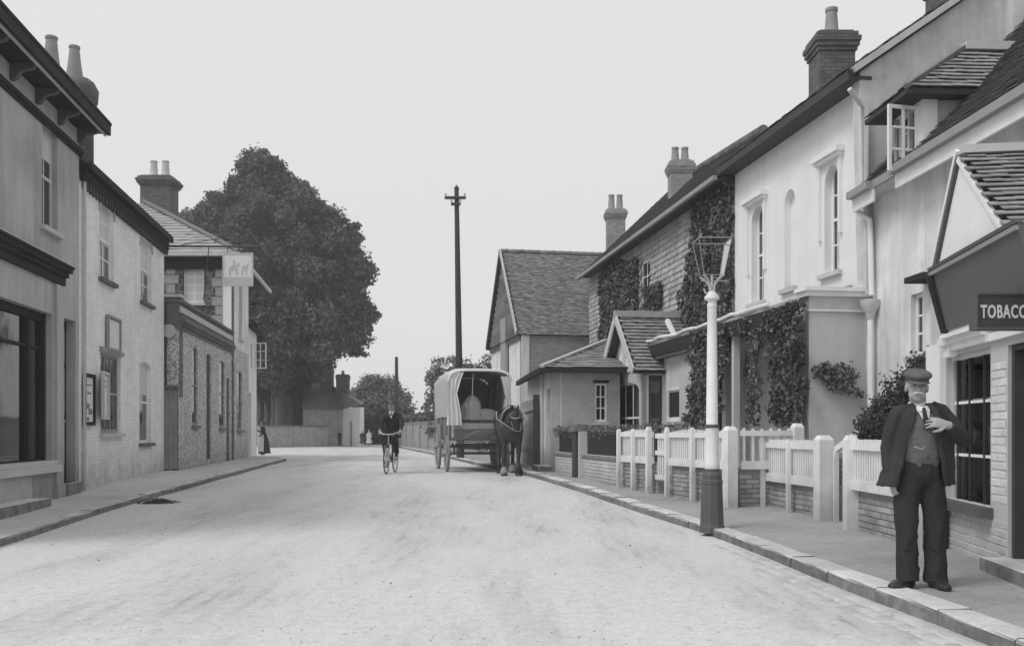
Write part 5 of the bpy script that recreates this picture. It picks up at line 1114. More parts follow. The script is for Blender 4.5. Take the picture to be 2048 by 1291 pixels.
# cornice under the fascia and the leaning fascia board
zf0, zf1 = FS.h(1872, 668, -.12), FS.h(1858, 541, -.28); uf0, uf1 = FS.u(1863, -.24), FS.u(2040, -.24)
mb = MB()
for d_, a1_, b1_ in ((.06, -.20, -.13), (.10, -.13, -.08), (.16, -.08, -.04), (.10, -.04, .0)): mb.box(T, uf0-.02, FS.u(1986), -d_, -.001, zf0+a1_, zf0+b1_)
mb.box(T, FS.u(1986)+.01, Ls, -.05, -.001, FS.h(2000, 668)-.05, FS.h(2000, 668)+.02); mb.build('cornice', M['white'], TS_)
def qb(u0, u1, y0b, y0t, th_, za_, zb_, m, name, parent):
    return MB().hull([FS.P(u0, y0b, za_), FS.P(u1, y0b, za_), FS.P(u1, y0b+th_, za_), FS.P(u0, y0b+th_, za_), FS.P(u0, y0t, zb_), FS.P(u1, y0t, zb_), FS.P(u1, y0t+th_, zb_), FS.P(u0, y0t+th_, zb_)], [(0,3,2,1),(4,5,6,7),(0,1,5,4),(1,2,6,5),(2,3,7,6),(3,0,4,7)]).build(name, m, parent)
fas = qb(uf0+.02, uf1, -.12, -.26, .05, zf0, zf1, M['signboard'], 'fascia_board', TS_)
qb(uf0-.02, uf1+.01, -.27, -.28, .05, zf1, zf1+.03, M['signboard'], 'fascia_moulding', fas); qb(uf0-.01, uf1, -.275, -.28, .03, zf1-.055, zf1-.02, M['greyp'], 'fascia_moulding', fas)
qb(uf0+.0, uf0+.10, -.15, -.30, .08, zf0-.02, zf1-.06, M['dark'], 'fascia_frame', fas)
MB().hull([FS.P(uf0-.01, -.12, zf0-.02), FS.P(uf0-.01, -.30, zf1-.03), FS.P(uf0-.01, 0, zf1-.03), FS.P(uf0-.01, 0, zf0-.02)]+[FS.P(uf0+.03, -.12, zf0-.02), FS.P(uf0+.03, -.30, zf1-.03), FS.P(uf0+.03, 0, zf1-.03), FS.P(uf0+.03, 0, zf0-.02)], [(0,1,2,3),(7,6,5,4),(0,4,5,1),(1,5,6,2)]).build('end_board', M['darkwood'], TS_)
MB().beam(FS.P(uf0-.12, -.05, FS.h(1862, 690)-.1), FS.P(uf0+.02, -.10, zf0+.35), .05, .07).build('strut', M['white'], TS_)
mb = MB(); mb.box(T, uf0-.22, uf0+.08, -.12, -.0, FS.h(1862, 700)-.02, FS.h(1862, 700)+.06); mb.box(T, uf0-.16, uf0+.04, -.08, 0, FS.h(1862, 700)-.14, FS.h(1862, 700)-.02); mb.build('bracket', M['white'], TS_)
# gable facing the street, verge boards, tiled roof running back
ua, ub = FS.u(1884), FS.u(2062); zg0 = FS.h(1884, 530); um_ = FS.u(1931); zap = FS.h(1931, 316)
um_ = (ua+ub)/2*.25+FS.u(1931)*.75
mb = MB(); mb.prism(T, [(ua, zg0-.2), (ub, zg0-.2), (ub, FS.h(2055, 505)-.14), (FS.u(1931), zap-.05), (ua, zg0-.03)], -.05, .2); mb.build('gable', M['render'], TS_)
apx = FS.P(FS.u(1931), -.06, zap+.02); lft = FS.P(ua-.02, -.06, zg0-.05); rgt = FS.P(FS.u(2062), -.06, FS.h(2055, 500)-.05)
MB().beam(lft, apx, .05, .06).build('verge_board', M['ironbase'], TS_)
MB().beam(lft+Vector((0,0,.05))-Vector((FS.d.x, FS.d.y, 0))*.04, apx+Vector((0,0,.06)), .07, .05).build('verge_capping', M['white'], TS_)
nS = Vector((FS.n.x, FS.n.y, 0)); bS = apx-rgt
mb = MB(); slab(mb, rgt+nS*.06-bS.normalized()*.9, nS, bS, 3.4, bS.length+.9, .08); bS2 = apx-lft; slab(mb, lft+nS*.06, nS, bS2, 3.4, bS2.length, .08); mb.build('roof', M['deck'], TS_)
tiles(TS_, rgt-bS.normalized()*.9-nS*.03, nS, bS, 3.3, bS.length+.9, M['tile_m'], .098, .165, .026, name='roof_tile', objs=300, near=FS.P(FS.u(1990), 0, 3.6), pm=M['tile_pc'])
MB().beam(apx+Vector((0,0,.05)), apx+nS*3.3+Vector((0,0,.05)), .2, .08).build('ridge', M['lead'], TS_)
MB().beam(apx-nS*.01+Vector((0,0,-.03)), rgt-nS*.01-bS.normalized()*.9-Vector((0,0,.05)), .03, .05).build('verge_board', M['render'], TS_)
# projecting box sign with lettering
ys = 7.7; q0, q1 = at_depth(1951, 655, ys), at_depth(2092, 590, ys)
SG = thing('tobacco_sign', 'dark box sign reading TOBACCO projecting from the shop front', 'sign', (q0.x, ys, q0.z))
sgT = Matrix.Translation((q0.x, ys, q0.z)); Wd, Hd = q1.x-q0.x, q1.z-q0.z
bx = MB().box(sgT, 0, Wd, -.03, .07, 0, Hd).build('sign_box', M['signblack'], SG)
mb = MB(); mb.box(sgT, -.012, Wd, -.045, .085, Hd, Hd+.018); mb.box(sgT, -.012, Wd, -.045, .085, -.018, 0); mb.box(sgT, -.012, 0, -.045, .085, 0, Hd); mb.build('sign_frame', M['ironbase'], bx)
def text_obj(txt, size, loc, m, parent, name='lettering', target_w=None):
    c = bpy.data.curves.new(name, 'FONT'); c.body = txt; c.size = size; c.extrude = .003; c.offset = .0022*size/.1; c.space_character = 1.12; c.resolution_u = 3
    o = bpy.data.objects.new('tmp', c); COL.objects.link(o); dg = bpy.context.evaluated_depsgraph_get()
    me = bpy.data.meshes.new_from_object(o.evaluated_get(dg)); bpy.data.objects.remove(o)
    me.transform(Matrix.Rotation(math.radians(90), 4, 'X')); xs_ = [v.co.x for v in me.vertices]
    if target_w: me.transform(Matrix.Diagonal((target_w/(max(xs_)-min(xs_)), 1, 1, 1)))
    me.transform(Matrix.Translation(Vector(loc)-LOC[parent])); me.materials.clear(); me.materials.append(m); return part(name, me, parent)
text_obj('TOBACCO', 26*ys/F/.72, (at_depth(1957, 636, ys).x, ys-.034, at_depth(1957, 636, ys).z), M['letter'], bx, target_w=(2066-1957)*ys/F)

# ================================================================ plants
def ivy_on(f, polys, label, n_m2=420, size=.075, off=(.02, .14), m='ivy', holes=(), name='ivy', stems=True, group=None):
    """polys: lists of picture-column/row corners turned into wall coordinates on plane f"""
    P3, N3 = [], []
    mbk = MB()
    for pl in polys:
        uv = [(f.u(px), f.h(px, py)) for px, py in pl]
        x0, x1_ = min(p[0] for p in uv), max(p[0] for p in uv); z0, z1_ = min(p[1] for p in uv), max(p[1] for p in uv)
        n = int((x1_-x0)*(z1_-z0)*n_m2); xs_ = RNG.uniform(x0, x1_, n); zs_ = RNG.uniform(z0, z1_, n)
        ph = RNG.uniform(0, 6.28, 4)
        for x, z in zip(xs_, zs_):
            wob = .07*(math.sin(z*9+ph[0])+math.sin(z*21+ph[1])); wz = .06*math.sin(x*11+ph[2])
            if inside(x+wob, z+wz, uv) and not any(h[0] < x < h[1] and h[2] < z < h[3] for h in holes):
                bulge = .5+.5*math.sin(x*5+ph[3])*math.sin(z*4+ph[0])
                o_ = -RNG.uniform(off[0], off[0]+(off[1]-off[0])*(.35+.65*bulge))
                P3.append(f.P(x, o_, z)); N3.append((-f.n.x, -f.n.y, .45))
        if stems:
            for _ in range(int((x1_-x0)*(z1_-z0)*2.5)+1):
                x = random.uniform(x0+.05, x1_-.05); z = random.uniform(z0, z1_-.2)
                if inside(x, z, uv) and inside(x, z+.5, uv): mbk.tube([f.P(x, -.025, z), f.P(x+random.uniform(-.08, .08), -.03, z+.3), f.P(x+random.uniform(-.1, .1), -.025, z+.6)], .008, 4)
    c = f.P(sum(f.u(p[0]) for p in polys[0])/len(polys[0]), 0, gz(15)); t = thing(name, label, 'climbing plant', c, group)
    leaves(np.array([tuple(p) for p in P3]), np.array(N3), size, M[m], 'foliage', t, kind='stuff')
    if mbk.v: mbk.build('stems', M['bark'], t, kind='stuff')
    return t
def inside(x, y, poly):
    c = False; j = len(poly)-1
    for i in range(len(poly)):
        xi, yi = poly[i]; xj, yj = poly[j]
        if (yi > y) != (yj > y) and x < (xj-xi)*(y-yi)/(yj-yi)+xi: c = not c
        j = i
    return c
ivy_on(FC, [[(1205, 545), (1240, 520), (1262, 525), (1281, 515), (1281, 610), (1262, 640), (1245, 720), (1228, 700), (1206, 690)], [(1296, 575), (1310, 570), (1328, 560), (1330, 600), (1318, 640), (1296, 640)]], 'dense dark ivy on the cottage wall left of its upper window', 620, .09, (.04, .22))
ivy_on(FC, [[(1392, 430), (1400, 405), (1470, 368), (1471, 655), (1400, 660), (1392, 640), (1378, 660), (1368, 600), (1380, 560), (1390, 500)]], 'tall dark ivy column between the tile-hung cottage and the white house', 560, .085, (.04, .24))
hW = [(FV.u(1463), FV.u(1496), .9, 2.9)]
FVi = FV.off(-.08)
ivy_on(FVi, [[(1386, 665), (1460, 645), (1462, 690), (1446, 760), (1448, 830), (1435, 852), (1420, 852), (1372, 850), (1390, 760)]], 'dark creeper hanging under the veranda edge behind the lamp post', 560, .075, (.0, .2))
ivy_on(FVi, [[(1468, 645), (1540, 628), (1545, 660), (1520, 700), (1500, 690), (1488, 662), (1470, 672)], [(1502, 690), (1522, 680), (1524, 740), (1530, 770), (1520, 850), (1502, 850)]], 'ragged creeper framing the pointed doorway under the veranda', 480, .07, (.0, .16))
ivy_on(FVi, [[(1528, 640), (1575, 610), (1608, 600), (1614, 640), (1612, 720), (1622, 760), (1612, 800), (1614, 855), (1560, 855), (1548, 800), (1552, 740), (1540, 690)]], 'thick leafy creeper covering the corner of the shaded bay', 620, .075, (.0, .25), m='leaf')
shp = [(1614, 748), (1640, 722), (1672, 724), (1696, 748), (1718, 796), (1700, 800), (1668, 784), (1650, 764), (1622, 762)]
ivy_on(FVs, [shp], 'wall shrub trained in a drooping wedge across the shaded bay side wall', 2200, .045, (.03, .38), m='ivy')
ivy_on(LW.off(.25), [[(1112, 868), (1118, 852), (1242, 850), (1245, 872), (1150, 874)]], 'clipped low hedge behind the railings before the annex', 900, .05, (.0, .3), m='leaf_l', stems=False)
ivy_on(W1.off(.8), [[(1247, 862), (1250, 850), (1335, 846), (1392, 850), (1395, 866)]], 'clipped pale hedge above the long white fence', 900, .05, (.0, .4), m='leaf_l', stems=False)

def cloud(name, label, cat, blobs, n, size, m, trunk=None, group=None, kind=None, base=None):
    """blobs: (centre, radii); leaves concentrated near each blob's skin"""
    base = base or blobs[0][0]; t = thing(name, label, cat, base, group); V = sum(b[1][0]*b[1][1]*b[1][2] for b in blobs)**1; P3 = []; N3 = []
    for c, r in blobs:
        k = max(12, int(n*random.uniform(.55, 1.3)*(r[0]*r[1]*r[2])**(2/3)/sum((b[1][0]*b[1][1]*b[1][2])**(2/3) for b in blobs)))
        d = RNG.normal(0, 1, (k, 3)); d /= np.linalg.norm(d, axis=1, keepdims=True); rr_ = RNG.uniform(.2, 1, (k, 1))**.5*(1+RNG.normal(0, .17, (k, 1)))
        P3.append(np.array(c)+d*rr_*np.array(r)); N3.append(d+np.array([0, 0, .35]))
    leaves(np.concatenate(P3), np.concatenate(N3), size, m, 'foliage', t, kind='stuff')
    return t
# conifer-like shrub behind the man
bl = []
for k in range(46):
    f_ = random.random(); px = 1738+118*f_+random.uniform(-12, 12); top = 860-142*min(1, f_*1.25+.08); py = random.uniform(top+16, 892); y_ = 12.3-.9*f_+random.uniform(-.35, .35)
    bl.append((tuple(at_depth(px, py, y_)), (random.uniform(.15, .25),)*3))
cloud('dark_shrub', 'dark feathery evergreen shrub behind the standing man', 'shrub', bl, 26000, .034, M['leaf_d'], base=(5.0, 12, gz(12)))
def in_px(poly, n, y0, depth, rmin, rmax, edge=1.0):
    xs_ = [p[0] for p in poly]; ys_ = [p[1] for p in poly]; out = []
    while len(out) < n:
        px, py = random.uniform(min(xs_), max(xs_)), random.uniform(min(ys_), max(ys_))
        if not inside(px, py, poly): continue
        w_ = [x for x in np.linspace(min(xs_), max(xs_), 40) if inside(x, py, poly)]
        if not w_: continue
        cx = (w_[0]+w_[-1])/2; hw = max((w_[-1]-w_[0])/2, 1); t = (px-cx)/hw; dd_ = depth*math.sqrt(max(0, 1-t*t))*min(1, hw/100)
        out.append((tuple(at_depth(px, py, y0+random.uniform(-1, 1)*dd_)), (random.uniform(rmin, rmax),)*3))
    return out
def tree(name, label, poly, y0, depth, nb, nl, rmin, rmax, size, m, trunks, group=None, limbs=True, tr=.35, fringe=.35):
    tb = at_ground(trunks[0][0], HY+F*(CAMH-.2)/y0); bl = in_px(poly, nb, y0, depth, rmin, rmax)
    for _ in range(int(nb*fringe)):
        i = random.randrange(len(poly)); a_, b_ = poly[i-1], poly[i]; f_ = random.random(); px = a_[0]+(b_[0]-a_[0])*f_+random.gauss(0, 6); py = a_[1]+(b_[1]-a_[1])*f_+random.gauss(0, 6)
        bl.append((tuple(at_depth(px, py, y0+random.uniform(-.5, .5)*depth)), (random.uniform(.2, .55), random.uniform(.2, .5), random.uniform(.15, .35))))
    t = cloud(name, label, 'tree', bl, nl, size, m, base=(tb.x, y0, gz(y0)), group=group)
    for px, pt in trunks:
        mb = MB(); b = Vector(((px-1024)/F*y0, y0, 0)); z = CAMH+(HY-pt)*y0/F
        pts = [b+Vector((random.uniform(-.05, .05)*min(k, 1)*3, random.uniform(-.1, .1), z*k/5)) for k in range(6)]; mb.tube(pts, [tr*(1.35-.2*k) if k else tr*1.7 for k in range(6)], 9)
        tk = mb.build('trunk', M['bark'], t)
        if limbs:
            for _ in range(9):
                c = Vector(random.choice(bl)[0]); s = pts[-2].lerp(pts[-1], random.random()); lm = MB(); mid = s.lerp(c, .5)+Vector((0, 0, .4)); lm.tube([s, mid, c], [tr*.35, tr*.2, .03], 6); lm.build('limb', M['bark'], t)
    return t
big = [(505, 318), (520, 312), (545, 330), (560, 352), (592, 378), (606, 388), (640, 410), (652, 430), (690, 436), (700, 462), (712, 470), (706, 500), (722, 520), (728, 545), (712, 560), (728, 590), (736, 622), (746, 636), (728, 652), (716, 700), (700, 706), (680, 668), (668, 700), (650, 690), (655, 722), (640, 742), (600, 752), (560, 755), (520, 750), (480, 700), (420, 620), (400, 560), (392, 500), (400, 440), (420, 410), (440, 398), (470, 385), (478, 350)]
tree('broad_tree', 'huge dark spreading tree rising behind the flint house and inn sign', big, 68, 6.5, 480, 260000, .35, 1.15, .18, M['leaf'], [(560, 640)], tr=.36)
tree('tree', 'smaller pale-leaved tree peeping over the flint house roof, left of the huge tree', [(368, 448), (380, 436), (398, 430), (412, 440), (420, 520), (372, 520)], 74, 2, 22, 6000, .6, 1.0, .3, M['leaf_l'], [(395, 560)], limbs=False)
for i, (px, wd) in enumerate(((518, 0), (533, 0), (547, 0), (562, 0), (580, 0), (600, 0))):
    bt = random.uniform(755, 790); lo = [(px-20, 690), (px+20, 690), (px+18, bt-15), (px+4, bt), (px-12, bt-10), (px-20, bt-25)]
    tree('row_tree', f"bare-stemmed dark tree in the row behind the far wall, {('leftmost', 'second from left', 'third from left', 'third from right', 'second from right', 'rightmost')[i]}", lo, 71+random.uniform(-1.2, 1.2), 1.6, 16, 7000, .5, .9, .2, M['leaf_d'], [(px, 730)], group='row of trees behind the far wall', limbs=False, tr=.30+.05*(i % 2))
tree('far_tree', 'pale round tree beyond the cyclist at the end of the street', [(712, 790), (730, 765), (752, 756), (775, 770), (797, 770), (812, 790), (824, 830), (820, 870), (712, 880), (706, 830)], 86, 4, 95, 24000, .5, 1.3, .19, M['leaf_l'], [(765, 830)])
tree('bush_tree', 'ragged young tree behind the right-hand wall, beside the wagon hood', [(868, 760), (884, 712), (905, 722), (925, 730), (975, 728), (990, 740), (985, 860), (860, 868), (850, 830), (858, 790)], 52, 2.5, 60, 9000, .25, .7, .13, M['leaf_l'], [(900, 790)], tr=.12)

# ================================================================ far end of the street
FWl = Fac.pts(((520-1024)/F*62, 62), ((655-1024)/F*67, 67)); 
def plain_wall(name, label, f, top, m, cop, seg=None):
    o = thing(name, label, 'wall', f.P(f.L/2, 0, gz(60))); MB().box(f.T, 0, f.L, 0, .3, -.2, top).build('wall', m, o); MB().box(f.T, -.02, f.L+.02, -.05, .35, top, top+.1).build('coping', cop, o)
    for k in range(1, int(f.L/3)): block('pier', m, o, f.T, k*3-.15, k*3+.15, -.06, -.001, 0, top-.002)
    return o
plain_wall('street_wall', 'long pale brick wall below the row of trees at the far left bend', FWl, CAMH+(HY-853)*65/F, M['lbrick'], M['kerb'])
FWr = Fac.pts((-8.4, 68), (-1.45, 40.5)); plain_wall('street_wall', 'dark brick wall along the right side of the road beyond the wagon', FWr, 1.75, M['mbrick'], M['kerb'])
# small hip-roofed cottage
C1 = Fac(606, 70, 686, 70); C2 = Fac(686, 70, 720, 66.5)
FCt = thing('far_cottage', 'small far cottage with hipped roof, two chimneys and white end wall', 'cottage', (C2.A.x, C2.A.y, gz(70)))
z_ = CAMH+(HY-816)*70/F
wall(MB(), Fac.pts(C1.A, C1.B).T, 0, C1.L, -.2, z_, [], .3).build('wall', M['lbrick'], FCt)
wall(MB(), C2.T, 0, C2.L, -.2, z_, [(C2.L*.35, C2.L*.55, .2, 2.0)], .3).build('end_wall', M['render'], FCt)
MB().box(C2.T, C2.L*.35, C2.L*.55, .1, .15, .2, 2.0).build('door', M['greyp'], FCt)
r0, r1, r2, r3 = at_depth(604, 817, 69.6), at_depth(690, 817, 69.6), at_depth(723, 809, 66), at_depth(730, 805, 74); k0, k1 = at_depth(610, 764, 74), at_depth(664, 770, 72)
MB().hull([r0, r1, r2, r3, k0, k1, at_depth(600, 817, 78)], [(0,1,5,4), (1,2,5), (2,3,5), (3,6,4,5), (6,0,4)]).build('roof', M['tile_m'], FCt)
for px, pb_, pt_, y_ in ((654, 790, 738, 71.5), (686, 800, 750, 71)): q = at_depth(px, pb_, y_); chimney(FCt, (q.x, q.y), 24*y_/F, .8, q.z-.5, CAMH+(HY-pt_)*y_/F, M['chim'], (0,), .05, poth=.3, potr=.12)
C3 = Fac(700, 78, 790, 82); o = thing('far_hedge', 'dark high hedge at the very end of the road behind the children', 'hedge', (C3.A.x, 80, gz(80)))
leaves(np.array([tuple(C3.P(RNG.uniform(0, C3.L), RNG.uniform(-.4, .4), RNG.uniform(.1, 2.6))) for _ in range(7000)]), np.array([(-C3.n.x, -C3.n.y, .4)]*7000), .26, M['leaf_d'], 'foliage', o, kind='stuff')
C4 = Fac(490, 77, 640, 79); o = thing('hedge', 'dark thicket closing the gaps behind the row of bare tree trunks', 'hedge', (C4.A.x, 77, gz(77)))
leaves(np.array([tuple(C4.P(RNG.uniform(0, C4.L), RNG.uniform(-.5, .5), RNG.uniform(.1, 6.5))) for _ in range(16000)]), np.array([(-C4.n.x, -C4.n.y, .4)]*16000), .24, M['leaf_d'], 'foliage', o, kind='stuff')
o = thing('hedge', 'overgrown dark hedge above the right-hand road wall', 'hedge', FWr.P(6, .5, gz(50))); P3 = [FWr.P(RNG.uniform(0, 22), RNG.uniform(.2, 1.6), 1.5+RNG.uniform(0, .9)**1.3) for _ in range(5000)]
leaves(np.array([tuple(p) for p in P3]), np.array([(-.8, -.5, .5)]*5000), .2, M['leaf'], 'foliage', o, kind='stuff')
# telegraph poles
def tpole(px, pt, y, r0_, r1_, label, arms=True, lean=0):
    p = Vector(((px-1024)/F*y, y, gz(y))); top = CAMH+(HY-pt)*y/F; o = thing('telegraph_pole', label, 'pole', p, 'telegraph poles')
    tp = Vector((p.x+lean, y, top)); MB().tube([p-Vector((0, 0, .2)), p.lerp(tp, .5), tp], [r0_, (r0_+r1_)/2, r1_], 12).build('shaft', M['pole'], o)
    MB().lathe(tp, [(r1_*1.3, 0), (r1_*1.2, .03), (.01, .16)], 10).build('cap', M['pole'], o)
    if arms:
        for dz_, w_ in ((.36, .80), (.60, .36)):
            MB().box(Matrix.Translation(tp-Vector((0, 0, dz_))), -w_*.55, w_*.45, -r1_-.09, -r1_+.0, -.05, .05).build('crossarm', M['pole'], o)
            for xx in (-w_*.5, w_*.40): MB().lathe(tp+Vector((xx, -r1_-.045, -dz_+.05)), [(.02, 0), (.02, .04), (.045, .05), (.045, .09), (.02, .13)], 8).build('insulator', M['lead'], o)
    return o
tpole(921, 378, 36, .155, .085, 'tall dark telegraph pole with crossarm behind the wagon', lean=-.15)
tpole(793, 716, 80, .22, .13, 'distant bare telegraph pole beyond the cyclist', arms=False)

hz = MB().box(I4, -70, 60, -12, 110, -1.2, 24.0).build('haze', M['haze'], kind='stuff')
# ================================================================ people
def V(*a): return Vector(a)
def head(mb, c, s=1.0, R=None):
    """head centred at c (about 0.235 m tall), facing -y, with brow, nose, lips, chin, ears and neck stub"""
    R = R or Matrix.Identity(3); c = Vector(c); f = lambda *p: c+R @ (Vector(p)*s)
    mb.ball(f(0, .012, .03), (.076*s, .096*s, .092*s), R, 20, 14)
    mb.ball(f(0, -.010, -.035), (.062*s, .076*s, .075*s), R, 16, 10)
    mb.ball(f(0, -.045, -.088), (.034*s, .032*s, .026*s), R, 12, 8)
    mb.tube([f(0, -.076, .022), f(0, -.094, -.005), f(0, -.106, -.022)], [.010*s, .013*s, .016*s], 8)
    for sx in (-1, 1):
        mb.ball(f(.014*sx, -.092, -.026), .011*s, R, 8, 6); mb.ball(f(.036*sx, -.060, -.010), (.022*s, .018*s, .020*s), R, 10, 8)
        mb.ball(f(.030*sx, -.072, .036), (.026*s, .016*s, .010*s), R, 10, 6)
        mb.ball(f(.078*sx, .010, -.005), (.012*s, .020*s, .033*s), R, 10, 8)
        mb.tube([f(.050*sx, -.02, -.05), f(.034*sx, -.045, -.082)], .019*s, 8)
    mb.ball(f(0, -.078, -.052), (.026*s, .014*s, .007*s), R, 10, 6); mb.ball(f(0, -.076, -.064), (.022*s, .013*s, .007*s), R, 10, 6)
def hand(mb, wrist, d, palm_n, s=1.0, curl=.5, thumb=1, spread=.0):
    """wrist point, direction of the hand, palm normal (where the fingers curl to); thumb=+1/-1 chooses its side"""
    d = Vector(d).normalized(); n = Vector(palm_n); n = (n-d*n.dot(d)).normalized(); x = d.cross(n)*thumb; w_ = Vector(wrist)
    mb.tube([w_-d*.03*s, w_, w_+d*.03*s, w_+d*.075*s, w_+d*.095*s], [(.026*s, .020*s), (.027*s, .019*s), (.036*s, .018*s), (.043*s, .016*s), (.040*s, .013*s)], 12, ref=x)
    for k, (off, ln) in enumerate(((.031, .072), (.011, .082), (-.010, .076), (-.030, .058))):
        b = w_+d*.085*s+x*off*s; a = curl*(.9+.12*k);  r = .0095*s*(1-.06*k); p = [b-d*.02*s, b]; dd = (d+x*off*spread).normalized()
        for j, fr in enumerate((.42, .33, .25)):
            ang = a*(j+.6)*.75; v = dd*math.cos(ang)+n*math.sin(ang); p.append(p[-1]+v*ln*fr*s)
        mb.tube(p, [r, r, r*.98, r*.9, r*.72], 8)
    b = w_+d*.022*s+x*.030*s; t1_ = (x*.75+d*.75+n*.25).normalized(); t2_ = (x*.25+d*1.0+n*.5).normalized()
    mb.tube([b-t1_*.02*s, b, b+t1_*.034*s, b+t1_*.034*s+t2_*.030*s, b+t1_*.034*s+t2_*.052*s], [.013*s, .0155*s, .0125*s, .0105*s, .008*s], 8)
def cshell(mb, levels, th=.02, n=26):
    """an open-fronted garment: levels of (centre, rx, ry, angle where it starts, angle where it ends), angles in degrees from -y going to +x"""
    rings = []
    for (c, rx, ry, a0, a1) in levels:
        ring = []
        for q in range(n+1):
            a = math.radians(a0+(a1-a0)*q/n); e = 1+.02*math.sin(a*7+c[2]*9)
            ring.append((Vector(c)+V(math.sin(a)*rx*e, -math.cos(a)*ry*e, 0), Vector(c)+V(math.sin(a)*(rx-th)*e, -math.cos(a)*(ry-th)*e, 0)))
        rings.append(ring)
    vs = [p[0] for r in rings for p in r]+[p[1] for r in rings for p in r]; N = n+1; K = len(levels); o = N*K
    fs = []
    for k in range(K-1):
        for q in range(n): fs += [(k*N+q, k*N+q+1, (k+1)*N+q+1, (k+1)*N+q), (o+k*N+q+1, o+k*N+q, o+(k+1)*N+q, o+(k+1)*N+q+1)]
        fs += [(k*N, (k+1)*N, o+(k+1)*N, o+k*N), (k*N+n, o+k*N+n, o+(k+1)*N+n, (k+1)*N+n)]
    for k in (0, K-1):
        for q in range(n): fs.append((k*N+q, o+k*N+q, o+k*N+q+1, k*N+q+1) if k == 0 else (k*N+q, k*N+q+1, o+k*N+q+1, o+k*N+q))
    mb.add(vs, fs); return mb
def shoe(mb, ankle, toe, s=1.0):
    a = Vector(ankle); t = Vector(toe); d = (t-a); d.z = 0; L_ = d.length; d.normalize(); sd_ = V(-d.y, d.x, 0); g_ = t.z
    mb.tube([a+V(0, 0, .06), a+V(0, 0, -.01)-d*.012], [.046*s, .05*s], 12)
    mb.tube([a-d*.065+V(0, 0, g_-a.z+.03), a-d*.02+V(0, 0, g_-a.z+.04), a+d*L_*.35+V(0, 0, g_-a.z+.042), a+d*L_*.7+V(0, 0, g_-a.z+.032), a+d*L_+V(0, 0, g_-a.z+.024)], [(.030*s, .028*s), (.040*s, .038*s), (.042*s, .040*s), (.048*s, .030*s), (.026*s, .018*s)], 14, ref=sd_)
def figure(name, label, loc, rot=0, cat='person', group=None):
    t = thing(name, label, cat, loc, group); t.rotation_euler = (0, 0, rot); LOC[t] = Vector((0, 0, 0)); return t

# ---------------------------------------------------------------- the standing man
mp_ = at_ground(1838, 1174, PAVE); t = figure('person', 'stout moustached man in dark open jacket, waistcoat and flat cap standing on the pavement', mp_)
hc = V(-.025, -.02, 1.575); RH = Matrix.Rotation(math.radians(-14), 3, 'Z') @ Matrix.Rotation(math.radians(3), 3, 'Y')
mb = MB(); head(mb, hc, 1.0, RH)
mb.tube([V(.0, .015, 1.36), V(-.01, .0, 1.45), V(-.02, -.0, 1.53)], [.062, .058, .058], 14)
mb.tube([V(0, .0, .86), V(0, -.01, 1.0), V(0, -.015, 1.15), V(0, .0, 1.32), V(0, .01, 1.40)], [(.15, .11), (.16, .135), (.165, .13), (.165, .11), (.10, .08)], 20, ref=V(1, 0, 0))
for sx, hipx, kn, an in ((-1, -.085, V(-.105, -.03, .50), V(-.09, .0, .09)), (1, .085, V(.115, -.03, .50), V(.125, -.01, .09))):
    mb.tube([V(hipx, 0, .90), kn, an], [.085, .058, .042], 12)
shL, elL, wrL = V(-.165, .01, 1.375), V(-.235, .03, 1.10), V(-.215, -.02, .865)
shR, elR, wrR = V(.165, .01, 1.395), V(.318, -.05, 1.170), V(.115, -.235, 1.285)
for a, b, c in ((shL, elL, wrL), (shR, elR, wrR)): mb.tube([a-V(0, 0, .02), b, c], [.040, .040, .030], 12)
mb.tube([shL-V(-.02, 0, .02), V(0, .01, 1.38), shR-V(.02, 0, .02)], [.038, .05, .038], 12)
hand(mb, wrL, V(.02, -.08, -1), V(.9, .1, 0), 1.0, .55, -1)
hand(mb, wrR, V(-.95, .06, .18), V(-.1, .9, -.35), 1.05, .62, 1, 7.0)
body = skin_part(mb, .0048, 'body', M['skin'], t, 2)
fh = lambda *p: hc+RH @ Vector(p)
for sx in (-1, 1):
    MB().ball(fh(.031*sx, -.0845, .016), (.0135, .006, .0055), RH, 10, 8).build('eye', M['eye'], t)
    MB().tube([fh(.012*sx, -.091, .010), fh(.031*sx, -.0925, .007), fh(.050*sx, -.082, .010)], [.003, .004, .003], 6).build('eyelid', M['skin'], t)
    MB().tube([fh(.014*sx, -.090, .034), fh(.034*sx, -.092, .041), fh(.052*sx, -.078, .033)], [.0035, .005, .003], 6).build('eyebrow', M['hair'], t)
mb = MB()
for sx in (-1, 1): mb.tube([fh(.0, -.104, -.040), fh(.018*sx, -.102, -.044), fh(.034*sx, -.092, -.053), fh(.046*sx, -.078, -.070)], [.0075, .009, .0075, .003], 8, ref=V(0, 0, 1))
skin_part(mb, .004, 'moustache', M['hair'], t, 1)
mb = MB()
for sx in (-1, 1): mb.tube([fh(.070*sx, .012, .045), fh(.074*sx, .030, .02), fh(.066*sx, .055, -.01)], [.006, .011, .018], 8)
mb.ball(fh(0, .066, .0), (.056, .040, .055), RH, 14, 10); skin_part(mb, .007, 'hair', M['hair'], t, 2)
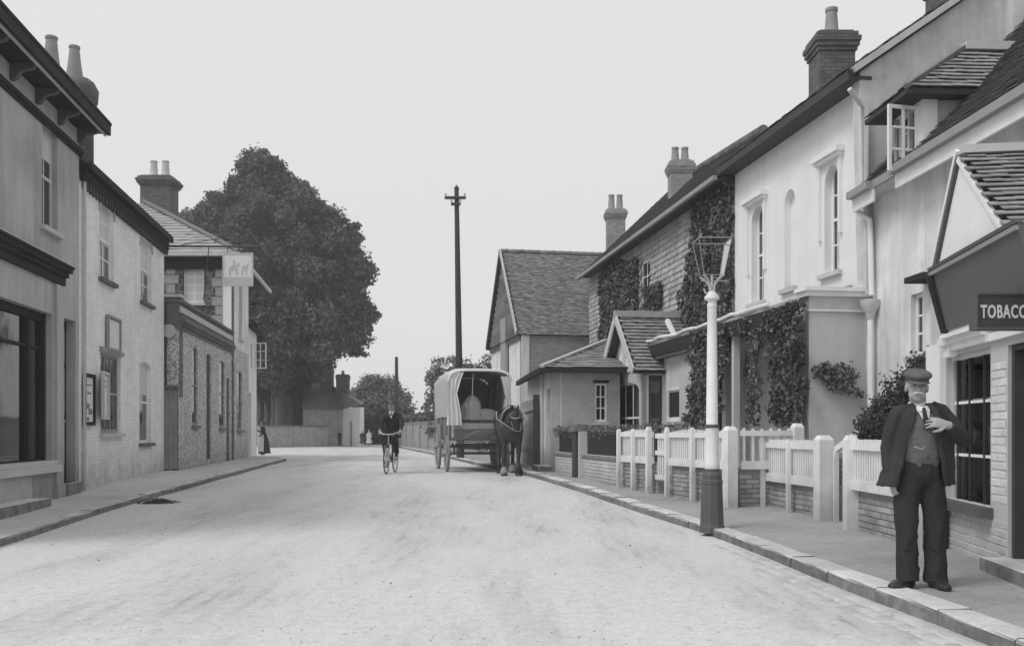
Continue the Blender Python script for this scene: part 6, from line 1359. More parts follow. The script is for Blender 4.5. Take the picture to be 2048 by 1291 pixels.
# flat cap with peak
mb = MB(); CR = RH @ Matrix.Rotation(math.radians(13), 3, 'X')
fc = lambda *p: hc+V(0, .006, -.002)+CR @ Vector(p)
mb.ball(fc(0, .005, .105), (.108, .128, .044), CR, 24, 10); mb.tube([fc(0, .012, .060), fc(0, .010, .095)], [(.084, .100), (.094, .112)], 20, ref=CR @ V(1, 0, 0)); mb.ball(fc(0, .03, .112), (.092, .10, .040), CR, 16, 8)
cp = skin_part(mb, .007, 'cap', M['tweed'], t, 3)
mb = MB(); pk = []
for q in range(11):
    a = math.radians(-62+124*q/10); pk.append((fc(math.sin(a)*.080, -math.cos(a)*.092, .070), fc(math.sin(a)*.094, -math.cos(a)*.145-.0, .052)))
vs = [p[0] for p in pk]+[p[1] for p in pk]+[p[0]+V(0, 0, .008) for p in pk]+[p[1]+V(0, 0, .006) for p in pk]
mb.add(vs, [(q, q+1, 12+q, 11+q) for q in range(10)]+[(22+q, 33+q, 34+q, 23+q) for q in range(10)]+[(11+q, 12+q, 34+q, 33+q) for q in range(10)]); mb.build('peak', M['tweed'], cp)
MB().ball(fc(0, -.0, .150), .010, None, 8, 6).build('button', M['tweed'], cp)
# collar, shirt front, tie
mb = MB(); mb.tube([V(-.008, .012, 1.405), V(-.014, .004, 1.435), V(-.018, -.002, 1.462)], [(.074, .072), (.067, .067), (.064, .066)], 22, ref=V(1, 0, 0)); mb.build('collar', M['linen'], t)
MB().add([V(-.055, -.098, 1.40), V(.045, -.098, 1.40), V(.005, -.145, 1.255), V(-.05, -.075, 1.425), V(.04, -.075, 1.425)], [(0, 2, 1), (3, 0, 1, 4)]).build('shirt', M['linen'], t)
for sx in (-1, 1): MB().add([V(-.008, -.090, 1.425), V(-.008+.045*sx, -.075, 1.436), V(-.008+.052*sx, -.100, 1.390), V(-.008+.016*sx, -.112, 1.392)], [(0, 1, 2, 3)]).build('collar_wing', M['linen'], t)
mb = MB(); mb.ball(V(-.008, -.110, 1.405), (.015, .010, .014), None, 10, 8); mb.tube([V(-.008, -.112, 1.398), V(-.006, -.135, 1.33), V(-.004, -.150, 1.25)], [(.012, .006), (.020, .006), (.024, .006)], 10, ref=V(1, 0, 0)); mb.build('tie', M['trouser'], t)
# waistcoat
mb = MB(); wl_ = []
for z, rx, ry, cy in ((.985, .168, .145, -.01), (1.03, .172, .158, -.012), (1.10, .176, .160, -.014), (1.18, .176, .150, -.012), (1.27, .172, .132, -.006), (1.35, .160, .108, .002)): wl_.append((z, rx, ry, cy))
mb.tube([V(0, cy, z) for z, rx, ry, cy in wl_], [(rx, ry) for z, rx, ry, cy in wl_], 26, ref=V(1, 0, 0))
for sx in (-1, 1): mb.tube([V(.075*sx, -.085, 1.365), V(.04*sx, -.120, 1.31), V(.012*sx, -.140, 1.24)], [(.034, .018), (.028, .016), (.02, .014)], 10, ref=V(1, 0, 0))
for sx in (-1, 1): mb.tube([V(.07*sx, -.125, 1.02), V(.048*sx, -.140, .955)], [(.060, .022), (.014, .014)], 12, ref=V(1, 0, 0))
wc_ = skin_part(mb, .009, 'waistcoat', M['waist'], t, 3, .006, (7, 7, 20))
for k in range(5): MB().ball(V(-.004, -.170+.002*k+.0065*k*k*.5, 1.03+.052*k), .0085, None, 8, 6).build('button', M['trouser'], wc_)
mb = MB(); mb.tube([V(-.01, -.166, 1.13), V(-.05, -.168, 1.095), V(-.10, -.145, 1.115)], .0035, 6); mb.build('watch_chain', M['nickel'], wc_)
# trousers: baggy, breaking over the boots
mb = MB(); mb.tube([V(0, .0, .82), V(0, -.005, .90), V(0, -.008, 1.02)], [(.150, .11), (.178, .145), (.168, .148)], 24, ref=V(1, 0, 0))
mb.tube([V(-.085, 0, .88), V(-.10, -.012, .70), V(-.112, -.030, .50), V(-.102, -.012, .30), V(-.092, -.002, .10), V(-.090, -.005, .055)], [(.100, .112), (.098, .104), (.086, .090), (.080, .085), (.084, .092), (.088, .10)], 20, ref=V(1, 0, 0))
mb.tube([V(.085, 0, .88), V(.100, -.012, .70), V(.118, -.032, .50), V(.120, -.014, .30), V(.124, -.008, .09), V(.124, -.012, .045)], [(.100, .112), (.098, .104), (.086, .090), (.082, .086), (.086, .092), (.089, .10)], 20, ref=V(1, 0, 0))
rn = random.Random(5)
for sx, c0_, c1_ in ((-1, V(-.112, -.03, .50), V(-.092, -.002, .10)), (1, V(.118, -.03, .50), V(.124, -.008, .09))):
    for k in range(9):
        f_ = rn.random(); c_ = c0_.lerp(c1_, f_); a = rn.uniform(-1.5, 1.5); p_ = c_+V(math.sin(a)*.078, -math.cos(a)*.082, 0); q_ = c_+V(math.sin(a+.7)*.076, -math.cos(a+.7)*.080, rn.uniform(-.07, .07)); mb.tube([p_, (p_+q_)/2+(((p_+q_)/2-c_)*.10), q_], [.008, .014, .007], 6)
skin_part(mb, .010, 'trousers', M['trouser'], t, 2, .009, (11, 11, 4.5))
# jacket: open, left panel swinging out, right panel pulled by the raised hand
mb = MB()
cshell(mb, [(V(-.035, .02, .80), .285, .185, 62, 322), (V(-.03, .02, .88), .262, .182, 60, 320), (V(-.018, .015, 1.0), .230, .175, 48, 318), (V(-.010, .01, 1.12), .208, .172, 34, 320), (V(-.004, .01, 1.24), .196, .158, 24, 326), (V(0, .01, 1.33), .186, .138, 24, 330), (V(0, .012, 1.385), .160, .118, 26, 330), (V(-.004, .012, 1.425), .112, .098, 30, 328), (V(-.008, .012, 1.452), .086, .084, 34, 322)], .026)
mb.tube([V(-.10, .01, 1.40), V(-.160, .01, 1.372), V(-.205, .02, 1.25), V(-.238, .03, 1.09), V(-.240, .01, .97), V(-.228, -.012, .885)], [.058, .062, .062, .057, .052, .047], 16)
mb.tube([V(.10, .01, 1.42), V(.165, .01, 1.395), V(.235, -.01, 1.30), V(.312, -.045, 1.18), V(.330, -.07, 1.16)], [.056, .066, .066, .062, .056], 16)
mb.tube([V(.338, -.035, 1.158), V(.320, -.07, 1.165), V(.235, -.145, 1.21), V(.16, -.205, 1.262), V(.145, -.216, 1.27)], [.048, .060, .054, .046, .043], 16)
# front edges & lapels
mb.tube([V(-.062, -.075, 1.445), V(-.095, -.118, 1.385), V(-.135, -.140, 1.28), V(-.165, -.150, 1.15), V(-.195, -.150, 1.0), V(-.245, -.135, .80)], [(.016, .009), (.026, .008), (.036, .008), (.024, .008), (.018, .008), (.018, .008)], 10, ref=V(1, 0, 0))
mb.tube([V(.045, -.075, 1.450), V(.070, -.118, 1.395), V(.082, -.155, 1.32), V(.060, -.190, 1.24), V(.085, -.185, 1.12), V(.12, -.165, .98), V(.16, -.130, .83)], [(.016, .009), (.028, .008), (.038, .008), (.028, .008), (.024, .008), (.022, .008), (.022, .008)], 10, ref=V(1, 0, 0))
mb.hull([V(.06, -.17, 1.24), V(.23, -.12, 1.22), V(.25, -.09, .82), V(.15, -.135, .81)]+[V(.06, -.145, 1.24), V(.22, -.08, 1.22), V(.24, -.06, .82), V(.15, -.11, .81)], [(0,1,2,3),(7,6,5,4),(0,4,5,1),(1,5,6,2),(2,6,7,3),(3,7,4,0)])
mb.tube([V(-.09, -.02, 1.43), V(0, .075, 1.445), V(.09, -.02, 1.43)], [(.018, .028), (.020, .03), (.018, .028)], 10, ref=V(0, 0, 1))
for k in range(10):
    z = rn.uniform(.9, 1.3); a = rn.choice((rn.uniform(60, 150), rn.uniform(210, 300))); a = math.radians(a); r_ = .23-.02*(z-.9)
    mb.tube([V(math.sin(a)*r_, -math.cos(a)*.165, z), V(math.sin(a+.3)*r_*1.0, -math.cos(a+.3)*.166, z+rn.uniform(-.10, .02))], [.012, .006], 6)
skin_part(mb, .0072, 'jacket', M['jacket'], t, 2, .007, (9, 9, 6))
for (sx, an, toe) in ((-1, V(-.095, -.0, .09), V(-.265, -.10, 0)), (1, V(.122, -.01, .09), V(.135, -.215, 0))):
    mb = MB(); shoe(mb, an, toe, 1.12); skin_part(mb, .007, 'boot', M['boot'], t, 2)

# ---------------------------------------------------------------- small far figures
def small_person(name, label, loc, h, parts_m, skirt=False, rot=0, group=None, hat=None, apron=False, arms=None, hair='hair_d', lean=0):
    s = h/1.65; t = figure(name, label, loc, rot, 'person', group); mb = MB(); f = lambda x, y, z: V(x*s, y*s-lean*max(0, z*s-.9*s)*.5, z*s)
    head(mb, f(0, -.01, 1.52), s); mb.tube([f(0, .01, 1.34), f(0, 0, 1.44)], .05*s, 10)
    mb.tube([f(0, 0, .82), f(0, 0, 1.05), f(0, 0, 1.30), f(0, .01, 1.38)], [(.15*s, .11*s), (.12*s, .09*s), (.165*s, .10*s), (.07*s, .06*s)], 14, ref=V(1, 0, 0))
    for sx in (-1, 1): mb.tube([f(.08*sx, 0, .85), f(.085*sx, -.02*sx, .46), f(.085*sx, -.03*sx, .07)], [.08*s, .052*s, .036*s], 10); mb.tube([f(.085*sx, .02-.03*sx, .035), f(.09*sx, -.15-.03*sx, .03)], [.035*s, .03*s], 8)
    arms = arms or {-1: ((-.22, 0, 1.08), (-.20, -.08, .85)), 1: ((.22, 0, 1.08), (.20, -.08, .85))}
    for sx in (-1, 1):
        e, w_ = arms[sx]; mb.tube([f(.17*sx, .0, 1.33), f(*e), f(*w_)], [.048*s, .04*s, .028*s], 10); d = (Vector(w_)-Vector(e)).normalized(); hand(mb, f(*w_), d, V(-sx, -.2, 0), s, .5, sx)
    skin_part(mb, .012*s+.003, 'body', M['skin'], t, 1)
    mb = MB()
    mb.tube([f(0, 0, .80), f(0, 0, 1.05), f(0, 0, 1.30), f(0, .01, 1.39)], [(.17*s, .13*s), (.14*s, .115*s), (.185*s, .12*s), (.08*s, .07*s)], 16, ref=V(1, 0, 0))
    for sx in (-1, 1): e, w_ = arms[sx]; mb.tube([f(.17*sx, .0, 1.33), f(*e), f(*w_)], [.064*s, .054*s, .042*s], 10)
    if not skirt: 
        skin_part(mb, .014, 'jacket', M[parts_m[0]], t, 2); mb = MB()
        for sx in (-1, 1): mb.tube([f(.08*sx, 0, .88), f(.09*sx, -.02*sx, .46), f(.09*sx, -.03*sx, .06)], [(.10*s), .075*s, .07*s], 12)
        skin_part(mb, .014, 'trousers', M[parts_m[1]], t, 2)
    else:
        skin_part(mb, .014, 'bodice', M[parts_m[0]], t, 2); mb = MB(); b_ = skirt
        prof = [(f(0, 0, 1.04), .145*s), (f(0, .01, .80), .21*s), (f(0, .015, .45), .28*s), (f(0, .02, b_), .34*s)]
        mb.tube([p for p, r in prof], [(r, r*.9) for p, r in prof], 20, ref=V(1, 0, 0)); mb.build('skirt', M[parts_m[1]], t)
    if apron:
        A_ = []; 
        for z, r in ((1.05, .15), (.8, .215), (.45, .29), (.16, .345)):
            for a in (-60, -22, 15, 50, 84): A_.append(f(math.sin(math.radians(a))*(r+.012), -math.cos(math.radians(a))*(r*.92+.012), z))
        MB().add(A_, [(k*5+q, k*5+q+1, k*5+q+6, k*5+q+5) for k in range(3) for q in range(4)], smooth=True).build('apron', M['linen'], t)
    mb = MB(); mb.ball(f(0, .03, 1.55), (.085*s, .095*s, .095*s), None, 12, 8)
    if hat == 'cap': mb.build('hair', M[hair], t); MB().ball(f(0, -.005, 1.63), (.10*s, .12*s, .035*s), None, 14, 8).build('cap', M['jacket'], t)
    elif hat == 'brim': mb.build('hair', M[hair], t); MB().lathe(f(0, 0, 1.60), [(.17*s, 0), (.17*s, .012*s), (.09*s, .03*s), (.085*s, .09*s), (.03*s, .11*s)], 18).build('hat', M['linen'], t)
    else:
        if skirt: mb.ball(f(0, .09, 1.60), .045*s, None, 10, 8)
        mb.build('hair', M[hair], t)
    return t
wp = at_ground(528, 909, PAVE)
small_person('person', 'woman with white apron over a long dark skirt beside the white cottage', wp, 1.42, ('skirt', 'skirt'), skirt=.07, rot=math.radians(-72), apron=True, arms={-1: ((-.26, -.05, 1.12), (-.30, -.26, 1.20)), 1: ((.22, -.02, 1.08), (.16, -.18, .98))}, lean=.25)
small_person('person', 'child in dark coat and skirt, left of the pair at the far bend', at_ground(725, 893.5), 1.15, ('skirt', 'skirt'), skirt=.38, rot=.2, group='children at the far bend', hat='brim')
small_person('person', 'child in a pale smock, right of the pair at the far bend', at_ground(738, 893.5), 1.2, ('smock', 'smock'), skirt=.42, rot=-.2, group='children at the far bend')
small_person('person', 'distant man in dark suit walking before the far cottage wall', at_ground(679, 891.5), 1.15, ('jacket', 'trouser'), rot=.8, hat='cap')

# ---------------------------------------------------------------- cyclist and bicycle (riding towards the camera)
cp_ = at_ground(773, 948); cyc_rot = math.radians(-4)
B = figure('bicycle', 'upright roadster bicycle with pale handlebar being ridden towards the camera', cp_, cyc_rot, 'bicycle')
R_ = .355
def wheel(parent, c, R, axis=V(1, 0, 0), rim=.016, m_rim='nickel', m_ty='iron', spokes=28, name='wheel', hub=.03, hw=.05, spoke_r=.0022):
    t1_ = V(0, 0, 1); t2_ = axis.cross(t1_).normalized(); mb = MB(); n = 36
    def ring(r, w_): return [c+t1_*math.cos(2*math.pi*k/n)*r+t2_*math.sin(2*math.pi*k/n)*r for k in range(n+1)]
    w_ = mb.tube(ring(R-rim, 0), rim, 8, caps=False).build(name, M[m_ty], parent)
    MB().tube(ring(R-2.2*rim, 0), rim*.6, 6, caps=False).build('rim', M[m_rim], w_)
    mb = MB(); mb.tube([c-axis*hw, c+axis*hw], hub, 10)
    for k in range(spokes):
        a = 2*math.pi*k/spokes; p = c+t1_*math.cos(a)*(R-2.4*rim)+t2_*math.sin(a)*(R-2.4*rim); mb.beam(c+axis*hw*(.7 if k % 2 else -.7)*.5, p, spoke_r*2)
    mb.build('spokes', M[m_rim], w_); return w_
wf, wr_ = V(0, 0, R_), V(0, 1.10, R_)
wheel(B, wf, R_); wheel(B, wr_, R_)
hdT, hdB, bb_, st = V(0, .27, .90), V(0, .20, .68), V(0, .62, .29), V(0, .80, .86)
mb = MB()
for a, b in ((hdT, hdB), (hdB, bb_), (hdT+V(0, .0, -.05), st-V(0, .0, .04)), (bb_, st)): mb.tube([a, b], .016, 8)
for sx in (-1, 1): mb.tube([bb_+V(.02*sx, 0, 0), wr_+V(.055*sx, 0, 0)], .009, 6); mb.tube([st+V(.012*sx, 0, 0), wr_+V(.055*sx, 0, 0)], .008, 6)
mb.build('frame', M['iron'], B)
mb = MB(); 
for sx in (-1, 1): mb.tube([hdB+V(.012*sx, -.01, -.02), V(.04*sx, .13, .60), wf+V(.052*sx, 0, 0)], [.011, .011, .008], 8)
mb.tube([hdB, hdT+V(0, .01, .10)], .014, 8); mb.build('fork', M['nickel'], B)
hb = hdT+V(0, .0, .13)
MB().tube([V(-.27, .34, 1.035), V(-.22, .24, 1.03), V(-.12, .20, .99), V(0, .20, .985), V(.12, .20, .99), V(.22, .24, 1.03), V(.27, .34, 1.035)], .013, 10).build('handlebar', M['nickel'], B)
MB().tube([hdT+V(0, .01, .09), V(0, .20, .985)], .014, 8).build('stem', M['nickel'], B)
for sx in (-1, 1): MB().tube([V(.262*sx, .32, 1.035), V(.275*sx, .43, 1.03)], .018, 8).build('grip', M['leather'], B)
mb = MB(); mb.tube([V(0, .74, 1.0), V(0, .84, .99), V(0, .98, 1.0)], [(.035, .02), (.06, .03), (.11, .03)], 12, ref=V(1, 0, 0)); mb.tube([st, V(0, .86, .97)], .013, 6); mb.build('saddle', M['leather'], B)
mb = MB(); mb.tube([bb_-V(.09, 0, 0), bb_+V(.09, 0, 0)], .012, 8); mb.tube([bb_+V(.075, 0, 0), bb_+V(.085, -.06, .15)], .011, 6); mb.tube([bb_-V(.075, 0, 0), bb_+V(-.085, .06, -.15)], .011, 6); mb.lathe(bb_, [(0.001, 0), (0.001, .001)], 3); mb.build('cranks', M['nickel'], B)
for sx, pz, py in ((1, .44, .56), (-1, .14, .68)): MB().box(I4, .09 if sx > 0 else -.19, .19 if sx > 0 else -.09, py-.04, py+.04, pz-.012, pz+.012).build('pedal', M['iron'], B)
n = 14; MB().tube([wf+V(0, -math.sin(a)*(R_+.025)*1.0, math.cos(a)*(R_+.025)) for a in np.linspace(-.9, .8, n)], [(.028, .004)]*n, 8, ref=V(1, 0, 0)).build('mudguard', M['iron'], B)
B.scale = (1.05,)*3
Pn = figure('person', 'man in dark suit, pale collar and flat cap riding a bicycle towards the camera', cp_, cyc_rot)
Pn.scale = (1.05,)*3
mb = MB(); hcy = V(0, .60, 1.70); head(mb, hcy, .98); mb.tube([V(0, .68, 1.48), V(0, .63, 1.62)], .056, 10)
mb.tube([V(0, .86, 1.02), V(0, .82, 1.2), V(0, .72, 1.42), V(0, .68, 1.52)], [(.15, .11), (.15, .10), (.17, .10), (.08, .07)], 16, ref=V(1, 0, 0))
legs = {1: (V(.11, .55, 0.90), V(.13, .60, .50)), -1: (V(-.12, .46, .74), V(-.13, .66, .22))}
legs[1] = (V(.13, .40, .90), V(.135, .60, .50))
for sx in (-1, 1):
    kn, an = legs[sx]; mb.tube([V(.09*sx, .84, 1.03), kn, an], [.085, .06, .042], 12)
    e, w_ = V(.27*sx, .56, 1.22), V(.262*sx, .45, 1.06); mb.tube([V(.18*sx, .70, 1.47), e, w_], [.052, .042, .03], 10); hand(mb, w_+V(0, .0, 0), V(0, -.8, -.35), V(-.2*sx, .25, -1), .95, 1.0, -sx)
skin_part(mb, .0085, 'body', M['skin'], Pn, 2)
mb = MB(); mb.tube([V(0, .87, .98), V(0, .84, 1.1), V(0, .80, 1.25), V(0, .72, 1.43), V(0, .68, 1.53)], [(.175, .13), (.17, .125), (.18, .125), (.195, .12), (.09, .08)], 20, ref=V(1, 0, 0))
for sx in (-1, 1): mb.tube([V(.17*sx, .70, 1.47), V(.235*sx, .64, 1.36), V(.275*sx, .56, 1.22), V(.268*sx, .48, 1.10)], [.068, .066, .058, .045], 12)
mb.tube([V(-.17, .82, 1.0), V(-.2, .80, .90)], [.05, .02], 8); mb.tube([V(.17, .82, 1.0), V(.2, .80, .90)], [.05, .02], 8)
skin_part(mb, .011, 'jacket', M['jacket'], Pn, 2, .010)
mb = MB()
for sx in (-1, 1): kn, an = legs[sx]; mb.tube([V(.09*sx, .84, 1.02), kn, an+V(0, 0, .02)], [.108, .085, .066], 14)
skin_part(mb, .012, 'trousers', M['trouser'], Pn, 2, .009)
MB().tube([V(0, .655, 1.535), V(0, .64, 1.575)], [(.068, .066), (.062, .064)], 16, ref=V(1, 0, 0)).build('collar', M['linen'], Pn)
MB().add([V(-.06, .60, 1.545), V(.06, .60, 1.545), V(0, .575, 1.38)], [(0, 1, 2)]).build('shirt', M['linen'], Pn)
MB().tube([V(0, .585, 1.53), V(0, .568, 1.46)], [(.014, .008), (.02, .006)], 8, ref=V(1, 0, 0)).build('tie', M['trouser'], Pn)
for sx in (-1, 1):
    kn, an = legs[sx]; mb = MB(); shoe(mb, an+V(0, .02, .0), V(an.x+.01*sx, an.y-.17, an.z-.085), 1.0); skin_part(mb, .01, 'boot', M['boot'], Pn, 1)
    MB().ball(hcy+V(.031*sx, -.082, .014), (.013, .006, .007), None, 8, 6).build('eye', M['eye'], Pn)
MB().tube([hcy+V(-.035, -.098, -.042), hcy+V(0, -.106, -.036), hcy+V(.035, -.098, -.042)], [.005, .009, .005], 8).build('moustache', M['hair_d'], Pn)
mb = MB(); mb.ball(hcy+V(0, .03, .03), (.082, .088, .085), None, 14, 10); mb.build('hair', M['hair_d'], Pn)
mb = MB(); mb.ball(hcy+V(0, .0, .105), (.125, .135, .032), None, 20, 8); mb.tube([hcy+V(0, .005, .07), hcy+V(0, .005, .10)], [(.088, .10), (.1, .11)], 18, ref=V(1, 0, 0)); mb.ball(hcy+V(0, -.11, .078), (.075, .045, .012), None, 14, 6); skin_part(mb, .009, 'cap', M['tweed'], Pn, 2)

# ================================================================ horse and covered wagon
wag_o = Vector((-1.0, 26.6, gz(26.8))); fwd = Vector((.19, -.98, 0)).normalized(); wrot = math.atan2(fwd.x, -fwd.y)      # local -y points forward
W = figure('covered_wagon', 'horse-drawn four-wheeled wagon with pale canvas hood and tied-back curtains', wag_o, wrot, 'wagon')
hw = .83
def cart_wheel(c, R, ns):
    w_ = MB(); n = 30; rr_ = [c+V(0, math.sin(2*math.pi*k/n)*R, math.cos(2*math.pi*k/n)*R) for k in range(n+1)]
    wh = w_.tube([p.lerp(c, .045) for p in rr_], [(.032, .028)]*(n+1), 8, ref=V(1, 0, 0), caps=False).build('wheel', M['cartlight'], W)
    MB().tube(rr_, [(.035, .008)]*(n+1), 6, ref=V(1, 0, 0), caps=False).build('tyre', M['tyre'], wh)
    MB().tube([c-V(.14, 0, 0), c-V(.09, 0, 0), c+V(.09, 0, 0), c+V(.15, 0, 0)], [.055, .085, .085, .05], 12).build('hub', M['cartlight'], wh)
    for k in range(ns): a = 2*math.pi*k/ns; MB().tube([c+V(0, math.sin(a)*.07, math.cos(a)*.07), c+V(0, math.sin(a)*R*.93, math.cos(a)*R*.93)], [.028, .02], 6).build('spoke', M['cartlight'], wh)
for sx in (-1, 1): cart_wheel(V(hw*sx, 0, .50), .50, 12); cart_wheel(V((hw+.02)*sx, 1.95, .66), .66, 14)
mb = MB(); mb.tube([V(-hw, 0, .5), V(hw, 0, .5)], .035, 8); mb.tube([V(-hw, 1.95, .66), V(hw, 1.95, .66)], .035, 8); mb.box(I4, -.35, .35, -.3, .3, .62, .72); mb.box(I4, -.06, .06, -.3, 2.2, .60, .70); mb.lathe(V(0, 0, .72), [(.38, 0), (.38, .03), (.36, .05)], 20); mb.build('undercarriage', M['cart'], W)
for sx in (-1, 1):
    for y_ in (0, 1.95): mb = MB(); mb.tube([V(.62*sx, y_+d_, .80-.10*math.cos(d_*2.6)) for d_ in (-.45, -.22, 0, .22, .45)], [(.03, .02)]*5, 6, ref=V(1, 0, 0)); mb.tube([V(.62*sx, y_, .68), V(.62*sx, y_, .52)], .025, 6); mb.build('spring', M['iron'], W)
f0 = .86
MB().box(I4, -.74, .74, -.55, 2.75, f0, f0+.05).build('floor', M['cart'], W)
for sx in (-1, 1):
    for k in range(3): block('side_board', M['cart'], W, I4, .74*sx-.02, .74*sx+.02, -.12, 2.75, f0+.05+k*.21, f0+.255+k*.21)
    for y_ in (-.1, .85, 1.8, 2.7): block('stanchion', M['cartlight'], W, I4, .78*sx-.02, .78*sx+.02, y_-.03, y_+.03, f0-.05, f0+.72)
for k in range(3): block('front_board', M['cartlight' if k == 2 else 'cart'], W, I4, -.72, .72, -.60+.03*k*0, -.57, f0+.02+k*.155, f0+.17+k*.155)
block('footboard', M['cart'], W, Matrix.Rotation(0, 4, 'X'), -.66, .66, -.95, -.58, f0-.05, f0-.02)
block('seat', M['cart'], W, I4, -.70, .70, -.30, .10, f0+.50, f0+.55)
# hood: arched canvas over hoops, open front
def arch(y, top=3.02-.0, wtop=.80, z0=1.52, n=16, dr=0.0, out=0.0):
    pts = []
    for k in range(n+1):
        a = math.pi*k/n; x = -math.cos(a); z = math.sin(a)
        sx = math.copysign(abs(x)**.5, x)*(wtop+.06+out); zz_ = 2.48+(top-2.48)*(abs(z)**.75) if True else 0
        pts.append(V(sx, y, zz_-dr))
    return [V(-(wtop+out)-.0, y, z0)]+pts+[V((wtop+out)+.0, y, z0)]
rings = []; ysH = np.linspace(-.62, 2.85, 15)
for i, y_ in enumerate(ysH): rings.append(arch(y_, top=2.78+.10*(1-abs((y_-1.1)/1.75)**2)+.02*math.sin(i*1.7), dr=.02*math.sin(i*2.1+1), out=.012*math.sin(i*2.3)))
n_ = len(rings[0]); mb = MB(); vs = [p for r in rings for p in r]+[p-V(0, 0, .012)-V(math.copysign(.012, p.x), 0, 0) for r in rings for p in r]; o_ = n_*len(rings)
fs = []
for i in range(len(rings)-1):
    for j in range(n_-1): fs += [(i*n_+j, i*n_+j+1, (i+1)*n_+j+1, (i+1)*n_+j), (o_+i*n_+j, o_+(i+1)*n_+j, o_+(i+1)*n_+j+1, o_+i*n_+j+1)]
for j in range(n_-1): fs.append((j, o_+j, o_+j+1, j+1))
hood = mb.add(vs, fs, smooth=True).build('hood', M['canvas'], W); wrinkle(hood.data, .04, (2.2, 2.6, 3.0), 4)
MB().add([V(-.86, 2.8, 1.3), V(.86, 2.8, 1.3), V(.86, 2.8, 2.5), V(.5, 2.8, 2.74), V(-.5, 2.8, 2.74), V(-.86, 2.8, 2.5)], [(0, 1, 2, 3, 4, 5)]).build('back_curtain', M['sack'], W)
for y_ in (-.62, .55, 1.7, 2.8): MB().tube(arch(y_+.0, top=2.77+.1*(1-abs((y_-1.1)/1.75)**2), out=-.03), .018, 6).build('hoop', M['cart'], hood)
mb = MB(); fr_ = [p+V(0, -.03, .02) for p in rings[0][1:-1]]; mb.tube(fr_, [(.03, .045)]*len(fr_), 8); mb.build('hood_edge', M['canvas_w'], hood)
def curtain(pts, name='curtain'):      # list of (z, x0, x1)
    mb = MB(); n = 9; vs = []
    for z, a, b in pts:
        for q in range(n): f_ = q/(n-1); vs.append(V(a+(b-a)*f_, -.66+.03*math.sin(q*2.4+z*2), z))
    mb.add(vs, [(k*n+q, k*n+q+1, (k+1)*n+q+1, (k+1)*n+q) for k in range(len(pts)-1) for q in range(n-1)], smooth=True); return mb.build(name, M['canvas_w'], W)
curtain([(2.72, -.70, -.45), (2.55, -.86, -.52), (2.2, -.86, -.62), (2.16, -.86, -.64), (1.9, -.88, -.58), (1.6, -.90, -.52), (1.28, -.92, -.50)])
curtain([(2.62, .56, .86), (2.4, .62, .88), (2.1, .68, .88), (2.05, .70, .86), (1.95, .66, .88), (1.75, .64, .86)])
MB().tube([V(-.22, -.58, f0+.55), V(-.18, -.60, 2.70)], .016, 8).build('hood_prop', M['cartlight'], W)
for px_, py_, pz_, s_, m_, lb in ((-.12, .15, 1.42, (.30, .24, .46), 'smock', 'tall pale sheet-covered sack standing behind the wagon seat'), (.30, .10, 1.40, (.34, .24, .22), 'canvas', 'broad pale sack lying on the wagon seat, right of the tall one'), (-.5, .3, 1.40, (.18, .18, .24), 'tweed', 'small dark bundle by the left curtain of the wagon')):
    S_ = figure('sack', lb, wag_o+Matrix.Rotation(wrot, 3, 'Z') @ V(px_, py_, 1.41), wrot, 'sack', None); mb = MB(); mb.ball(V(0, 0, s_[2]*.75), (s_[0]*.95, s_[1], s_[2]*.8), None, 16, 10); mb.tube([V(0, 0, .02), V(0, 0, s_[2]*.9), V(.03, 0, s_[2]*1.45)], [(s_[0], s_[1]*1.05), (s_[0]*.9, s_[1]*.95), (s_[0]*.35, s_[1]*.4)], 14, ref=V(1, 0, 0))
    me = baked(mb, .02, 3, 'sack_body'); wrinkle(me, .035, (5, 5, 2.5), px_*9); part('cloth', me, S_, M[m_])
# shafts and reins
for sx in (-1, 1):
    MB().tube([V(.50*sx, -.25, .80), V(.46*sx, -1.2, .95), V(.40*sx, -2.3, 1.08), V(.34*sx, -2.95, 1.12)], [.036, .032, .028, .022], 8).build('shaft', M['cart'], W)
# horse, same frame
HS = 1.08
HO = figure('horse', 'dark harnessed carthorse in blinkers standing in the shafts by the kerb', wag_o+Matrix.Rotation(wrot, 3, 'Z') @ V(.42, -3.0, 0)+V(0, 0, gz(23.6)-gz(26.8)), wrot-.10, 'horse')
mb = MB(); rx = V(1, 0, 0)
mb.tube([V(0, 1.62, 1.18), V(0, 1.50, 1.22), V(0, 1.2, 1.22), V(0, .8, 1.12), V(0, .4, 1.10), V(0, .1, 1.12), V(0, -.08, 1.14), V(0, -.16, 1.16)], [(.10, .14), (.24, .28), (.29, .31), (.30, .32), (.31, .33), (.28, .34), (.22, .28), (.10, .14)], 22, ref=rx)
mb.ball(V(0, 1.28, 1.30), (.26, .30, .22), None, 16, 10); mb.ball(V(0, .12, 1.36), (.16, .24, .16), None, 14, 10)
mb.tube([V(0, .06, 1.22), V(.0, -.10, 1.42), V(.01, -.24, 1.58), V(.02, -.34, 1.68)], [(.20, .29), (.155, .22), (.115, .165), (.095, .12)], 18, ref=rx)
pl_, hd_ = V(.02, -.36, 1.72), V(.10, -.50, 1.30)
mb.tube([V(.015, -.28, 1.72), V(.03, -.38, 1.70), V(.05, -.43, 1.58), V(.075, -.475, 1.42), V(.095, -.505, 1.28), V(.10, -.515, 1.20), V(.10, -.51, 1.17)], [(.07, .07), (.105, .11), (.108, .125), (.085, .095), (.065, .068), (.068, .065), (.045, .045)], 18, ref=rx)
mb.ball(V(.04, -.36, 1.52), (.09, .09, .13), None, 12, 8)
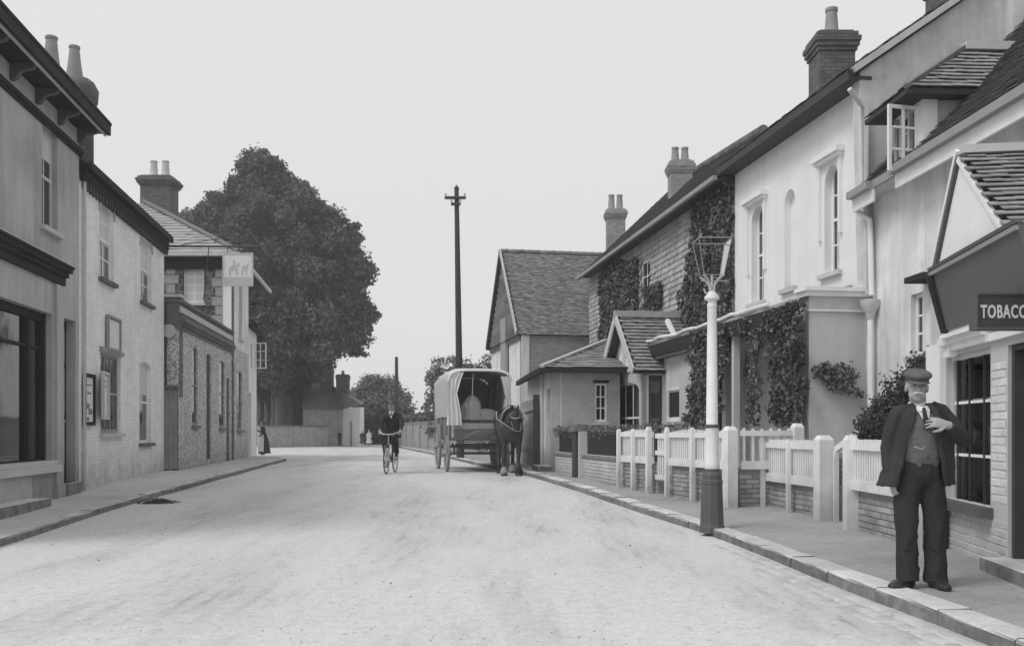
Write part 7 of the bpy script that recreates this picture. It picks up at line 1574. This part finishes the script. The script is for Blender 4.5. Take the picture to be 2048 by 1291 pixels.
for sx in (-1, 1): mb.tube([V(.02+.055*sx, -.32, 1.77), V(.02+.085*sx, -.33, 1.84), V(.02+.085*sx, -.34, 1.91)], [(.028, .02), (.036, .02), (.006, .006)], 8)
fl = {-1: 0.05, 1: -.04}
for sx in (-1, 1):
    x = .165*sx; y_ = fl[sx]
    mb.tube([V(x, .10, 1.10), V(x, .06+y_, .86), V(x, .04+y_, .66), V(x, .03+y_, .55), V(x, .03+y_, .48), V(x, .04+y_, .26), V(x, .01+y_, .15), V(x, -.03+y_, .06)], [(.13, .17), (.10, .125), (.062, .075), (.062, .066), (.048, .052), (.042, .046), (.058, .06), (.055, .06)], 14, ref=rx)
    mb.tube([V(x, -.04+y_, .09), V(x, -.055+y_, .0)], [(.062, .068), (.082, .088)], 14, ref=rx)
    y_ = -.5*fl[sx]; x = .17*sx
    mb.tube([V(x, 1.38, 1.22), V(x, 1.28+y_, .98), V(x, 1.30+y_, .80), V(x, 1.48+y_, .60), V(x, 1.53+y_, .52), V(x, 1.50+y_, .30), V(x, 1.46+y_, .16), V(x, 1.42+y_, .07)], [(.14, .24), (.13, .19), (.085, .12), (.052, .075), (.052, .066), (.042, .05), (.056, .06), (.055, .058)], 14, ref=rx)
    mb.tube([V(x, 1.41+y_, .09), V(x, 1.40+y_, .0)], [(.062, .068), (.08, .085)], 14, ref=rx)
me = baked(mb, .016, 2, 'body'); wrinkle(me, .010, (5, 3.2, 4.5), 2); part('body', me, HO, M['horse'])
for sx in (-1, 1):
    for (yb__, fr) in ((fl[sx], -.03), (-.5*fl[sx]+1.43, 0)): MB().lathe(V(.165*sx, yb__+fr, .04), [(.085, 0), (.095, .04), (.085, .10), (.05, .17)], 12).build('feather', M['feather' if (sx < 0) == (fr < 0) else 'mane'], HO)
mb = MB(); mb.tube([V(0, 1.70, 1.30), V(0, 1.80, 1.10), V(0, 1.80, .75), V(0, 1.76, .55)], [.04, .065, .06, .02], 10); mb.build('tail', M['mane'], HO)
mb = MB()
for k in range(9): z = 1.80-.05*k; y_ = -.28+.055*k; mb.tube([V(.0, y_, z+.02), V(-.07, y_-.01, z-.04), V(-.10, y_, z-.14)], [.03, .03, .008], 6)
mb.tube([V(.02, -.36, 1.80), V(.035, -.46, 1.70), V(.04, -.49, 1.62)], [.03, .035, .01], 8); mb.build('mane', M['mane'], HO)
hn = MB().tube([V(math.sin(a)*.225, -.02-.10*math.cos(a)+.02, 1.28+.36*math.cos(a)) for a in np.linspace(0, 2*math.pi, 25)], [.05]*25, 10, caps=False).build('collar', M['leather'], HO)
MB().tube([V(math.sin(a)*.245, -.06-.10*math.cos(a)+.02, 1.29+.40*math.cos(a)) for a in np.linspace(0, 2*math.pi, 25)], [.014]*25, 8, caps=False).build('hames', M['brass'], hn)
HO.scale = (HS, HS, HS)
# bridle: blinkers, bands
br = MB()
def band(z, y_, rx_, ry_, x): br.tube([V(x+math.sin(a)*rx_, y_-math.cos(a)*ry_, z+.02*math.cos(a)) for a in np.linspace(0, 2*math.pi, 19)], .011, 6, caps=False)
band(1.64, -.405, .112, .125, .035); band(1.33, -.495, .078, .082, .088)
for sx in (-1, 1): br.tube([V(.03+.105*sx, -.37, 1.72), V(.045+.11*sx, -.43, 1.58), V(.085+.08*sx, -.50, 1.33)], .010, 6)
bd_ = br.build('bridle', M['brass'], HO)
for sx in (-1, 1): MB().box(Matrix.Translation((.04+.125*sx, -.47, 1.60)) @ Matrix.Rotation(.35*sx, 4, 'Z'), -.008, .008, -.07, .06, -.06, .06).build('blinker', M['leather'], bd_); MB().tube([V(.085+.085*sx, -.50, 1.31), V(.36*sx, -.1, 1.38), V(.30*sx, .5, 1.5), V(.28*sx, 1.5, 1.44), V(.22*sx, 2.2, 1.46), V(.12*sx, 2.75, 1.40)], .010, 6).build('rein', M['brass'], HO)
mb = MB(); mb.tube([V(math.sin(a)*.325, .55, 1.11+.345*math.cos(a)) for a in np.linspace(0, 2*math.pi, 25)], [(.035, .012)]*25, 6, caps=False); mb.tube([V(math.sin(a)*.315, 1.15, 1.22+.325*math.cos(a)) for a in np.linspace(-2, 2, 21)], [(.02, .01)]*21, 6); mb.ball(V(0, .55, 1.50), (.13, .12, .07), None, 12, 8); mb.build('saddle_pad', M['leather'], HO)
for sx in (-1, 1): MB().tube([V(.24*sx, .0, 1.12), V(.34*sx, .6, 1.02), V(.36*sx, 1.6, .95), V(.42*sx, 2.7, .85)], .013, 6).build('trace', M['leather'], HO)

from mathutils import Matrix as _M
def bow(o):      # lower the horse's neck and head, with everything buckled to them
    for c in o.children:
        bow(c)
    if o.type != 'MESH': return
    if o.data.users > 1: o.data = o.data.copy()
    for v in o.data.vertices:
        y, z = v.co.y, v.co.z; w_ = min(max((.10-y)/.40, 0), 1)*min(max((z-1.08)/.3, 0), 1); w_ = w_*w_*(3-2*w_); a = math.radians(27)*w_
        dy, dz = y-.10, z-1.22; v.co.y = .10+dy*math.cos(a)-dz*math.sin(a); v.co.z = 1.22+dy*math.sin(a)+dz*math.cos(a)
for c in HO.children: bow(c)
